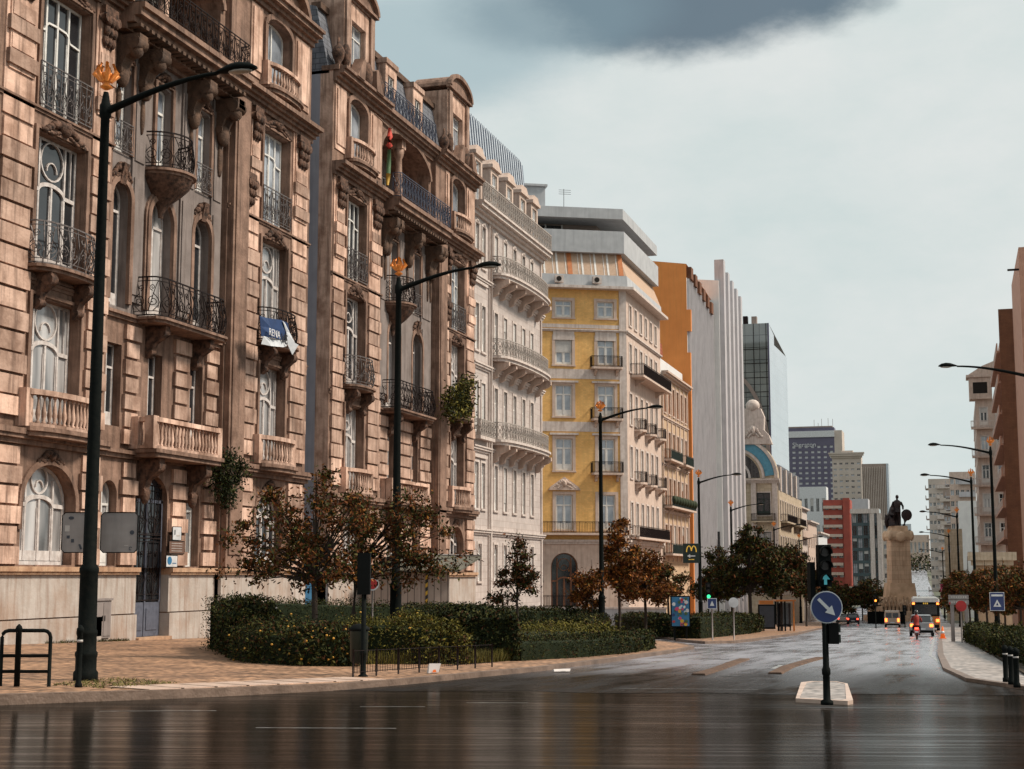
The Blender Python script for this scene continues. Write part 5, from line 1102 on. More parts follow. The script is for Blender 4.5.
# ---------------- right side of the avenue
def right_side():
    bk = at(1009, 400, 196); T = thing('brick_apartment_block', 'dark brown brick apartment block with salmon balconies on the right', 'building', (bk.x, bk.y, 0), 0); L = 10; zg = -6.5; zt = 36.6
    f = MB().m('brown_brick'); f.poly([(0, 0, zg), (L, 0, zg), (L, 0, zt), (0, 0, zt)]); f.poly([(0, 0, zt), (L, 0, zt), (L, 40, zt), (0, 40, zt)]); f.box(-.9, -.0, 0.02, .3, zg+8, zt); f.build('brick_wall', T)
    G = (0, 40, rad(-90)); Wt = [(3+5*i, -1.4+4.1*j, 1.8, 2.2) for i in range(8) for j in range(9)]
    face(T, G, 40, zg, zt, 'salmon', Wt, style='pair', fm='frame_white', pm='glass_dark', depth=.3)
    for j in range(8): m = MB().m('salmon'); z = 2.4+4.1*j; m.box(1, 39.6, -1.3, .01, z-.25, z); m.box(1, 39.6, -1.3, -1.15, z, z+1.0); m.m('white_trim'); [m.box(1+.8*i, 1.15+.8*i, -1.33, -1.30, z+.1, z+.95) for i in range(48)]; part(T, G, m, 'balcony')
    bk = at(1025, 400, 171); T = thing('salmon_apartment_block', 'salmon apartment block at the right edge of the photo', 'building', (bk.x, bk.y, 0), 0); zt = 39.4; L = 14
    Wt = [(u, -1+4.2*j, 1.6, 2.2) for u in (2.6, 5.6, 8.6) for j in range(9)]
    face(T, (0, 0, 0), L, zg, zt, 'salmon', Wt, trim='white_trim', style='pair', fm='frame_white', pm='glass_dark')
    for j in range(8): m = MB().m('pink_stone'); z = 2.3+4.2*j; m.box(1.1, L, -1.3, .01, z-.2, z); m.m('salmon').box(1.1, L, -1.3, -1.2, z, z+1); m.build('balcony', T)
    m = MB().m('salmon'); m.poly([(0, 24, zg), (0, 0, zg), (0, 0, zt), (0, 24, zt)]); m.poly([(0, 0, zt), (L, 0, zt), (L, 24, zt), (0, 24, zt)]); m.m('iron').box(-1.3, 0, .5, .8, zt-2.6, zt-2.4); m.build('side_wall', T)
    bk = at(976, 420, 239); T = thing('turreted_apartment_house', 'pinkish stone house with jutting corner turret behind the brick block', 'building', (bk.x, bk.y, 0), 0); L = 9; zt = 29.5; zg = -8
    Wt = [(u, -2.2+4.6*j, 1.1, 2.8) for u in (1.2, 3.6, 6) for j in range(7)]
    face(T, (0, 0, 0), L, zg, zt, 'pink_stone', Wt, trim='white_trim', style='french', fm='frame_white', pm='glass_dark')
    face(T, (0, 30, rad(-90)), 30, zg, zt, 'pink_stone', [(2+3.2*i, -2.2+4.6*j, 1.2, 2.8) for i in range(9) for j in range(7)], trim='white_trim', style='french', fm='frame_white', pm='glass_dark')
    m = MB().m('pink_stone'); m.prism_xy([(-.9, -.9), (2.6, -.9), (2.6, 2.8), (-.9, 2.8)], 29.51, 33); m.prism_xy([(-1.3, -1.2), (3.0, -1.2), (3.0, 3.2), (-1.3, 3.2)], 33, 33.4); m.prism_xz([(-1.0, 33.4), (3.2, 33.4), (3.2, 35.6), (1.2, 34.8)], -1, 3); m.m('dark_void').box(-.3, 1.9, -.92, -.89, 30.4, 32.2); m.build('turret', T)
    for j in range(6): m = MB().m('pink_stone'); z = 2.0+4.6*j; p = boxy(-.8, 3.4, 1.1, 0, .4); slab(m, p, z-.3, z); m.m('white_trim'); railing(m, p, z, z+1.0, r=.03, cell=.7, style='bars', top=.06); m.build('balcony', T)
    TT = []; TT.append(simple('terraced_apartment_block', 'grey stepped apartment block with blue balconies right of the far hill', 949, 975, 472, 330, 'pink_stone', 11, 5, yb=476, wf=.7, hf=.5))
    simple('white_ribbed_block', 'low white ribbed block in front of the stepped apartments', 958, 978, 501, 292, 'pale_panel', 1, 1, wf=.2, hf=.01, yb=505)
    TT.append(simple('beige_slab_block', 'beige slab block with many balconies beside the far hill avenue', 928, 951, 479, 430, 'beige_tower', 13, 6, yb=482, wf=.7, hf=.42))
    for (q, L, zt, k), dz_, mm in zip(TT, (2.75, 2.9), ('grey_panel', 'white_trim')):
        for j in range(11): b = MB().m(mm); z = zt-2.6-dz_*j; b.box(L*.35, L-.1, -1.1, .01, z-.2, z); b.box(L*.35, L-.1, -1.1, -1.0, z, z+.9); b.box(-.9, .01, .6, 8.6, z-.2, z); b.box(-.9, -.8, .6, 8.6, z, z+.9); b.build('balcony', q)
    simple('cream_blank_block', 'cream low block with blank wall near the right lamps', 944, 962, 529, 270, 'cream_stone', 2, 2, wf=.3, hf=.2, yb=532)
    simple('distant_blue_block', 'thin pale blue block far beyond the statue', 900, 911, 524, 900, 'stripe_light', 5, 3, yb=526)
    simple('distant_pink_block', 'small pink block far up the hill', 909, 929, 535, 820, 'pink_stone', 3, 5, yb=537)
    kq = at(968, 560, 150); T = thing('kiosk_canopy', 'flat cream canopy over a pavement kiosk under the right lamps', 'kiosk', (kq.x, kq.y, gz(4, 150)+.1)); m = MB().m('cream_stone'); m.box(0, 4.6, 0, 5, 6.6, 7.4); m.box(.3, 4.3, .4, 4.6, 6.1, 6.6); m.build('canopy', T); m = MB().m('tan_render'); m.box(.5, 4.0, 1.0, 4.4, -.1, 6.1); m.build('kiosk_body', T); m = MB().m('glass_dark'); m.box(.9, 3.6, .92, 1.0, 3, 5.2); m.build('window', T)
right_side()
T, L, zt, k = simple('corner_flats', 'reddish brown flats with dark balconies between beige slab and lamp row', 943, 957, 490, 390, 'brown_tower', 10, 4, yb=493, wf=.7, hf=.5)
for j in range(9): b = MB().m('beige_tower'); z = zt-2.8-3.0*j; b.box(-.9, L, -1.0, .01, z-.2, z+.7); b.build('balcony', T)
# ---------------- low garden wall before the corner block, statue column
def statue():
    p = at(900, 600, 262); z0 = gz(p.x, p.y)-.1; s = 262/FPX
    T = thing('monument_column', 'carved stone monument column carrying a dark bronze statue group', 'monument', (p.x, p.y, z0), YAW)
    zz = lambda py: at(900, py, 262).z-z0
    def sq(mb, hw, a, b, hw2=None):
        h2 = hw if hw2 is None else hw2; n = mb.vs([(x*hw, y*hw, a) for x, y in ((-1, -1), (1, -1), (1, 1), (-1, 1))]+[(x*h2, y*h2, b) for x, y in ((-1, -1), (1, -1), (1, 1), (-1, 1))])
        for q in ((0, 3, 2, 1), (4, 5, 6, 7), (0, 1, 5, 4), (1, 2, 6, 5), (2, 3, 7, 6), (3, 0, 4, 7)): mb.face(*(n+i for i in q))
    m = MB().m('statue_stone_plain'); sq(m, 5.2, 0, 1.0); sq(m, 4.7, 1.01, zz(606), 4.5); sq(m, 3.1, zz(606), zz(597), 2.9); sq(m, 3.7, zz(606)-.02, zz(606)+.25); sq(m, 2.35, zz(597), zz(583), 2.1)
    m.build('base', T)
    m = MB().m('statue_stone'); sq(m, 1.72, zz(583), zz(540), 1.62); m.build('shaft', T)
    m = MB().m('statue_stone_plain'); sq(m, 1.85, zz(540), zz(537), 2.05); sq(m, 2.1, zz(537), zz(531), 1.9); sq(m, 1.45, zz(531), zz(526), 1.35)
    for x, y in ((-1, -1), (1, -1), (1, 1), (-1, 1)): m.ball((x*1.85, y*1.85, zz(536)), (.45, .45, .9), 8, 6)
    m.ball((0, -2.0, zz(537)), (.95, .3, .9), 10, 7); m.build('capital', T)
    r = random.Random(5)
    m = MB().m('statue_stone_plain')
    for i in range(13):
        x = -3.9+.65*i; h = r.uniform(2.0, 2.7); a = [(x, -4.6, 2.2+zz(606)*.0+.0), ]
        zb = 1.9; m.tube([(x-.12, -4.75, zb), (x-.1, -4.75, zb+h*.48), (x, -4.75, zb+h*.62), (x+.05, -4.75, zb+h*.84)], [.16, .24, .30, .12], 7); m.ball((x+.06, -4.8, zb+h*.94), (.15, .16, .19), 7, 6); m.tube([(x, -4.8, zb+h*.78), (x+.4*r.choice((-1, 1)), -5.1, zb+h*.6)], [.11, .07], 5)
    m.box(-4.5, 4.5, -5.05, -4.5, 1.0, 1.9); m.build('relief_figures', T)
    # bronze group: standing marshal, cloak, winged figure with shield
    S = thing('bronze_statue', 'dark bronze statue of a standing man with a winged figure and shield', 'statue', (p.x, p.y, z0+zz(526)), YAW)
    m = MB().m('bronze'); m.sm = True
    m.tube([(-.25, 0, 0), (-.28, 0, 1.6), (-.2, 0, 2.7)], [.32, .36, .48], 9); m.tube([(.35, .1, 0), (.3, 0, 1.5), (.15, 0, 2.7)], [.3, .34, .45], 9)
    m.tube([(0, 0, 2.4), (0, 0, 3.3), (.02, 0, 4.2), (.02, 0, 4.5)], [.62, .60, .72, .34], 10); m.tube([(.02, 0, 4.4), (.04, -.03, 4.8)], [.2, .17], 8); m.ball((.05, -.05, 5.05), (.29, .32, .37), 10, 8); m.ball((.05, -.35, 5.02), (.05, .07, .07), 6, 5)
    m.tube([(-.6, 0, 4.15), (-.95, -.15, 3.4), (-.7, -.5, 2.8)], [.22, .19, .14], 8); m.tube([(.65, 0, 4.15), (1.0, -.1, 3.4), (.9, -.5, 2.9)], [.22, .19, .14], 8)
    m.build('standing_figure', S)
    c = MB().m('bronze'); c.sm = True; c.tube([(.1, .35, 4.2), (-.4, .5, 3.0), (-.9, .55, 1.4), (-1.2, .5, .05)], [.5, .75, .85, .95], 9); c.build('cloak', S)
    w = MB().m('bronze'); w.sm = True; w.tube([(-1.2, -1.0, .0), (-1.35, -1.0, 1.0), (-1.2, -1.0, 1.9), (-1.15, -1.0, 2.4)], [.62, .5, .42, .2], 9); w.ball((-1.15, -1.05, 2.75), (.22, .24, .28), 9, 7); w.tube([(-1.4, -1, 2.1), (-1.9, -1.0, 1.7), (-1.95, -1.2, 1.1)], [.14, .12, .09], 6); w.prism_xz([(-1.5, 1.2), (-2.3, 2.2), (-2.45, .6), (-2.1, -.6), (-1.7, .0)], -.8, -.65); w.build('winged_figure', S)
    h = MB().m('bronze'); h.sm = True; h.ball((1.5, -.5, 1.9), (.95, .22, 1.0), 14, 8); h.tube([(.9, -.3, 2.4), (1.3, -.4, 1.0), (1.0, -.4, .0)], [.3, .34, .3], 7); h.build('shield', S)
statue()
def garden_wall():
    a = Vector((-27.5, 128)); b = Vector((-18, 131)); T = thing('garden_wall', 'low pale garden wall with iron rail before the yellow block', 'wall', (-38, 121, 0), rad(12))
    m = MB().m('grey_concrete'); m.box(0, 15, 0, .4, -3.6, -1.2); m.m('white_trim').box(-.05, 15.05, -.06, .46, -1.2, -1.05); m.build('wall_body', T); g = MB().m('iron'); railing(g, [(.2, .2), (8.5, .2)], -1.04, -.1, cell=.8, style='bars', r=.025); g.build('railing', T)
garden_wall()
# ================================================================ things on the street
RT = YAW                               # faces the junction
def gzp(x, y): return gz(x, y)+.13+TL*(-12-x)        # left pavement surface
def gzr(x, y): return gz(x, y)+.13
mat('sign_grey', (.30, .27, .26), (.24, .21, .205), rough=.45, scale=4, metal=.2, streak=.3)
mat('sticker_dark', (.04, .045, .06), rough=.5); mat('sticker_pale', (.5, .46, .44), rough=.5)
mat('sign_blue', (.012, .03, .13), (.01, .024, .10), rough=.3, spec=.5); mat('sign_white', (.66, .68, .70), rough=.35); mat('sign_red', (.45, .03, .03), rough=.4)
mat('banner_blue', (.015, .045, .14), (.010, .028, .09), rough=.5, scale=3); mat('banner_white', (.62, .64, .67), (.5, .52, .56), rough=.6, scale=4)
mat('letter_black', (.012, .012, .016), rough=.5); mat('letter_white', (.7, .7, .72), rough=.5); mat('letter_yellow', (.75, .45, .05), rough=.4, emit=(1, .6, .1), estr=.25)
mat('board_green', (.010, .022, .016), rough=.35); mat('poster_white', (.62, .62, .64), rough=.5); mat('poster_blue', (.03, .16, .32), rough=.5); mat('poster_yellow', (.62, .33, .03), rough=.6)
mat('plaque_brown', (.16, .09, .065), rough=.5); mat('tarp_blue', (.035, .14, .26), (.02, .09, .18), rough=.6, scale=6, streak=.4); mat('hazard_black', (.02, .02, .02), rough=.6); mat('hazard_yellow', (.6, .38, .04), rough=.6)
mat('hut_panel', (.40, .34, .30), (.33, .27, .24), rough=.6, scale=2, brick=(.35, 9, .03, (.4, .4, .4), 0), streak=.3)
mat('canopy_sheet', (.17, .16, .13), (.10, .09, .07), rough=.7, scale=2, streak=.4); mat('bin_green', (.012, .022, .016), rough=.5); mat('pink_cloth', (.55, .06, .16), (.45, .05, .12), rough=.6)
mat('cabinet_grey', (.27, .23, .22), (.21, .18, .17), rough=.5, scale=3, streak=.4); mat('signal_green', (.02, .4, .2), rough=.3, emit=(.05, 1, .35), estr=1.6); mat('signal_cyan', (.1, .4, .45), rough=.3, emit=(.15, .75, .85), estr=.22)
mat('signal_amber', (.8, .25, .03), rough=.3, emit=(1, .30, .04), estr=3.0); mat('signal_off', (.03, .02, .02), rough=.2); mat('tail_red', (.6, .03, .02), rough=.2, emit=(1, .06, .03), estr=5.0); mat('tail_orange', (.8, .18, .03), rough=.2, emit=(1, .17, .03), estr=5.0)
mat('cone_orange', (.8, .16, .03), rough=.5, emit=(1, .2, .03), estr=.25); mat('flag_red', (.5, .05, .03), rough=.7); mat('flag_green', (.06, .12, .05), rough=.7); mat('flag_yellow', (.55, .32, .05), rough=.7)
mat('paint_yellow', (.42, .15, .02), rough=.3, spec=.6, coat=.5); mat('paint_beige', (.40, .31, .24), rough=.3, coat=.5); mat('paint_silver', (.32, .32, .33), rough=.3, metal=.4, coat=.5); mat('tyre', (.012, .012, .012), rough=.8); mat('cloth_red', (.30, .03, .02), rough=.8); mat('cloth_dark', (.02, .02, .025), rough=.8); mat('helmet_dark', (.02, .02, .022), rough=.2, coat=.6); mat('paint_white', (.62, .62, .62), rough=.3, coat=.5); mat('plastic_black', (.008, .009, .009), rough=.6, spec=.06); mat('paper', (.62, .56, .54), rough=.8); mat('skin', (.5, .3, .2), rough=.6); mat('shelter_orange', (.55, .18, .03), rough=.4); mat('paint_red', (.4, .03, .02), rough=.3, coat=.4); mat('paint_dark', (.03, .035, .05), rough=.3, coat=.4)
# ---------------- street lamps
def street_lamp(arm, proto=None):
    T = thing('street_lamp', '', 'street lamp', group='tall black street lamps along both kerbs')
    m = MB().m('lamp_black'); m.lathe([(.24, 0), (.24, .25), (.205, .3), (.205, .55), (.22, .6), (.22, .66), (.19, .7), (.19, 1.0), (.205, 1.05), (.205, 1.1), (.18, 1.15), (.175, 2.3), (.19, 2.34), (.19, 2.42), (.135, 2.5), (.125, 5), (.11, 8), (.09, 12.2), (.12, 12.25), (.12, 12.5), (.09, 12.55), (.07, 12.7), (.05, 12.8)], 0, 0, 14, z=-.1); m.build('pole', T)
    m = MB().m('lamp_black'); n = 12; m.tube([(0, 0, 12.25)]+[(arm*t, 0, 12.25+.62*math.sin(t*1.45)/.99) for t in [i/n for i in range(1, n+1)]], [.085-.045*i/n for i in range(n+1)], 8); m.build('arm', T)
    h = MB().m('lamp_black'); h.sm = True; s = 1 if arm > 0 else -1
    k = 12; prof = [(-.05, .04), (.1, .10), (.3, .17), (.5, .19), (.72, .15), (.86, .05)]
    n0 = len(h.v)
    for t, w in prof:
        for j in range(k): a = math.pi*2*j/k; zz = math.sin(a)*w*(.8 if math.sin(a) > 0 else .25); h.v.append((arm+s*t, math.cos(a)*w, 12.88+zz+.03*math.sin(t*3)))
    for i in range(len(prof)-1):
        for j in range(k): q = n0+i*k; h.face(q+j, q+(j+1) % k, q+k+(j+1) % k, q+k+j)
    h.face(*range(n0, n0+k)); h.face(*range(n0+len(prof)*k-1, n0+(len(prof)-1)*k-1, -1)); o = h.build('lamp_head', T)
    g = MB().m('lamp_glass'); g.ball((arm+s*.5, 0, 12.86), (.27, .13, .05), 10, 6); g.build('lens', o)
    c = MB().m('lamp_orange'); c.lathe([(.04, 0), (.14, .06), (.05, .14), (.10, .2), (.17, .34), (.12, .38)], 0, 0, 9, z=12.75)
    for i in range(7):
        a = 2*math.pi*i/7; c.tube([(.09*math.cos(a), .09*math.sin(a), 12.95), (.24*math.cos(a), .24*math.sin(a), 13.1), (.15*math.cos(a), .15*math.sin(a), 13.32)], [.05, .06, .03], 5)
    c.tube([(0, 0, 13.0), (0, 0, 13.4)], [.06, .03], 5); c.build('crown_finial', T)
    return T
LL = [((85, 690), 'nearest street lamp on the left pavement carrying the backs of two grey signs'), ((395, 662), 'second street lamp on the left, rising from the garden bed before the slate-roofed palace'),
      ((602, 642), 'street lamp before the yellow corner block at the end of the clipped low hedge'), ((701, 632.6), 'street lamp beside the green fast food board'), ((733, 628.4), 'street lamp just right of the one with the green board'),
      ((776, 625.6), 'street lamp behind the bus shelter with the orange frame'), ((801, 624), 'farthest street lamp of the left kerb, before the low white house')]
LR = [((1043, 648.8), 'nearest right-hand lamp, only its arm and head inside the photo edge'), ((998, 637.2), 'right-hand lamp carrying the blue sign with a white triangle'), ((977, 632.8), 'right-hand lamp standing between the blue sign and the direction board'), ((961, 627.6), 'right-hand lamp with the larger pink banner on its pole'), ((952, 624.7), 'right-hand lamp with the smaller pink banner on its pole'), ((945, 622.3), 'farthest right-hand lamp of the row')]
for side, lst, arm in (('l', LL, 2.55), ('r', LR, -3.4)):
    pr = None
    for (px, py), lab in lst:
        g = on_ground(px, py); o = street_lamp(arm) if pr is None else copy_tree(pr)
        if pr is None: pr = o
        o.location = (g.x, g.y, g.z+(.2 if side == 'l' else .13)); o['label'] = lab; o.scale = (1, 1, .94 if side == 'l' else 1.04)
        if side == 'l': LLP = locals().get('LLP', []); LLP.append(o)
lampL1 = on_ground(85, 690)
# ---------------- grey backs of signs on the nearest lamp
def sign_backs():
    p = lampL1; z0 = at(85, 553, 31.0).z; F_ = Vector((-math.sin(YAW), math.cos(YAW), 0)); R_ = Vector((math.cos(YAW), math.sin(YAW), 0))
    for lab, a, b in (('grey sign back with dark stickers left of the nearest lamp pole', -.66, -.10), ('wider grey sign back with one blue dot right of the nearest lamp pole', .12, .86)):
        q = Vector((p.x, p.y, z0))+F_*.30; T = thing('road_sign', lab, 'road sign', q, YAW)
        m = MB().m('sign_grey'); r = .06; P = [(a+r, 0), (b-r, 0), (b, r), (b, .80-r), (b-r, .80), (a+r, .80), (a, .80-r), (a, r)]; m.prism_xz(P, 0, .03); m.build('panel', T)
        e = MB().m('plastic_black'); e.strip(P+[P[0], P[1]], .018, -.006, .034); e.build('rim', T)
        s = MB()
        if a < 0:
            s.m('sticker_dark'); s.prism_xz(arc(a+.18, .69, .06, .035, 0, 360, 7)[:-1], -.004, .0); s.box(a+.10, a+.16, -.004, 0, .28, .34); s.box(a+.19, a+.25, -.004, 0, .20, .27); s.prism_xz([(a+.34, .16), (a+.38, .17), (a+.42, .07), (a+.38, .06)], -.004, 0); s.m('sticker_pale').box(a+.06, a+.15, -.0035, 0, .42, .54)
        else:
            s.m('sticker_dark'); s.prism_xz(arc(b-.11, .40, .045, .045, 0, 360, 14)[:-1], -.004, 0); s.strip(arc(b-.13, .08, .03, .03, 30, 300, 8), .012, -.004, 0); s.m('sticker_pale').box(b-.26, b-.18, -.0035, 0, .13, .145)
        s.build('sticker', T)
        b_ = MB().m('lamp_black'); b_.box(min(a, b-.1) if a > 0 else -.12, .14 if a > 0 else -.06, .03, .06, .2, .25); b_.box(-.12 if a < 0 else .1, .14 if a > 0 else -.08, .03, .06, .6, .65); b_.build('clamp', T)
sign_backs()
# ---------------- hoop barrier, bollards, cabinet
def hoop():
    g = on_ground(24, 697); T = thing('hoop_barrier', 'black steel hoop barrier with two cross rails at the left pavement edge', 'barrier', (g.x, g.y, gzp(g.x, g.y)), YAW)
    m = MB().m('lamp_black'); w, h = .44, 1.0; m.tube([(-w, 0, 0), (-w, 0, h-.12)]+[(-w+.12-.12*math.cos(a), 0, h-.12+.12*math.sin(a)) for a in (.5, 1.0, 1.57)]+[(w-.12+.12*math.sin(a), 0, h-.12+.12*math.cos(a)) for a in (0, .5, 1.0, 1.57)]+[(w, 0, 0)], .035, 7); m.build('hoop', T)
    for z in (.55, .27): m = MB().m('lamp_black'); m.tube([(-w, 0, z), (w, 0, z)], .03, 6); m.build('cross_rail', T)
    m = MB().m('lamp_black'); m.lathe([(.055, -.15), (.055, 1.0), (.07, 1.02), (.05, 1.08), (.01, 1.12)], -.12, -.06, 10); m.build('post', T)
hoop()
def bollard(lab, x, y, z, h, r=.045, grp=None):
    T = thing('bollard', lab, 'bollard', (x, y, z), 0, grp); m = MB().m('lamp_black'); m.lathe([(r*1.3, 0), (r*1.3, .08), (r, .1), (r, h-.12), (r*1.3, h-.10), (r*1.3, h-.05), (r*.6, h), (.005, h+.02)], 0, 0, 10, z=-.02); m.build('post', T)
    m = MB().m('sticker_pale'); m.lathe([(r+.003, h*.72), (r+.003, h*.76)], 0, 0, 10); m.build('band', T); return T
g = on_ground(78, 697); bollard('thin black bollard standing just before the nearest lamp pole', g.x, g.y, gzp(g.x, g.y), 1.12, .05)
for px, py, lab in ((1006, 681, 'left of three black bollards on the right pavement corner'), (1011.5, 683.5, 'middle of three black bollards on the right pavement corner'), (1017, 686.5, 'right of three black bollards on the right pavement corner')):
    g = on_ground(px, py, .13); bollard(lab, g.x, g.y, g.z, .8, .055, 'bollards on the right corner')
def cabinet():
    p = on_x(101, 641, -30.55); T = thing('utility_cabinet', 'grey electricity cabinet against the pale plinth behind the nearest lamp', 'cabinet', (-30.75, p.y, gzp(-30.7, p.y)), rad(90))
    m = MB().m('cabinet_grey'); m.box(-.55, .55, -.25, .3, .12, 1.5); m.box(-.6, .6, -.3, .3, 1.5, 1.58); m.build('cabinet_body', T)
    m = MB().m('plinth'); m.box(-.5, .5, -.2, .3, -.1, .12); m.build('foot', T)
    for s in (-1, 1): m = MB().m('cabinet_grey'); m.box(min(s*.02, s*.5), max(s*.02, s*.5), -.27, -.25, .2, 1.42); d = m.build('door', T); k = MB().m('plastic_black'); k.box(s*.08-.02, s*.08+.02, -.29, -.27, .75, .95); k.build('handle', d)
cabinet()
# ---------------- notices on the palace wall
def notice(lab, x0, y0, x1, y1, m, X=-30.78, extra=None):
    a = on_x(x0, y1, X); b = on_x(x1, y0, X); T = thing('wall_notice', lab, 'notice', (X, a.y, a.z), rad(90)); w = b.y-a.y; h = b.z-a.z
    q = MB().m(m); q.box(0, w, 0, .025, 0, h); q.build('panel', T); q = MB().m('plastic_black'); q.strip([(0, 0), (w, 0), (w, h), (0, h), (0, 0)], .03, -.006, .02); q.build('rim', T)
    if extra: e = MB(); extra(e, w, h); e.build('print', T)
notice('white notice with faint dark print right of the doorway', 172.5, 527, 181.5, 540, 'poster_white', extra=lambda e, w, h: (e.m('sticker_dark').box(w*.2, w*.3, -.008, 0, h*.4, h*.75), e.m('sticker_pale').box(w*.45, w*.8, -.008, 0, h*.3, h*.4)))
notice('brown metal plaque below the white notice', 169, 541.5, 184.5, 553.5, 'plaque_brown', extra=lambda e, w, h: (e.m('sticker_pale'), [e.box(w*.15, w*.85, -.006, 0, h*(.2+.2*i), h*(.24+.2*i)) for i in range(4)]))
notice('blue and white notice lowest by the doorway', 166, 555.5, 177.5, 567, 'poster_white', extra=lambda e, w, h: (e.m('poster_blue').prism_xz(arc(w*.3, h*.55, w*.2, h*.35, 0, 360, 14)[:-1], -.01, 0), e.box(w*.55, w*.9, -.01, 0, h*.3, h*.36)))
notice('small yellow notice left of the doorway beside the sign backs', 127, 523, 133.5, 538, 'poster_yellow', extra=lambda e, w, h: e.m('sticker_dark').box(w*.2, w*.8, -.008, 0, h*.48, h*.56))
# ---------------- sale banner tied to the railing
def sale_banner():
    X = -29.25; T = thing('sale_banner', 'blue and white sale banner hung crooked over the balcony railing', 'banner', (X, 62.0, 13.0), rad(90))
    P = [[on_x(*q, X) for q in row] for row in (((260, 316), (270, 318), (280, 320), (287, 323), (290, 332)), ((262, 326), (272, 328), (281, 330), (288, 333), (293, 343)), ((263.5, 336), (273, 338), (281, 340), (286, 341), (293.5, 349)))]
    def cloth(rows, m, name, dy=0.0):
        mb = MB().m(m); nR, nC = len(rows), len(rows[0]); V = []
        for i, r in enumerate(rows):
            for j, q in enumerate(r): V.append((q.y-62.0, -(q.x-X)+.10*math.sin(j*1.9+i*.8)+dy, q.z-13.0))
        n = mb.vs(V); n2 = mb.vs([(x, y+.02, z) for x, y, z in V])
        for i in range(nR-1):
            for j in range(nC-1): a = n+i*nC+j; mb.face(a, a+nC, a+nC+1, a+1); a = n2+i*nC+j; mb.face(a, a+1, a+nC+1, a+nC)
        return mb.build(name, T)
    c = cloth(P, 'banner_blue', 'blue_cloth')
    Q = [[on_x(*q, X) for q in row] for row in (((263.5, 336), (273, 338), (281, 340), (286, 341)), ((262.5, 344), (272, 346), (281, 347.3), (287, 346)))]
    cloth(Q, 'banner_white', 'white_strip', -.01)
    R_ = [[on_x(*q, X) for q in row] for row in (((280, 321), (284, 323)), ((285, 332), (288, 333)), ((287, 345), (291.5, 343)), ((291, 355), (294, 345)))]; cloth(R_, 'banner_white', 'folded_edge', -.14)
    b = on_x(273.2, 346, X); text('VE', .62, 'letter_black', T, (b.y-62.0+.55, -(b.x-X)-.13, b.z-13.0+.42), (rad(90), 0, 0), align='LEFT', extrude=.01)
    for q in ((264.3, 330.0), ): b = on_x(*q, X); text('RENA', .46, 'letter_white', T, (b.y-62.0+.2, -.13, b.z-13.0-.05), (rad(90), 0, 0), align='LEFT', extrude=.01)
sale_banner()
def hanging_flag():
    X = -29.35; a = on_x(389.5, 128, X); T = thing('hanging_flag', 'rolled red and green flag hanging from the loggia of the slate-roofed palace', 'flag', (X, a.y, a.z), rad(90))
    m = MB().m('stone'); m.tube([(0, 0, 0), (0, .9, .9)], .04, 5); m.build('pole', T); m = MB().m('flag_red'); m.sm = True; m.tube([(0, 0, 0), (.05, 0, -.5), (0, 0, -1.0), (.0, 0, -1.3)], [.07, .17, .2, .1], 9); m.build('red_cloth', T)
    m = MB().m('flag_green'); m.sm = True; m.tube([(0, 0, -1.25), (-.05, 0, -2.0), (-.1, 0, -2.7)], [.10, .13, .12], 9); m.m('flag_yellow').tube([(-.1, 0, -2.65), (-.2, 0, -3.3)], [.14, .06], 8); m.build('green_cloth', T)
hanging_flag()
# ---------------- traffic light behind the bin, litter bin
def signal_head(T, x, y, z, lit=None, litm='signal_green', s=1.0, facing=-1, arrow=False):
    m = MB().m('plastic_black'); m.box(x-.14*s, x+.14*s, y-.12, y+.12, z, z+.92*s); h = m.build('signal_head', T)
    for i in range(3):
        zz = z+(.16+.30*i)*s; m = MB().m('plastic_black'); A = arc(x, zz, .12*s, .12*s, -20, 200, 10)
        m.strip(A, .02, y+facing*.30, y+facing*.12) if facing < 0 else m.strip(A, .02, y+.12, y+.30); m.build('visor', h)
        m = MB().m(litm if lit == i else 'signal_off')
        if lit == i and arrow: m.prism_xz([(x-.025, zz-.09), (x+.025, zz-.09), (x+.025, zz), (x+.08, zz), (x, zz+.10), (x-.08, zz), (x-.025, zz)], y+facing*.125-.004, y+facing*.125+.004)
        else: m.prism_xz(arc(x, zz, .10*s, .10*s, 0, 360, 14)[:-1], y+facing*.125-.004, y+facing*.125+.004)
        m.build('lens', h)
    return h
def traffic_light(lab, px, py, H, lit, litm, facing=-1, name='traffic_light', lift=.13, extra=None, ped=False, arrow=False, hs=1.0):
    g = on_ground(px, py, lift); T = thing(name, lab, 'traffic light', (g.x, g.y, g.z), YAW)
    m = MB().m('lamp_black'); m.lathe([(.11, 0), (.11, .06), (.065, .09), (.06, .5), (.075, .52), (.075, .6), (.055, .64), (.05, H-.1)], 0, 0, 12, z=-.03); m.build('pole', T)
    signal_head(T, 0, -.02, H-.95*hs, lit, litm, facing=facing, arrow=arrow, s=hs)
    if extra: extra(T)
    return T
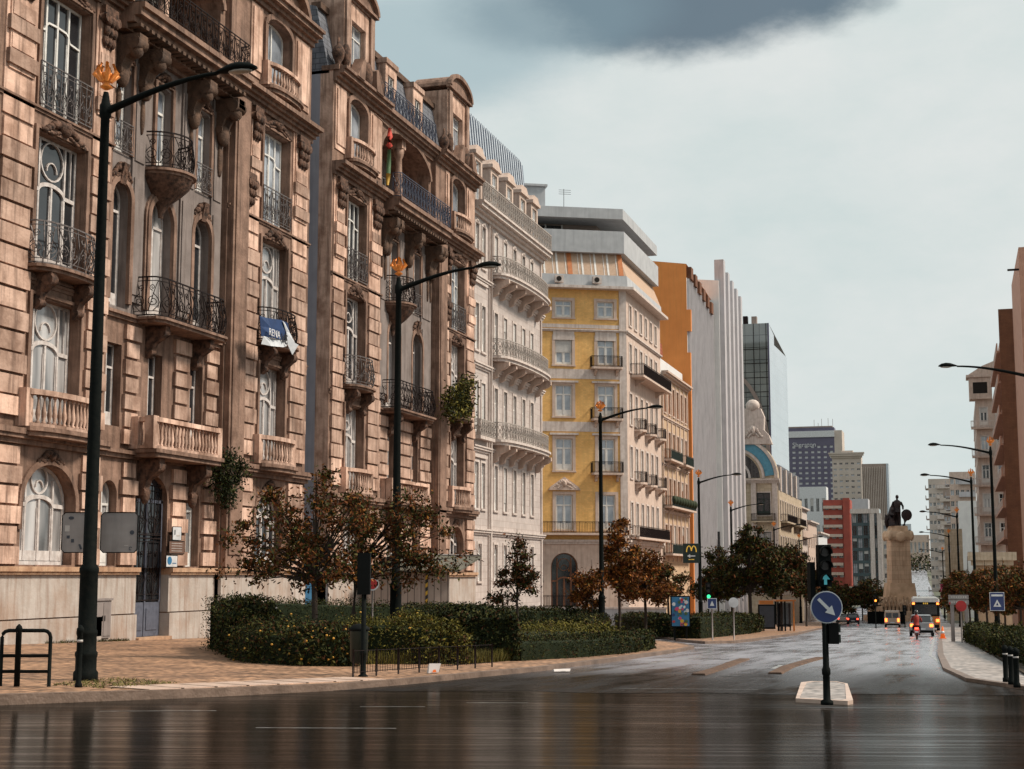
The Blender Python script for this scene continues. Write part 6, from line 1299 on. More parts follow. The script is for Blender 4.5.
def island_extra(T):
    z = .0
    # second head set sideways, blue disc with white arrow, push-button box
    h = MB().m('plastic_black'); h.box(-.24, -.155, -.05, .25, 1.75, 2.4); h.box(-.16, .0, .13, .2, 2.0, 2.1); h.build('backing_shield', T)
    d = MB().m('sign_white'); d.prism_xz(arc(0, 1.63, .275, .275, 0, 360, 32)[:-1], -.175, -.155); dd = d.build('sign_disc', T)
    m = MB().m('sign_blue'); m.prism_xz(arc(0, 1.63, .258, .258, 0, 360, 32)[:-1], -.182, -.176); m.build('blue_face', dd)
    m = MB().m('sign_white'); c, s = math.cos(rad(-45)), math.sin(rad(-45)); P = [(-.20, -.027), (.04, -.027), (.04, -.085), (.20, 0), (.04, .085), (.04, .027), (-.20, .027)]
    m.prism_xz([(x*c-z_*s, 1.63+x*s+z_*c) for x, z_ in P], -.190, -.183); m.build('white_arrow', dd)
    p = MB().m('plastic_black'); p.box(.05, .22, -.08, .1, 1.0, 1.36); pb = p.build('pedestrian_signal', T); p = MB().m('bin_green'); p.box(.20, .26, -.04, .06, 1.02, 1.16); p.box(.20, .26, -.04, .06, 1.2, 1.34); p.build('visor', pb)
traffic_light('island traffic light with a lit arrow above the blue round arrow sign', 827, 703, 2.72, 0, 'signal_cyan', extra=island_extra, lift=.07, arrow=True, hs=.78)
def bin_light():
    T = traffic_light('black traffic light seen from behind in the garden bed with a litter bin', 363, 677, 2.75, None, 'signal_off', facing=1, hs=1.0)
    return T
bt = bin_light()
def litter_bin():
    g = on_ground(358.5, 676, .13); T = thing('litter_bin', 'dark green litter bin hung on the traffic light pole in the garden bed', 'bin', (g.x, g.y, g.z), YAW)
    m = MB().m('bin_green'); m.sm = True; m.lathe([(.12, .28), (.19, .32), (.21, .98), (.22, 1.0)], 0, .02, 14); m.build('bin_body', T); m = MB().m('plastic_black'); m.lathe([(.235, 1.0), (.235, 1.06), (.12, 1.14), (.02, 1.16)], 0, .02, 14); m.build('lid', T)
litter_bin()
def round_sign(lab, px, py, d, r, face_m, rim_m, pole_to=None, pole_x=None):
    p = at(px, py, d); zg = gz(p.x, p.y)+.13; T = thing('round_sign', lab, 'road sign', (p.x, p.y, p.z), YAW); m = MB().m(rim_m); m.prism_xz(arc(0, 0, r, r, 0, 360, 20)[:-1], -.03, 0); o = m.build('sign_disc', T)
    m = MB().m(face_m); m.prism_xz(arc(0, 0, r*.78, r*.78, 0, 360, 20)[:-1], -.036, -.031); m.build('face', o); m = MB().m('cabinet_grey'); m.tube([(0, .04, zg-p.z), (0, .04, r)], .04, 6); m.build('pole', T); return T
round_sign('round red and white sign half hidden behind the garden traffic light', 372.5, 584, 60, .26, 'sign_red', 'sign_white')
round_sign('white round sign on a thin pole before the dark trees', 733.5, 602.5, 82, .27, 'poster_white', 'sign_white')
round_sign('red round no parking sign beside the right direction board', 961, 606, 78, .28, 'sign_red', 'sign_red')
# green light in the trees
p = on_ground(706, 634, .13); T = traffic_light('traffic light showing green among the dark trees', 709, 634, 3.5, 0, 'signal_green', lift=.13, hs=1.25)
T = traffic_light('far traffic light showing amber left of the monument', 876, 628, 3.6, 1, 'signal_amber', lift=0, hs=1.3)
T = traffic_light('far amber traffic light between van and monument', 905, 627, 2.6, 0, 'signal_off', lift=0, hs=1.3)
# ---------------- fast food board, poster case, parking sign
def board():
    L4 = on_ground(701, 632.6); d = 112; p = at(683.2, 563, d); q = at(699.6, 543.5, d); w = (Vector((q.x, q.y))-Vector((p.x, p.y))).length; h = q.z-p.z
    T = thing('advertising_board', 'dark green fast food board with yellow arched letter and white arrow', 'sign board', (p.x, p.y, p.z), YAW)
    m = MB().m('board_green'); m.box(0, w, 0, .14, 0, h); m.build('panel', T); c = w*.5
    m = MB().m('letter_yellow')
    for s in (-1, 1): m.strip([(c+s*.36, h*.56)]+[(c+s*(.18+.18*math.cos(a)), h*.56+.46*math.sin(a)) for a in (.25, .6, 1.0, 1.57, 2.1, 2.6)]+[(c+s*.0, h*.62)], .075, -.03, -.002)
    m.build('letter', T)
    m = MB().m('letter_white'); z = h*.36; m.prism_xz([(c-.32, z), (c-.10, z+.14), (c-.10, z+.04), (c+.28, z+.04), (c+.28, z-.04), (c-.10, z-.04), (c-.10, z-.14)], -.03, -.002); m.build('arrow', T)
    m = MB().m('letter_yellow'); m.box(c-.22, c-.06, -.02, -.002, h*.16, h*.20); m.box(c-.02, c+.2, -.02, -.002, h*.16, h*.20); m.build('small_print', T); m = MB().m('lamp_black'); m.box(w, w+.25, .04, .1, h*.3, h*.34); m.box(w, w+.25, .04, .1, h*.8, h*.84); m.build('bracket', T)
board()
def poster_case():
    p = at(672, 626, 84); q = at(689, 597, 84); w = (Vector((q.x, q.y))-Vector((p.x, p.y))).length; h = q.z-p.z; zg = gz(p.x, p.y)+.13
    T = thing('poster_case', 'lit advertising case with a colourful poster beside the orange trees', 'poster case', (p.x, p.y, p.z), YAW)
    m = MB().m('plastic_black'); m.box(-.06, w+.06, 0, .2, -.05, h+.06); m.box(.1, .2, .05, .15, zg-p.z-.1, -.05); m.box(w-.2, w-.1, .05, .15, zg-p.z-.1, -.05); m.build('case', T)
    r = random.Random(3); m = MB(); m.m('poster_blue').box(0, w, -.01, .0, 0, h)
    cols = ['sign_red', 'hazard_yellow', 'poster_white', 'pink_cloth', 'tail_free', 'sign_blue', 'hazard_green']; MATS.setdefault('tail_free', MATS['banner_white']); MATS.setdefault('hazard_green', MATS['flag_green'])
    for i in range(34): m.m(r.choice(cols)); x, z = r.uniform(.08, w-.08), r.uniform(.08, h-.08); a = r.uniform(.04, .12); m.prism_xz([(x+a*math.cos(t)*r.uniform(.7, 1.2), z+a*math.sin(t)) for t in [k*math.pi/4 for k in range(8)]], -.02-.001*i, -.011-.001*i)
    m.build('poster', T)
poster_case()
def square_sign(lab, px, py, d, w, h, zg=None, fm='sign_blue', mark=None, pole=True, name='square_sign'):
    p = at(px, py, d); T = thing(name, lab, 'road sign', (p.x, p.y, p.z), YAW); m = MB().m('sign_white'); m.box(-w/2, w/2, -.03, 0, -h/2, h/2); o = m.build('panel', T); m = MB().m(fm); m.box(-w/2+.03, w/2-.03, -.036, -.031, -h/2+.03, h/2-.03); m.build('face', o)
    if mark: m = MB(); mark(m); m.build('symbol', o)
    if pole: m = MB().m('cabinet_grey'); m.tube([(0, .04, gz(p.x, p.y)+.1-p.z), (0, .04, h/2)], .04, 6); m.build('pole', T)
    return T
square_sign('small blue square sign on a thin pole before the dark trees', 712, 603.5, 80, .5, .55, mark=lambda m: (m.m('sign_white').prism_xz([(-.12, -.12), (0, .14), (.12, -.12)], -.04, -.0365)))
square_sign('blue sign with white triangle on the right-hand lamp', 997, 601.5, 95, .92, 1.15, pole=False, mark=lambda m: (m.m('sign_white').box(-.36, .36, -.04, -.0365, .32, .44), m.prism_xz([(-.25, -.32), (0, .12), (.25, -.32)], -.04, -.0365), m.m('sign_blue').prism_xz([(-.08, -.24), (0, -.06), (.08, -.24)], -.044, -.0405)))
def direction_board():
    p = at(948.5, 604.5, 84); w = 1.12; T = thing('direction_board', 'grey direction board of two rows on twin white posts at right', 'sign board', (p.x, p.y, p.z), YAW)
    for i in range(2):
        m = MB().m('sign_grey'); m.box(0, w, -.04, 0, .28*i, .28*i+.25); o = m.build('panel', T); m = MB().m('sticker_pale'); [m.box(.14+.13*j, .22+.13*j, -.045, -.041, .28*i+.08, .28*i+.17) for j in range(7)]; m.build('print', o)
    m = MB().m('sign_red'); m.prism_xz([(.02, .02), (.1, .02), (.1, .12), (.02, .12)], -.05, -.041); m.build('emblem', T)
    for x in (.12, w-.22): m = MB().m('cabinet_grey'); m.box(x, x+.18, .0, .12, gz(p.x, p.y)-p.z, 0); m.build('post', T)
direction_board()
for (px, py, d, w, h, lab) in ((949.5, 589.5, 204, .62, 2.0, 'smaller pink banner hanging on the second farthest right lamp'), (942.8, 591, 203, .62, 1.8, 'pink banner leftmost of the pair above the right hedge')):
    p = at(px, py, d); T = thing('pink_banner', lab, 'banner', (p.x, p.y, p.z), YAW, 'pink banners on the right lamps'); m = MB().m('pink_cloth'); m.box(-w/2, w/2, 0, .03, -h/2, h/2); m.build('cloth', T); m = MB().m('sign_white'); m.prism_xz(arc(0, 0, w*.28, h*.2, 0, 360, 10)[:-1], -.01, -.001); m.build('print', T); m = MB().m('lamp_black'); m.box(-w/2, w/2+.25, .0, .04, h/2+.001, h/2+.05); m.build('bracket', T)
# ---------------- bus shelter
def shelter():
    p = on_ground(771, 631, .13); T = thing('bus_shelter', 'bus shelter with orange frame and dark advertising panel under the trees', 'bus shelter', (p.x, p.y, p.z), YAW)
    m = MB().m('plastic_black'); m.box(-1.0, .35, -.1, .1, .15, 2.1); a = m.build('advertising_panel', T); m = MB().m('sticker_dark'); m.box(-.9, .25, -.115, -.101, .3, 2.0); m.build('poster', a)
    m = MB().m('shelter_orange'); m.box(.4, 2.0, -.3, 1.4, 2.35, 2.48); m.box(-.9, .2, -.2, .3, 2.12, 2.42); m.build('roof', T)
    for x in (.6, 1.15, 1.85): m = MB().m('shelter_orange' if x > 1.5 else 'plastic_black'); m.box(x-.06, x+.06, -.06, .06, -.05, 2.35); m.build('post', T)
    m = MB().m('plastic_black'); m.box(.6, 1.8, .3, .7, .42, .5); m.box(.7, .78, .4, .6, 0, .42); m.box(1.6, 1.68, .4, .6, 0, .42); m.build('bench', T); m = MB().m('glass_dark'); m.box(.65, 1.8, .95, .97, .3, 2.2); m.build('glass_pane', T)
shelter()
# ---------------- site hut with canopy, blue sheet
def hut():
    p = at(401, 603, 80); T = thing('site_hut', 'pale panelled site hut with a striped corner post under a dark canopy', 'hut', (p.x, p.y, gzp(p.x, p.y)-.1), YAW+.1); z1 = at(401, 573, 80).z-p.z+(p.z-gzp(p.x, p.y)); z1 = at(410, 572, 80).z-(gzp(p.x, p.y)-.1)
    m = MB().m('hut_panel'); m.box(-1.8, 2.55, 0, 2.2, 0, z1); m.build('panel_wall', T)
    m = MB(); 
    for i in range(16): m.m('hazard_black' if i % 2 else 'hazard_yellow'); z = z1*i/16; m.prism_xz([(1.28, z), (1.40, z+.09), (1.40, z+.09+z1/16), (1.28, z+z1/16)], -.10, -.02)
    m.build('hazard_post', T)
    m = MB().m('canopy_sheet'); n = m.vs([(-1.6, -.9, z1+.02), (3.0, -.9, z1-.0), (4.3, .8, z1+.75), (-.6, .8, z1+.85)]); m.face(n, n+1, n+2, n+3); n = m.vs([(-1.6, -.9, z1+.12), (3.0, -.9, z1+.10), (4.3, .8, z1+.85), (-.6, .8, z1+.95)]); m.face(n+3, n+2, n+1, n); m.face(n-4, n-3, n+1, n); m.face(n-3, n-2, n+2, n+1); m.face(n-2, n-1, n+3, n+2); m.face(n-1, n-4, n, n+3)
    m.m('sticker_pale').tube([(-.6, .78, z1+.98), (4.3, .78, z1+.88)], .04, 5); m.m('canopy_sheet')
    for i in range(7): t = i/6; m.tube([(-1.5+4.4*t, -.88, z1), (-.55+4.8*t, .76, z1+.8)], .035, 4)
    m.build('canopy', T)
    m = MB().m('poster_blue'); m.box(1.85, 2.2, -.03, -.001, .95, 1.5); m.m('poster_white').box(1.85, 2.2, -.03, -.001, 1.55, 1.62); m.build('poster', T)
hut()
T = thing('blue_sheeting', 'bright blue sheeting closing the gap between the two stone palaces', 'sheeting', (-31.2, 68.3, gzp(-31.2, 69)), rad(90)); m = MB().m('tarp_blue')
n = m.vs([(x, .1+.06*math.sin(x*9), z) for x in [2.25*i/14 for i in range(15)] for z in (0, 3.9)]); [m.face(n+2*i, n+2*i+2, n+2*i+3, n+2*i+1) for i in range(14)]; m.box(0, .06, .0, .12, 0, 4.0); m.box(2.2, 2.26, 0, .12, 0, 4.0); m.build('sheet', T)
# ---------------- litter
for (px, py, w, h, lab) in ((433, 673, .22, .22, 'crumpled white and pink carton lying on the kerb by the garden fence'), (561, 671.5, .45, .05, 'flattened white rubbish on the road edge by the clipped hedge')):
    p = on_ground(px, py, .14 if w < .3 else .03); T = thing('litter', lab, 'litter', (p.x, p.y, p.z), YAW+.3); m = MB().m('paper'); r = random.Random(int(px)); n = m.vs([(x+r.uniform(-.03, .03), y+r.uniform(-.03, .03), z+r.uniform(0, .02)) for x, y, z in ((-w/2, -.08, 0), (w/2, -.1, 0), (w/2, .1, 0), (-w/2, .08, 0), (-w/2+.05, -.02, h), (w/2+.05, .0, h), (w/2, .1, h*.9), (-w/2+.04, .08, h*.85))])
    for q in ((0, 3, 2, 1), (4, 5, 6, 7), (0, 1, 5, 4), (1, 2, 6, 5), (2, 3, 7, 6), (3, 0, 4, 7)): m.face(*(n+i for i in q))
    m.build('crumpled_paper', T); m = MB().m('cone_orange' if w < .3 else 'sticker_pale'); m.prism_xz([(-w*.2, h*.1), (w*.25, h*.12), (w*.15, h*.4), (-w*.1, h*.35)], -.112, -.10); m.build('print', T)
# ---------------- low bow-topped fence along the garden
def low_fence():
    a = on_ground(353, 678, .13); b = on_ground(492, 667, .13); L = (b-a).length; T = thing('low_fence', 'low black wire fence along the front of the garden bed', 'fence', (a.x, a.y, a.z), math.atan2(b.y-a.y, b.x-a.x))
    sl = (b.z-a.z)/L
    n = int(L/1.0)
    for i in range(n+1): m = MB().m('iron'); x = L*i/n; m.tube([(x, 0, -.05+sl*x), (x, 0, .62+sl*x)], .022, 5); m.build('post', T)
    m = MB().m('iron'); [m.tube([(0, 0, z), (L, 0, z+sl*L)], .010, 4) for z in (.12, .58)]; k = int(L/.12)
    for i in range(k): x = L*(i+.5)/k; m.tube([(x, 0, .1+sl*x), (x, 0, .58+sl*x)], .006, 3)
    m.build('wire_mesh', T)
low_fence()
# ================================================================ vehicles and rider (local x across, y forward = away from the camera)
def wheel(T, x, y, r=.32, w=.2):
    m = MB().m('tyre'); m.cyl((x-w/2, y, r), (x+w/2, y, r), r, 16); o = m.build('wheel', T); m = MB().m('paint_silver'); m.cyl((x-w/2-.005, y, r), (x+w/2+.005, y, r), r*.55, 12); m.build('rim', o)
def loft(mb, secs):
    """sections of (y, half width, z bottom, z top, top inset)"""
    k = 6; n = len(mb.v)
    for y, hw, zb, zt, ins in secs: mb.vs([(-hw, y, zb), (-hw, y, zb+(zt-zb)*.7), (-hw+ins, y, zt), (hw-ins, y, zt), (hw, y, zb+(zt-zb)*.7), (hw, y, zb)])
    for i in range(len(secs)-1):
        for j in range(k): a = n+i*k; mb.face(a+j, a+(j+1) % k, a+k+(j+1) % k, a+k+j)
    mb.face(*range(n+k-1, n-1, -1)); e = n+(len(secs)-1)*k; mb.face(*range(e, e+k))
def car(name, lab, cat, px, py, paint, kind='hatch', lights='tail_orange', rz=.03, L=3.9, Wd=1.72, H=1.45, g=None):
    p = on_ground(px, py) if g is None else g; T = thing(name, lab, cat, (p.x, p.y, gz(p.x, p.y)+.01), rz); hw = Wd/2
    b = MB().m(paint)
    if kind == 'van':
        loft(b, [(0, hw*.95, .3, H*.98, .10), (.12, hw, .28, H, .08), (L*.72, hw, .28, H, .08), (L*.80, hw, .28, H*.6, .10), (L, hw*.9, .35, H*.5, .12)])
    else:
        loft(b, [(0, hw*.92, .34, .92, .08), (.15, hw, .24, .98, .06), (L*.3, hw, .2, .98, .05), (L*.7, hw, .2, .95, .05), (L*.95, hw*.95, .24, .80, .08), (L, hw*.85, .34, .68, .1)])
    b.build('body', T)
    if kind == 'van':
        w = MB().m('glass_dark'); w.box(-hw*.78, -.06, -.015, .0, H*.58, H*.88); w.box(.06, hw*.78, -.015, .0, H*.58, H*.88); w.build('rear_window', T)
    else:
        c = MB().m('glass_dark'); loft(c, [(.18, hw*.80, .9, 1.0, .05), (.55, hw*.90, .9, H-.03, .16), (L*.55, hw*.9, .9, H-.02, .16), (L*.76, hw*.88, .88, .98, .05)]); c.build('glasshouse', T)
        c = MB().m(paint); loft(c, [(.5, hw*.78, H-.06, H, .08), (L*.52, hw*.80, H-.06, H+.01, .08)]); c.build('roof', T)
    for x in (-hw+.12, hw-.12):
        for y in (.75, L-.8): wheel(T, x, y, .31)
    for s in (-1, 1): m = MB().m(lights); x = s*(hw*.92-.13); zz = (H*.34 if kind == 'van' else .66); m.box(x-.12, x+.12, -.05, .06, zz, zz+(.4 if kind == 'van' else .2)); m.build('tail_light', T)
    m = MB().m('plastic_black'); m.box(-hw*.9, hw*.9, -.08, .05, .26, .42); m.build('bumper', T); m = MB().m('sign_white'); m.box(-.26, .26, -.10, -.081, .46, .57) if kind != 'van' else m.box(-.26, .26, -.03, -.001, .5, .61); m.build('number_plate', T)
    return T
car('delivery_van', 'beige delivery van with lit tail lights heading for the monument', 'van', 892.5, 627.6, 'paint_beige', 'van', L=4.3, Wd=1.75, H=1.85)
car('silver_car', 'silver hatchback with glowing orange tail lights close behind the bus', 'car', 922, 636.5, 'paint_silver')
def bus():
    p = on_ground(926.5, 631.6); T = thing('city_bus', 'yellow city bus seen from behind with white roof and lit amber lamps', 'bus', (p.x, p.y, gz(p.x, p.y)+.01), .03); hw, L, H = 1.22, 11.5, 2.95
    b = MB().m('paint_yellow'); loft(b, [(0, hw*.96, .32, 1.35, .04), (.12, hw, .3, 1.36, .02), (L, hw, .3, 1.36, .02)]); b.build('body', T)
    b = MB().m('plastic_black'); loft(b, [(.02, hw*.94, 1.34, 2.62, .05), (.15, hw*.985, 1.34, 2.64, .05), (L-.1, hw*.985, 1.34, 2.64, .05)]); b.build('window_band', T)
    b = MB().m('paint_white'); loft(b, [(.0, hw*.92, 2.6, H, .12), (.25, hw*.98, 2.6, H, .12), (L-.2, hw*.98, 2.6, H, .14)]); b.build('roof', T)
    b = MB().m('glass_dark'); b.box(-hw*.8, hw*.8, -.02, .015, 1.5, 2.4); b.build('rear_window', T); b = MB().m('letter_yellow'); [b.box(-.22+.16*i, -.12+.16*i, -.03, -.021, 2.42, 2.56) for i in range(3)]; b.build('route_display', T)
    for s in (-1, 1):
        m = MB().m('tail_orange'); m.box(s*hw*.86-.11, s*hw*.86+.11, -.05, 0.0, 2.38, 2.56); m.build('upper_lamp', T); m = MB().m('tail_orange'); m.box(s*hw*.82-.14, s*hw*.82+.14, -.06, .0, .85, 1.1); m.build('tail_light', T)
        for y in (2.2, L-2.4): wheel(T, s*(hw-.15), y, .46, .28)
    m = MB().m('plastic_black'); m.box(-hw*.9, hw*.9, -.07, .02, .32, .6); m.build('bumper', T)
bus()
def scooter():
    p = on_ground(917, 639.5); T = thing('motor_scooter', 'small dark motor scooter with red tail lamp behind the silver car', 'scooter', (p.x, p.y, gz(p.x, p.y)+.01), .03)
    for y in (0.0, 1.22): m = MB().m('tyre'); m.cyl((-.06, y, .24), (.06, y, .24), .24, 14); m.build('wheel', T)
    m = MB().m('paint_red'); m.sm = True; m.tube([(0, -.22, .62), (0, .1, .58), (0, .42, .45), (0, .75, .30)], [.13, .19, .18, .14], 9); m.tube([(0, .75, .3), (0, 1.0, .55), (0, 1.12, .95)], [.14, .17, .12], 9); m.build('body', T)
    m = MB().m('plastic_black'); m.tube([(0, -.15, .76), (0, .15, .80), (0, .45, .74)], [.12, .15, .12], 8); m.build('saddle', T); m = MB().m('plastic_black'); m.tube([(-.34, .98, 1.02), (0, 1.08, 1.05), (.34, .98, 1.02)], .025, 6); m.tube([(0, 1.22, .24), (0, 1.1, 1.0)], .035, 6); m.build('handlebar', T)
    m = MB().m('tail_red'); m.box(-.11, .11, -.38, -.33, .62, .74); m.build('tail_light', T); m = MB().m('sign_white'); m.box(-.1, .1, -.33, -.315, .42, .52); m.build('number_plate', T); m = MB().m('plastic_black'); m.box(-.22, .22, -.52, -.12, .86, 1.22) if False else m.tube([(.16, -.3, .3), (.16, .2, .28)], .05, 6); m.build('exhaust', T)
    # the rider: skin-modifier body, seated, reaching to the handlebar
    me = bpy.data.meshes.new('person'); V = [(0, 0, .88), (0, .02, 1.12), (0, .05, 1.36), (0, .07, 1.47), (0, .08, 1.56),
        (-.19, .06, 1.38), (-.27, .30, 1.20), (-.30, .62, 1.10), (-.31, .72, 1.08), (.19, .06, 1.38), (.27, .30, 1.20), (.30, .62, 1.10), (.31, .72, 1.08),
        (-.12, .02, .84), (-.20, .46, .78), (-.19, .50, .42), (-.19, .66, .36), (.12, .02, .84), (.20, .46, .78), (.19, .50, .42), (.19, .66, .36)]
    E_ = [(0, 1), (1, 2), (2, 3), (3, 4), (2, 5), (5, 6), (6, 7), (7, 8), (2, 9), (9, 10), (10, 11), (11, 12), (0, 13), (13, 14), (14, 15), (15, 16), (0, 17), (17, 18), (18, 19), (19, 20)]
    R_ = [.16, .15, .17, .07, .065, .085, .062, .045, .04, .085, .062, .045, .04, .11, .085, .06, .05, .11, .085, .06, .05]
    me.from_pydata([(x, y-.02, z) for x, y, z in V], E_, []); me.update(); o = bpy.data.objects.new('person', me); COL.objects.link(o); tag(o, 'person in a red jacket and dark helmet riding the scooter', 'person'); o.location = T.location; o.rotation_euler = T.rotation_euler
    me.materials.append(MATS['cloth_dark']); s = o.modifiers.new('skin', 'SKIN'); lay = me.skin_vertices[0] if me.skin_vertices else None
    if lay is None:
        import bmesh
        bm = bmesh.new(); bm.from_mesh(me); bm.verts.layers.skin.verify(); bm.to_mesh(me); bm.free(); lay = me.skin_vertices[0]
    for i, r in enumerate(R_): lay.data[i].radius = (r, r*.85)
    lay.data[0].use_root = True; sb = o.modifiers.new('sub', 'SUBSURF'); sb.levels = 1; sb.render_levels = 2
    j = MB().m('cloth_red'); j.sm = True; j.tube([(0, -.03, .86), (0, -.01, 1.08), (0, .02, 1.32), (0, .05, 1.46), (0, .06, 1.5)], [.185, .175, .205, .14, .08], 12)
    for sx in (-1, 1): j.tube([(sx*.16, .03, 1.39), (sx*.27, .28, 1.20), (sx*.30, .58, 1.11)], [.095, .075, .055], 9)
    j.build('jacket', o); h = MB().m('helmet_dark'); h.ball((0, .08, 1.66), (.135, .155, .145), 14, 10); h.build('helmet', o)
    for sx in (-1, 1):
        hd = MB().m('cloth_dark'); hd.ball((sx*.31, .66, 1.075), (.045, .06, .03), 7, 5)
        for k in range(4): hd.tube([(sx*.31-.035+.022*k, .69, 1.085), (sx*.31-.035+.022*k, .73, 1.07), (sx*.31-.035+.022*k, .725, 1.03)], .010, 5)
        hd.tube([(sx*.31-sx*.045, .66, 1.07), (sx*.31-sx*.06, .70, 1.04)], .012, 5); hd.build('glove', o)
scooter()
def cone():
    p = on_ground(938.5, 638.5, .13); T = thing('traffic_cone', 'orange traffic cone at the right kerb behind the bus', 'cone', (p.x+.25, p.y, p.z)); m = MB().m('cone_orange'); m.box(-.2, .2, -.2, .2, 0, .04); m.lathe([(.15, .04), (.04, .7), (.02, .72)], 0, 0, 12); m.build('cone_body', T); m = MB().m('sign_white'); m.lathe([(.112, .3), (.083, .45)], 0, 0, 12); m.build('band', T)
cone()
# cars up the far hill and by the left kerb
for (x, y, pm_, lab) in ((-13.5, 430, 'paint_red', 'small red car far up the hill behind the monument'), (-16.5, 370, 'paint_dark', 'dark car lowest on the far hill road'), (-18.5, 480, 'paint_red', 'red car highest on the far hill road'), (-14.0, 350, 'paint_silver', 'silver car on the far hill road right of the monument')):
    car('parked_car', lab, 'car', 0, 0, pm_, lights='tail_red', g=Vector((x, y, 0)), H=1.5)
for (px, py, pm_, lab) in ((853, 624.5, 'paint_dark', 'dark car far off left of the amber light'), (843, 623.6, 'paint_white', 'pale car far off near the low white house')):
    car('distant_car', lab, 'car', px, py, pm_, lights='tail_red')
T = thing('dark_hoarding', 'dark site hoarding at the foot of the monument behind the van', 'hoarding', at(868, 624, 232), YAW); m = MB().m('plastic_black'); L_ = 5.6; m.box(0, L_, 0, .15, -1, 1.9); m.build('panel', T)
for i in range(4): m = MB().m('lamp_black'); m.box(i*L_/3-.06, i*L_/3+.06, -.08, -.001, -1, 2.0); m.build('post', T)
# ================================================================ vegetation
mat('leaf_g1', (.040, .046, .012), (.055, .056, .014), rough=.7, scale=3, spec=.12, island=.5); mat('leaf_g2', (.075, .066, .014), rough=.7, spec=.12, island=.5); mat('leaf_g0', (.014, .020, .008), rough=.75, spec=.1)
mat('leaf_r1', (.17, .055, .018), (.11, .035, .012), rough=.7, spec=.12, scale=3, island=.5); mat('leaf_r2', (.26, .105, .022), rough=.7, spec=.12, island=.5); mat('leaf_r0', (.065, .028, .012), rough=.7, spec=.1); mat('leaf_o', (.38, .13, .025), rough=.7, spec=.12, island=.5)
mat('leaf_y', (.17, .14, .025), (.13, .11, .02), rough=.7, scale=3, spec=.12, island=.5); mat('flower', (.60, .30, .04), rough=.5); mat('flower_w', (.5, .45, .4), rough=.5); mat('bark', (.045, .03, .022), (.025, .017, .013), rough=.9, scale=8, bump=.6); mat('grass_dry', (.20, .155, .04), (.12, .11, .03), rough=.8)
def leafmesh(name, pts, size, mats, parent, weights=None, seed=0, flat_=0.0):
    rs = np.random.RandomState(seed); n = len(pts); s = rs.uniform(size*.6, size*1.3, n)[:, None]
    a = rs.normal(size=(n, 3)); a /= np.linalg.norm(a, axis=1)[:, None]; b = rs.normal(size=(n, 3)); b -= a*(a*b).sum(1)[:, None]; b /= np.linalg.norm(b, axis=1)[:, None]
    p = np.asarray(pts); v = np.stack([p-a*s, p+b*s*.42-a*s*.1, p+a*s, p-b*s*.42-a*s*.1], 1).reshape(-1, 3)
    me = bpy.data.meshes.new(name); me.vertices.add(4*n); me.vertices.foreach_set('co', v.ravel().astype(np.float32)); me.loops.add(4*n); me.loops.foreach_set('vertex_index', np.arange(4*n, dtype=np.int32)); me.polygons.add(n); me.polygons.foreach_set('loop_start', np.arange(0, 4*n, 4, dtype=np.int32)); me.polygons.foreach_set('loop_total', np.full(n, 4, np.int32))
    for m in mats: me.materials.append(MATS[m])
    w = weights or [1/len(mats)]*len(mats); me.polygons.foreach_set('material_index', rs.choice(len(mats), n, p=np.array(w)/sum(w)).astype(np.int32)); me.update(calc_edges=True); me.validate()
    o = bpy.data.objects.new(name, me); COL.objects.link(o); o.parent = parent; return o
def tree(lab, base, H, crowns, n, mats, weights=None, leaf=.10, seed=1, r=.10, clump=.38, lean=0, group='small street trees in the beds', name='street_tree', zl=0.0, density=1.0, limbs=None):
    """crowns: ellipsoids (dx, dy, dz, rx, ry, rz) above the base; leaf clumps are spread through them with gaps"""
    T = thing(name, lab, 'tree', base, 0, group); rs = np.random.RandomState(seed); rr = random.Random(seed); m = MB().m('bark'); m.sm = True
    top = max(c[2]+c[5]*.6 for c in crowns); fork = min(c[2]-c[5]*.6 for c in crowns); fork = max(.7, min(fork, H*.45))
    m.tube([(0, 0, -.2), (.03, .02, fork*.5), (lean*.4, 0, fork), (lean, .05, H*.72), (lean*1.1, .0, H*.93)], [r, r*.85, r*.75, r*.4, r*.12], 8); P = []; per = n//sum(max(1, int(14*c[3]*c[5])) for c in crowns)
    for (cx, cy, cz, rx, ry, rz) in crowns:
        k = max(3, int(14*rx*rz))
        for i in range(k):
            d = rs.normal(size=3); d /= np.linalg.norm(d); q = rs.uniform(.25, 1)**.5; c = np.array([cx+d[0]*rx*q, cy+d[1]*ry*q, cz+d[2]*rz*q])
            if rr.random() < .8: st = Vector((lean*.5, 0, min(fork+(c[2]-fork)*.35*rr.random(), H*.8))); md = st.lerp(Vector(c), .55)+Vector((0, 0, .12)); m.tube([st, md, tuple(c)], [r*.34, r*.2, r*.06], 5, cap=False)
            cl = clump*rr.uniform(.6, 1.25); nn = int(per*rr.uniform(.5, 1.5)*density); P.append(c+rs.normal(size=(nn, 3))*cl*np.array([1, 1, .72])*.62)
    m.build('trunk', T); leafmesh('crown', np.concatenate(P), leaf, mats, T, weights, seed); return T
def base_at(px, d, f=None):
    f = f or gzp; p = at(px, 600, d); return Vector((p.x, p.y, f(p.x, p.y)))
AUT = ['leaf_g1', 'leaf_g2', 'leaf_r0', 'leaf_r1', 'leaf_g0', 'leaf_r2']
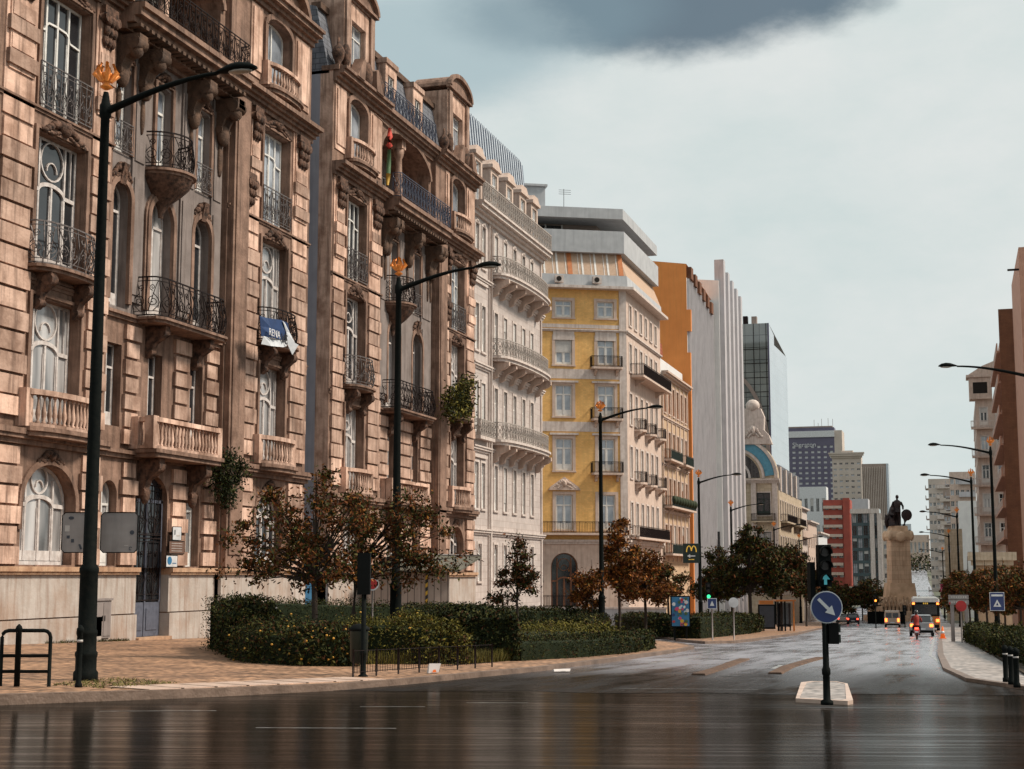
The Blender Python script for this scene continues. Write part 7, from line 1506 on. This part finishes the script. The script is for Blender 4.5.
tree('dark reddish tree with wide crown in front of the gap between the palaces', base_at(314, 42), 5.6, [(-1.3, 0, 3.3, 1.3, 1.1, .9), (-.2, 0, 3.9, 1.0, .9, 1.2), (1.1, 0, 3.5, 1.1, 1.0, .9), (0, 0, 2.6, 1.7, 1.1, .6), (-2.0, 0, 2.4, .9, .7, .5), (.1, 0, 5.0, .25, .25, .8), (-1.5, 0, 4.2, .3, .3, .6)], 8600, AUT, [.16, .16, .2, .28, .08, .12], seed=3, leaf=.07, clump=.36)
tree('dark tree with forked stem right of the wide reddish one', base_at(352, 46), 5.0, [(.9, 0, 3.5, 1.2, 1.1, 1.0), (2.1, 0, 3.6, 1.2, 1.0, .9), (0, 0, 3.1, 1.0, .9, .8), (1.7, 0, 2.6, 1.3, .9, .6), (3.0, 0, 2.9, .6, .6, .5), (.3, 0, 4.3, .3, .3, .7), (1.8, 0, 4.6, .25, .25, .6)], 7000, AUT, [.2, .2, .18, .3, .12, .1], seed=8, leaf=.07, lean=.3, clump=.36)
tree('thin brown sapling before the white bow-fronted house', base_at(517, 68), 5.4, [(0, 0, 3.9, .45, .4, 1.2), (-.3, 0, 2.6, .9, .6, .7), (.4, 0, 2.9, .8, .5, .7), (-.7, 0, 2.0, .7, .5, .5)], 3600, ['leaf_r0', 'leaf_g1', 'leaf_r1', 'leaf_g0'], [.3, .3, .2, .2], seed=12, leaf=.09, r=.07, clump=.32)
OR = ['leaf_r1', 'leaf_r2', 'leaf_o', 'leaf_r0', 'leaf_g2']
tree('small orange sapling left of the lamp before the yellow block', base_at(592, 80), 4.4, [(0, 0, 3.0, .7, .6, 1.2), (-.2, 0, 2.0, .8, .6, .6)], 3500, OR, [.3, .25, .15, .2, .1], seed=15, leaf=.10, r=.06)
tree('tallest pointed orange tree right of the lamp before the yellow block', base_at(619, 83), 6.9, [(0, 0, 5.4, .45, .4, 1.0), (0, 0, 4.3, 1.1, .9, .9), (.1, 0, 3.0, 1.5, 1.1, .9)], 8000, OR, [.3, .25, .12, .23, .1], seed=17, leaf=.11, r=.09)
tree('rounded orange brown tree beside the poster case', base_at(645, 86), 5.2, [(0, 0, 4.0, 1.2, 1.0, .9), (.3, 0, 2.8, 1.5, 1.1, .9), (-.6, 0, 3.2, .9, .8, .8)], 8000, OR, [.34, .22, .12, .24, .08], seed=19, leaf=.11)
DK = ['leaf_g1', 'leaf_g0', 'leaf_r0', 'leaf_g2', 'leaf_r1']
tree('brown and green tree left of the green board', base_at(668, 108), 5.0, [(0, 0, 3.5, 1.5, 1.2, 1.3), (-1.1, 0, 3.1, 1.1, 1, .9)], 7000, DK, [.22, .2, .26, .12, .2], seed=23, leaf=.13)
tree('dark green tree behind the lamp with the green board', base_at(718, 126), 8.0, [(.2, 0, 4.2, 2.0, 1.6, 1.8), (0, 0, 5.9, 1.0, .9, .8), (-.9, 0, 3.1, 1.4, 1, 1)], 11000, DK, [.3, .26, .18, .18, .08], seed=27, leaf=.13)
tree('broad dark tree in the middle of the left row', base_at(750, 112), 8.2, [(0, 0, 4.9, 2.4, 1.8, 1.9), (.2, 0, 6.9, 1.3, 1.1, .9), (1.3, 0, 3.8, 1.8, 1.3, 1.2), (-1.5, 0, 3.6, 1.5, 1.2, 1.1)], 15000, DK, [.3, .26, .18, .18, .08], seed=31, leaf=.14, r=.15)
tree('brownish tree over the bus shelter', base_at(781, 122), 7.4, [(0, 0, 4.7, 2.2, 1.7, 1.5), (.8, 0, 5.9, 1.2, 1, .9), (1.6, 0, 3.9, 1.3, 1.1, 1)], 10000, DK, [.22, .2, .25, .15, .18], seed=35, leaf=.15, r=.13)
tree('far tree at the end of the left row by the low houses', base_at(806, 165), 8.0, [(0, 0, 5.2, 1.9, 1.6, 1.7), (1.0, 0, 3.8, 1.3, 1.1, 1.1)], 6000, DK, [.22, .2, .25, .15, .18], seed=37, leaf=.18, r=.13)
tree('small far tree left of the amber light', base_at(848, 225, gz), 6.5, [(0, 0, 4.2, 2.4, 1.6, 1.5)], 4000, DK, [.2, .2, .25, .15, .2], seed=41, leaf=.2, r=.12)
gr = 'autumn trees behind the right hedge'
RC = ['leaf_r0', 'leaf_r1', 'leaf_g1', 'leaf_r2', 'leaf_g2']
for px, d, H, sc, sd, lab in [(a+4, b, c*.86, e_*.85, f_, g_) for a, b, c, e_, f_, g_ in ((1016, 102, 6.2, 1.25, 51, 'rust brown tree nearest the right edge of the photo'), (982, 108, 6.6, 1.3, 53, 'orange brown tree behind the blue triangle sign'), (1024, 118, 8.0, 1.7, 55, 'brown tree behind the one nearest the right edge'), (965, 118, 7.4, 1.5, 57, 'reddish tree behind the direction board'), (957, 150, 8.0, 1.5, 59, 'farthest brown tree of the right row'), (1000, 125, 7.6, 1.7, 61, 'large brown tree in front of the kiosk canopy'))]:
    tree(lab, base_at(px, d, gzr), H, [(0, 0, H*.62, 1.3*sc, 1.1*sc, .95*sc), (-.8*sc, 0, H*.42, 1.0*sc, .9*sc, .7*sc), (.9*sc, 0, H*.5, 1.0*sc, .9*sc, .8*sc)], 9000, RC, [.28, .24, .2, .14, .14], seed=sd, leaf=.085+.0004*d, group=gr, r=.1)
def H_(px, d): p = at(px, 600, d); return (p.x, p.y)
def hedge(lab, path, w, h, mats, weights, gf, n=9000, leaf=.055, name='clipped_hedge', group=None, seed=1, rough=.05, cat='hedge', flowers=None):
    """clipped hedge: leafy skin over a twiggy core, following a plan path"""
    T = thing(name, lab, cat, (path[0][0], path[0][1], gf(*path[0])), 0, group); rs = np.random.RandomState(seed); O = T.location
    mb = MB().m('leaf_g0'); k = len(path); pr = []
    for i in range(k):
        a = Vector(path[max(i-1, 0)]); b = Vector(path[min(i+1, k-1)]); t = (b-a).normalized(); nn = Vector((t.y, -t.x)); p = Vector(path[i]); ww = (w if not isinstance(w, (list, tuple)) else w[i])/2-.07; z = gf(*path[i])-O.z; hh = h if not isinstance(h, (list, tuple)) else h[i]; hh -= .07
        pr.append((p, nn, z, ww+.07, hh+.07)); mb.vs([(p.x+nn.x*u-O.x, p.y+nn.y*u-O.y, z+v) for u, v in ((-ww, -.05), (-ww, hh-.06), (-ww*.8, hh), (ww*.8, hh), (ww, hh-.06), (ww, -.05))])
    for i in range(k-1):
        for j in range(6): a = 6*i; mb.face(a+j, a+(j+1) % 6, a+6+(j+1) % 6, a+6+j)
    mb.face(5, 4, 3, 2, 1, 0); mb.face(*range(6*k-6, 6*k)); mb.build('twigs', T)
    L = [0]; [L.append(L[-1]+(pr[i+1][0]-pr[i][0]).length) for i in range(k-1)]; P = []
    for s in rs.uniform(-.02, 1.02, n)*L[-1]:
        i = max(0, min(k-2, int(np.searchsorted(L, s)-1))); t = (s-L[i])/(L[i+1]-L[i]); a, b = pr[i], pr[i+1]; c = a[0].lerp(b[0], t); nn = a[1].lerp(b[1], t); ww = a[3]+(b[3]-a[3])*t; hh = a[4]+(b[4]-a[4])*t; z = a[2]+(b[2]-a[2])*t; e = rs.normal()*rough+.07*math.sin(s*2.3+seed)+.05*math.sin(s*5.1+2*seed); hh *= 1+.05*math.sin(s*3.1+seed*3)+.035*math.sin(s*7.7+seed); q = rs.rand()*(2*hh+2*ww)
        if q < hh: u, v = -ww+e, q
        elif q < hh+2*ww: u, v = q-hh-ww, hh+e
        else: u, v = ww+e, q-hh-2*ww
        P.append((c.x+nn.x*u-O.x, c.y+nn.y*u-O.y, z+v))
    for en, sg in ((0, -1), (k-1, 1)):      # ends
        p, nn, z, ww, hh = pr[en]; t = Vector((-nn.y, nn.x))*sg
        for _ in range(int(n*ww*2/(L[-1]+2*ww)*.6)): u = rs.uniform(-ww, ww); P.append((p.x+nn.x*u+t.x*(.02+abs(rs.normal())*rough)-O.x, p.y+nn.y*u+t.y*(.02+abs(rs.normal())*rough)-O.y, z+rs.uniform(0, hh)))
    leafmesh('leaves', P, leaf, mats, T, weights, seed)
    if flowers: rs2 = np.random.RandomState(seed+1); idx = rs2.choice(len(P), flowers[0], replace=False); F_ = MB().m(flowers[1]); [F_.ball((P[i][0]*1.0, P[i][1]-.03, P[i][2]+.02), (.035, .035, .03), 6, 4) for i in idx]; f = F_.build('flowers', T); f['kind'] = 'stuff'
    return T
GH = ['leaf_g0', 'leaf_g1', 'leaf_g2', 'leaf_r0']; GY = ['leaf_g1', 'leaf_g2', 'leaf_y', 'leaf_r0']
hedge('tall dark back hedge running from the palace pavement to the yellow block', [H_(226, 50), H_(268, 54), H_(400, 64), H_(505, 74), H_(590, 84)], 1.2, [1.65, 1.6, 1.5, 1.45, 1.4], GH, [.5, .32, .08, .1], gzp, 26000, .06, seed=2)
hedge('dark end hedge facing the open cobbled pavement', [H_(234, 50), H_(242, 46), H_(258, 42.5)], 1.1, [1.5, 1.5, 1.35], GH, [.5, .3, .1, .1], gzp, 11000, .06, seed=4, rough=.1, flowers=(30, 'flower_w'))
hedge('loose shrub hedge with yellow flowers at the front of the bed', [H_(262, 41.5), H_(290, 39.8), H_(318, 39.2), H_(345, 39.5)], 1.5, [.95, .85, .78, .75], GH, [.35, .3, .2, .15], gzp, 11000, .055, name='flowering_hedge', seed=6, rough=.13, flowers=(120, 'flower'))
hedge('rounded yellow green shrubs between the second lamp and the dark block hedge', [H_(352, 42.5), H_(385, 42), H_(415, 42), H_(448, 42.5)], 2.0, [.95, 1.1, 1.05, .85], GY, [.25, .33, .34, .08], gzp, 13000, .05, name='shrub_mound', cat='shrub', seed=9, rough=.14, flowers=(50, 'flower'))
hedge('dark block hedge right of the rounded shrubs', [(-17.6, 50.5), (-15.2, 46.5), (-13.2, 42.6)], 1.5, [1.5, 1.45, 1.3], GH, [.55, .3, .07, .08], gzp, 12000, .06, seed=11)
hedge('low clipped hedge along the kerb by the third lamp', [(-12.75, 43.2), (-12.0, 48), (-11.75, 53), (-12.0, 58.5), (-12.6, 62)], .7, .62, GH, [.5, .35, .07, .08], gzp, 13000, .05, seed=13)
hedge('yellow green low shrubs inside the clipped hedge', [(-14.6, 48), (-14.0, 53), (-13.9, 59)], 2.2, [.75, .8, .7], GY, [.2, .3, .42, .08], gzp, 9000, .055, name='low_shrubs', cat='shrub', seed=14, rough=.14)
hedge('dark hedge at the far end of the garden by the lane', [(-17.5, 70), (-18.5, 77), (-19.6, 83)], 1.4, 1.1, GH, [.5, .32, .08, .1], gzp, 6000, .07, seed=16)
hedge('dark hedge under the trees of the far left pavement', [(-14.6, 84), (-14.6, 96), (-14.9, 108), (-15.5, 118)], 1.6, [1.2, 1.3, 1.2, 1.1], GH, [.5, .32, .08, .1], gzp, 10000, .09, seed=18)
hedge('dark hedge beside the poster case', [(-22.5, 104), (-19.5, 96), (-16.5, 88)], 1.5, [1.1, 1.2, 1.1], GH, [.5, .3, .1, .1], gzp, 5000, .09, seed=20)
hedge('near clipped hedge on the right pavement by the bollards', [(2.9, 40.5), (2.45, 46), (1.95, 54), (1.6, 62)], 1.1, .85, GH, [.3, .45, .2, .05], gzr, 12000, .06, group='right hedges', seed=22)
hedge('far clipped hedge on the right pavement by the direction board', [(1.5, 63.5), (1.2, 74), (.8, 88)], 1.1, .85, GH, [.3, .45, .2, .05], gzr, 9000, .07, group='right hedges', seed=24)
hedge('brown and yellow shrubs behind the near right hedge', [(5.5, 46), (4.6, 56), (3.9, 66)], 2.4, [1.1, 1.2, 1.1], ['leaf_g2', 'leaf_y', 'leaf_r0', 'leaf_g1'], [.3, .2, .3, .2], gzr, 9000, .08, name='loose_shrubs', cat='shrub', seed=26, rough=.25)
# planted ground
def bed(pts, lift, m): sheet('planting_bed', pts, .13+lift, m, tilt=TL)
bed([(-23.2, 44.6), (-19.2, 38.8), (-16.8, 37.4), (-15, 37.6), (-13.2, 40.2), (-12.6, 43), (-11.8, 48), (-11.5, 53), (-11.8, 60), (-12.6, 63), (-16, 68), (-19.2, 84), (-21.5, 82), (-24.2, 50)], .006, 'soil')
sheet('planting_bed', [(1.5, 40), (2.2, 40), (8, 42), (6, 90), (.4, 90)], .136, 'soil')
rs = np.random.RandomState(77)
def tuft(name, quad, n, h, mats, gf, kind='stuff'):
    a, b, c, d = [np.array(q) for q in quad]; u, v = rs.rand(n, 1), rs.rand(n, 1); P = (a*(1-u)+b*u)*(1-v)+(d*(1-u)+c*u)*v
    mb_v = []; mb_f = []; 
    me = bpy.data.meshes.new(name); z = np.array([gf(x, y) for x, y in P]); ang = rs.rand(n)*6.28; hh = h*rs.uniform(.5, 1.2, n); w = .012; lx = rs.normal(size=n)*.08; ly = rs.normal(size=n)*.08
    V = np.stack([np.stack([P[:, 0]-w*np.cos(ang), P[:, 1]-w*np.sin(ang), z], 1), np.stack([P[:, 0]+w*np.cos(ang), P[:, 1]+w*np.sin(ang), z], 1), np.stack([P[:, 0]+lx, P[:, 1]+ly, z+hh], 1)], 1).reshape(-1, 3)
    me.from_pydata(V.tolist(), [], [(3*i, 3*i+1, 3*i+2) for i in range(n)]); [me.materials.append(MATS[m]) for m in mats]; me.polygons.foreach_set('material_index', rs.randint(0, len(mats), n).astype(np.int32)); me.update()
    o = bpy.data.objects.new(name, me); COL.objects.link(o); o['kind'] = kind
tuft('grass', [(-15.3, 37.2), (-12.9, 40.2), (-12.7, 43), (-15.0, 39.2)], 7000, .34, ['grass_dry', 'leaf_y', 'leaf_g2'], gzp)
tuft('grass', [(-30.6, 46.0), (-30.4, 46.0), (-30.4, 51.5), (-30.6, 51.5)], 900, .12, ['leaf_g1', 'leaf_g2'], gzp)
tuft('grass', [(-16.2, 24.5), (-14.6, 24.2), (-14.6, 26.6), (-16.6, 27.6)], 900, .05, ['leaf_g1', 'grass_dry'], gzp)
# climbing ivy and balcony plants
def foliage_clump(lab, name, pts, n, leaf, mats, X, cat='plant', seed=5, sp=.35, proud=.5):
    c = on_x(*pts[0], X); T = thing(name, lab, cat, (X, c.y, c.z)); P = []; r2 = np.random.RandomState(seed); m = MB().m('bark')
    for q in pts: o = on_x(*q, X)-c; P.append(np.array([o.x+r2.rand()*proud, o.y, o.z])+r2.normal(size=(n//len(pts), 3))*sp); m.tube([(0, 0, 0), (o.x+.1, o.y, o.z)], .03, 5)
    m.build('stem', T); leafmesh('foliage', np.concatenate(P), leaf, mats, T, None, seed)
foliage_clump('dark climbing ivy on the drainpipe of the nearest palace', 'climbing_ivy', [(222, 480), (218, 462), (226, 460), (236, 468), (215, 476), (219, 492), (230, 482), (226, 500)], 1900, .09, ['leaf_g0', 'leaf_g1', 'leaf_g0'], -30.4, sp=.25)
foliage_clump('bushy green plants filling a balcony of the slate-roofed palace', 'balcony_plants', [(455, 404), (450, 396), (460, 398), (456, 410), (450, 412), (463, 408), (457, 390), (462, 384)], 2600, .12, ['leaf_g0', 'leaf_g1', 'leaf_g2', 'leaf_y'], -29.6, sp=.32)

for px, d, H, sd, lab in ((862, 262, 7.0, 71, 'dark tree between the amber light and the glass block'), (871, 285, 8.5, 72, 'dark tree close left of the monument base'), (836, 205, 6.0, 73, 'low dark tree right of the blue arrow sign'), (822, 190, 6.5, 74, 'dark tree left of the island traffic light, far off')):
    tree(lab, base_at(px, d, gz), H, [(0, 0, H*.62, 2.6, 1.8, H*.25), (1.6, 0, H*.45, 1.8, 1.4, H*.18)], 4200, DK, [.26, .28, .22, .14, .1], seed=sd, leaf=.24, r=.14, clump=.6, group='far dark trees near the monument')
P_ = []; r3 = np.random.RandomState(5)
for i in range(34): x, y = r3.uniform(-60, 30), r3.uniform(640, 715); P_.append(np.array([x, y, gz(x, y)+4])+r3.normal(size=(260, 3))*np.array([3.2, 3, 2.2]))
o = leafmesh('distant_woodland', np.concatenate(P_), .8, ['leaf_g0', 'leaf_g1', 'leaf_r0'], None, [.5, .4, .1], 5); o['kind'] = 'stuff'
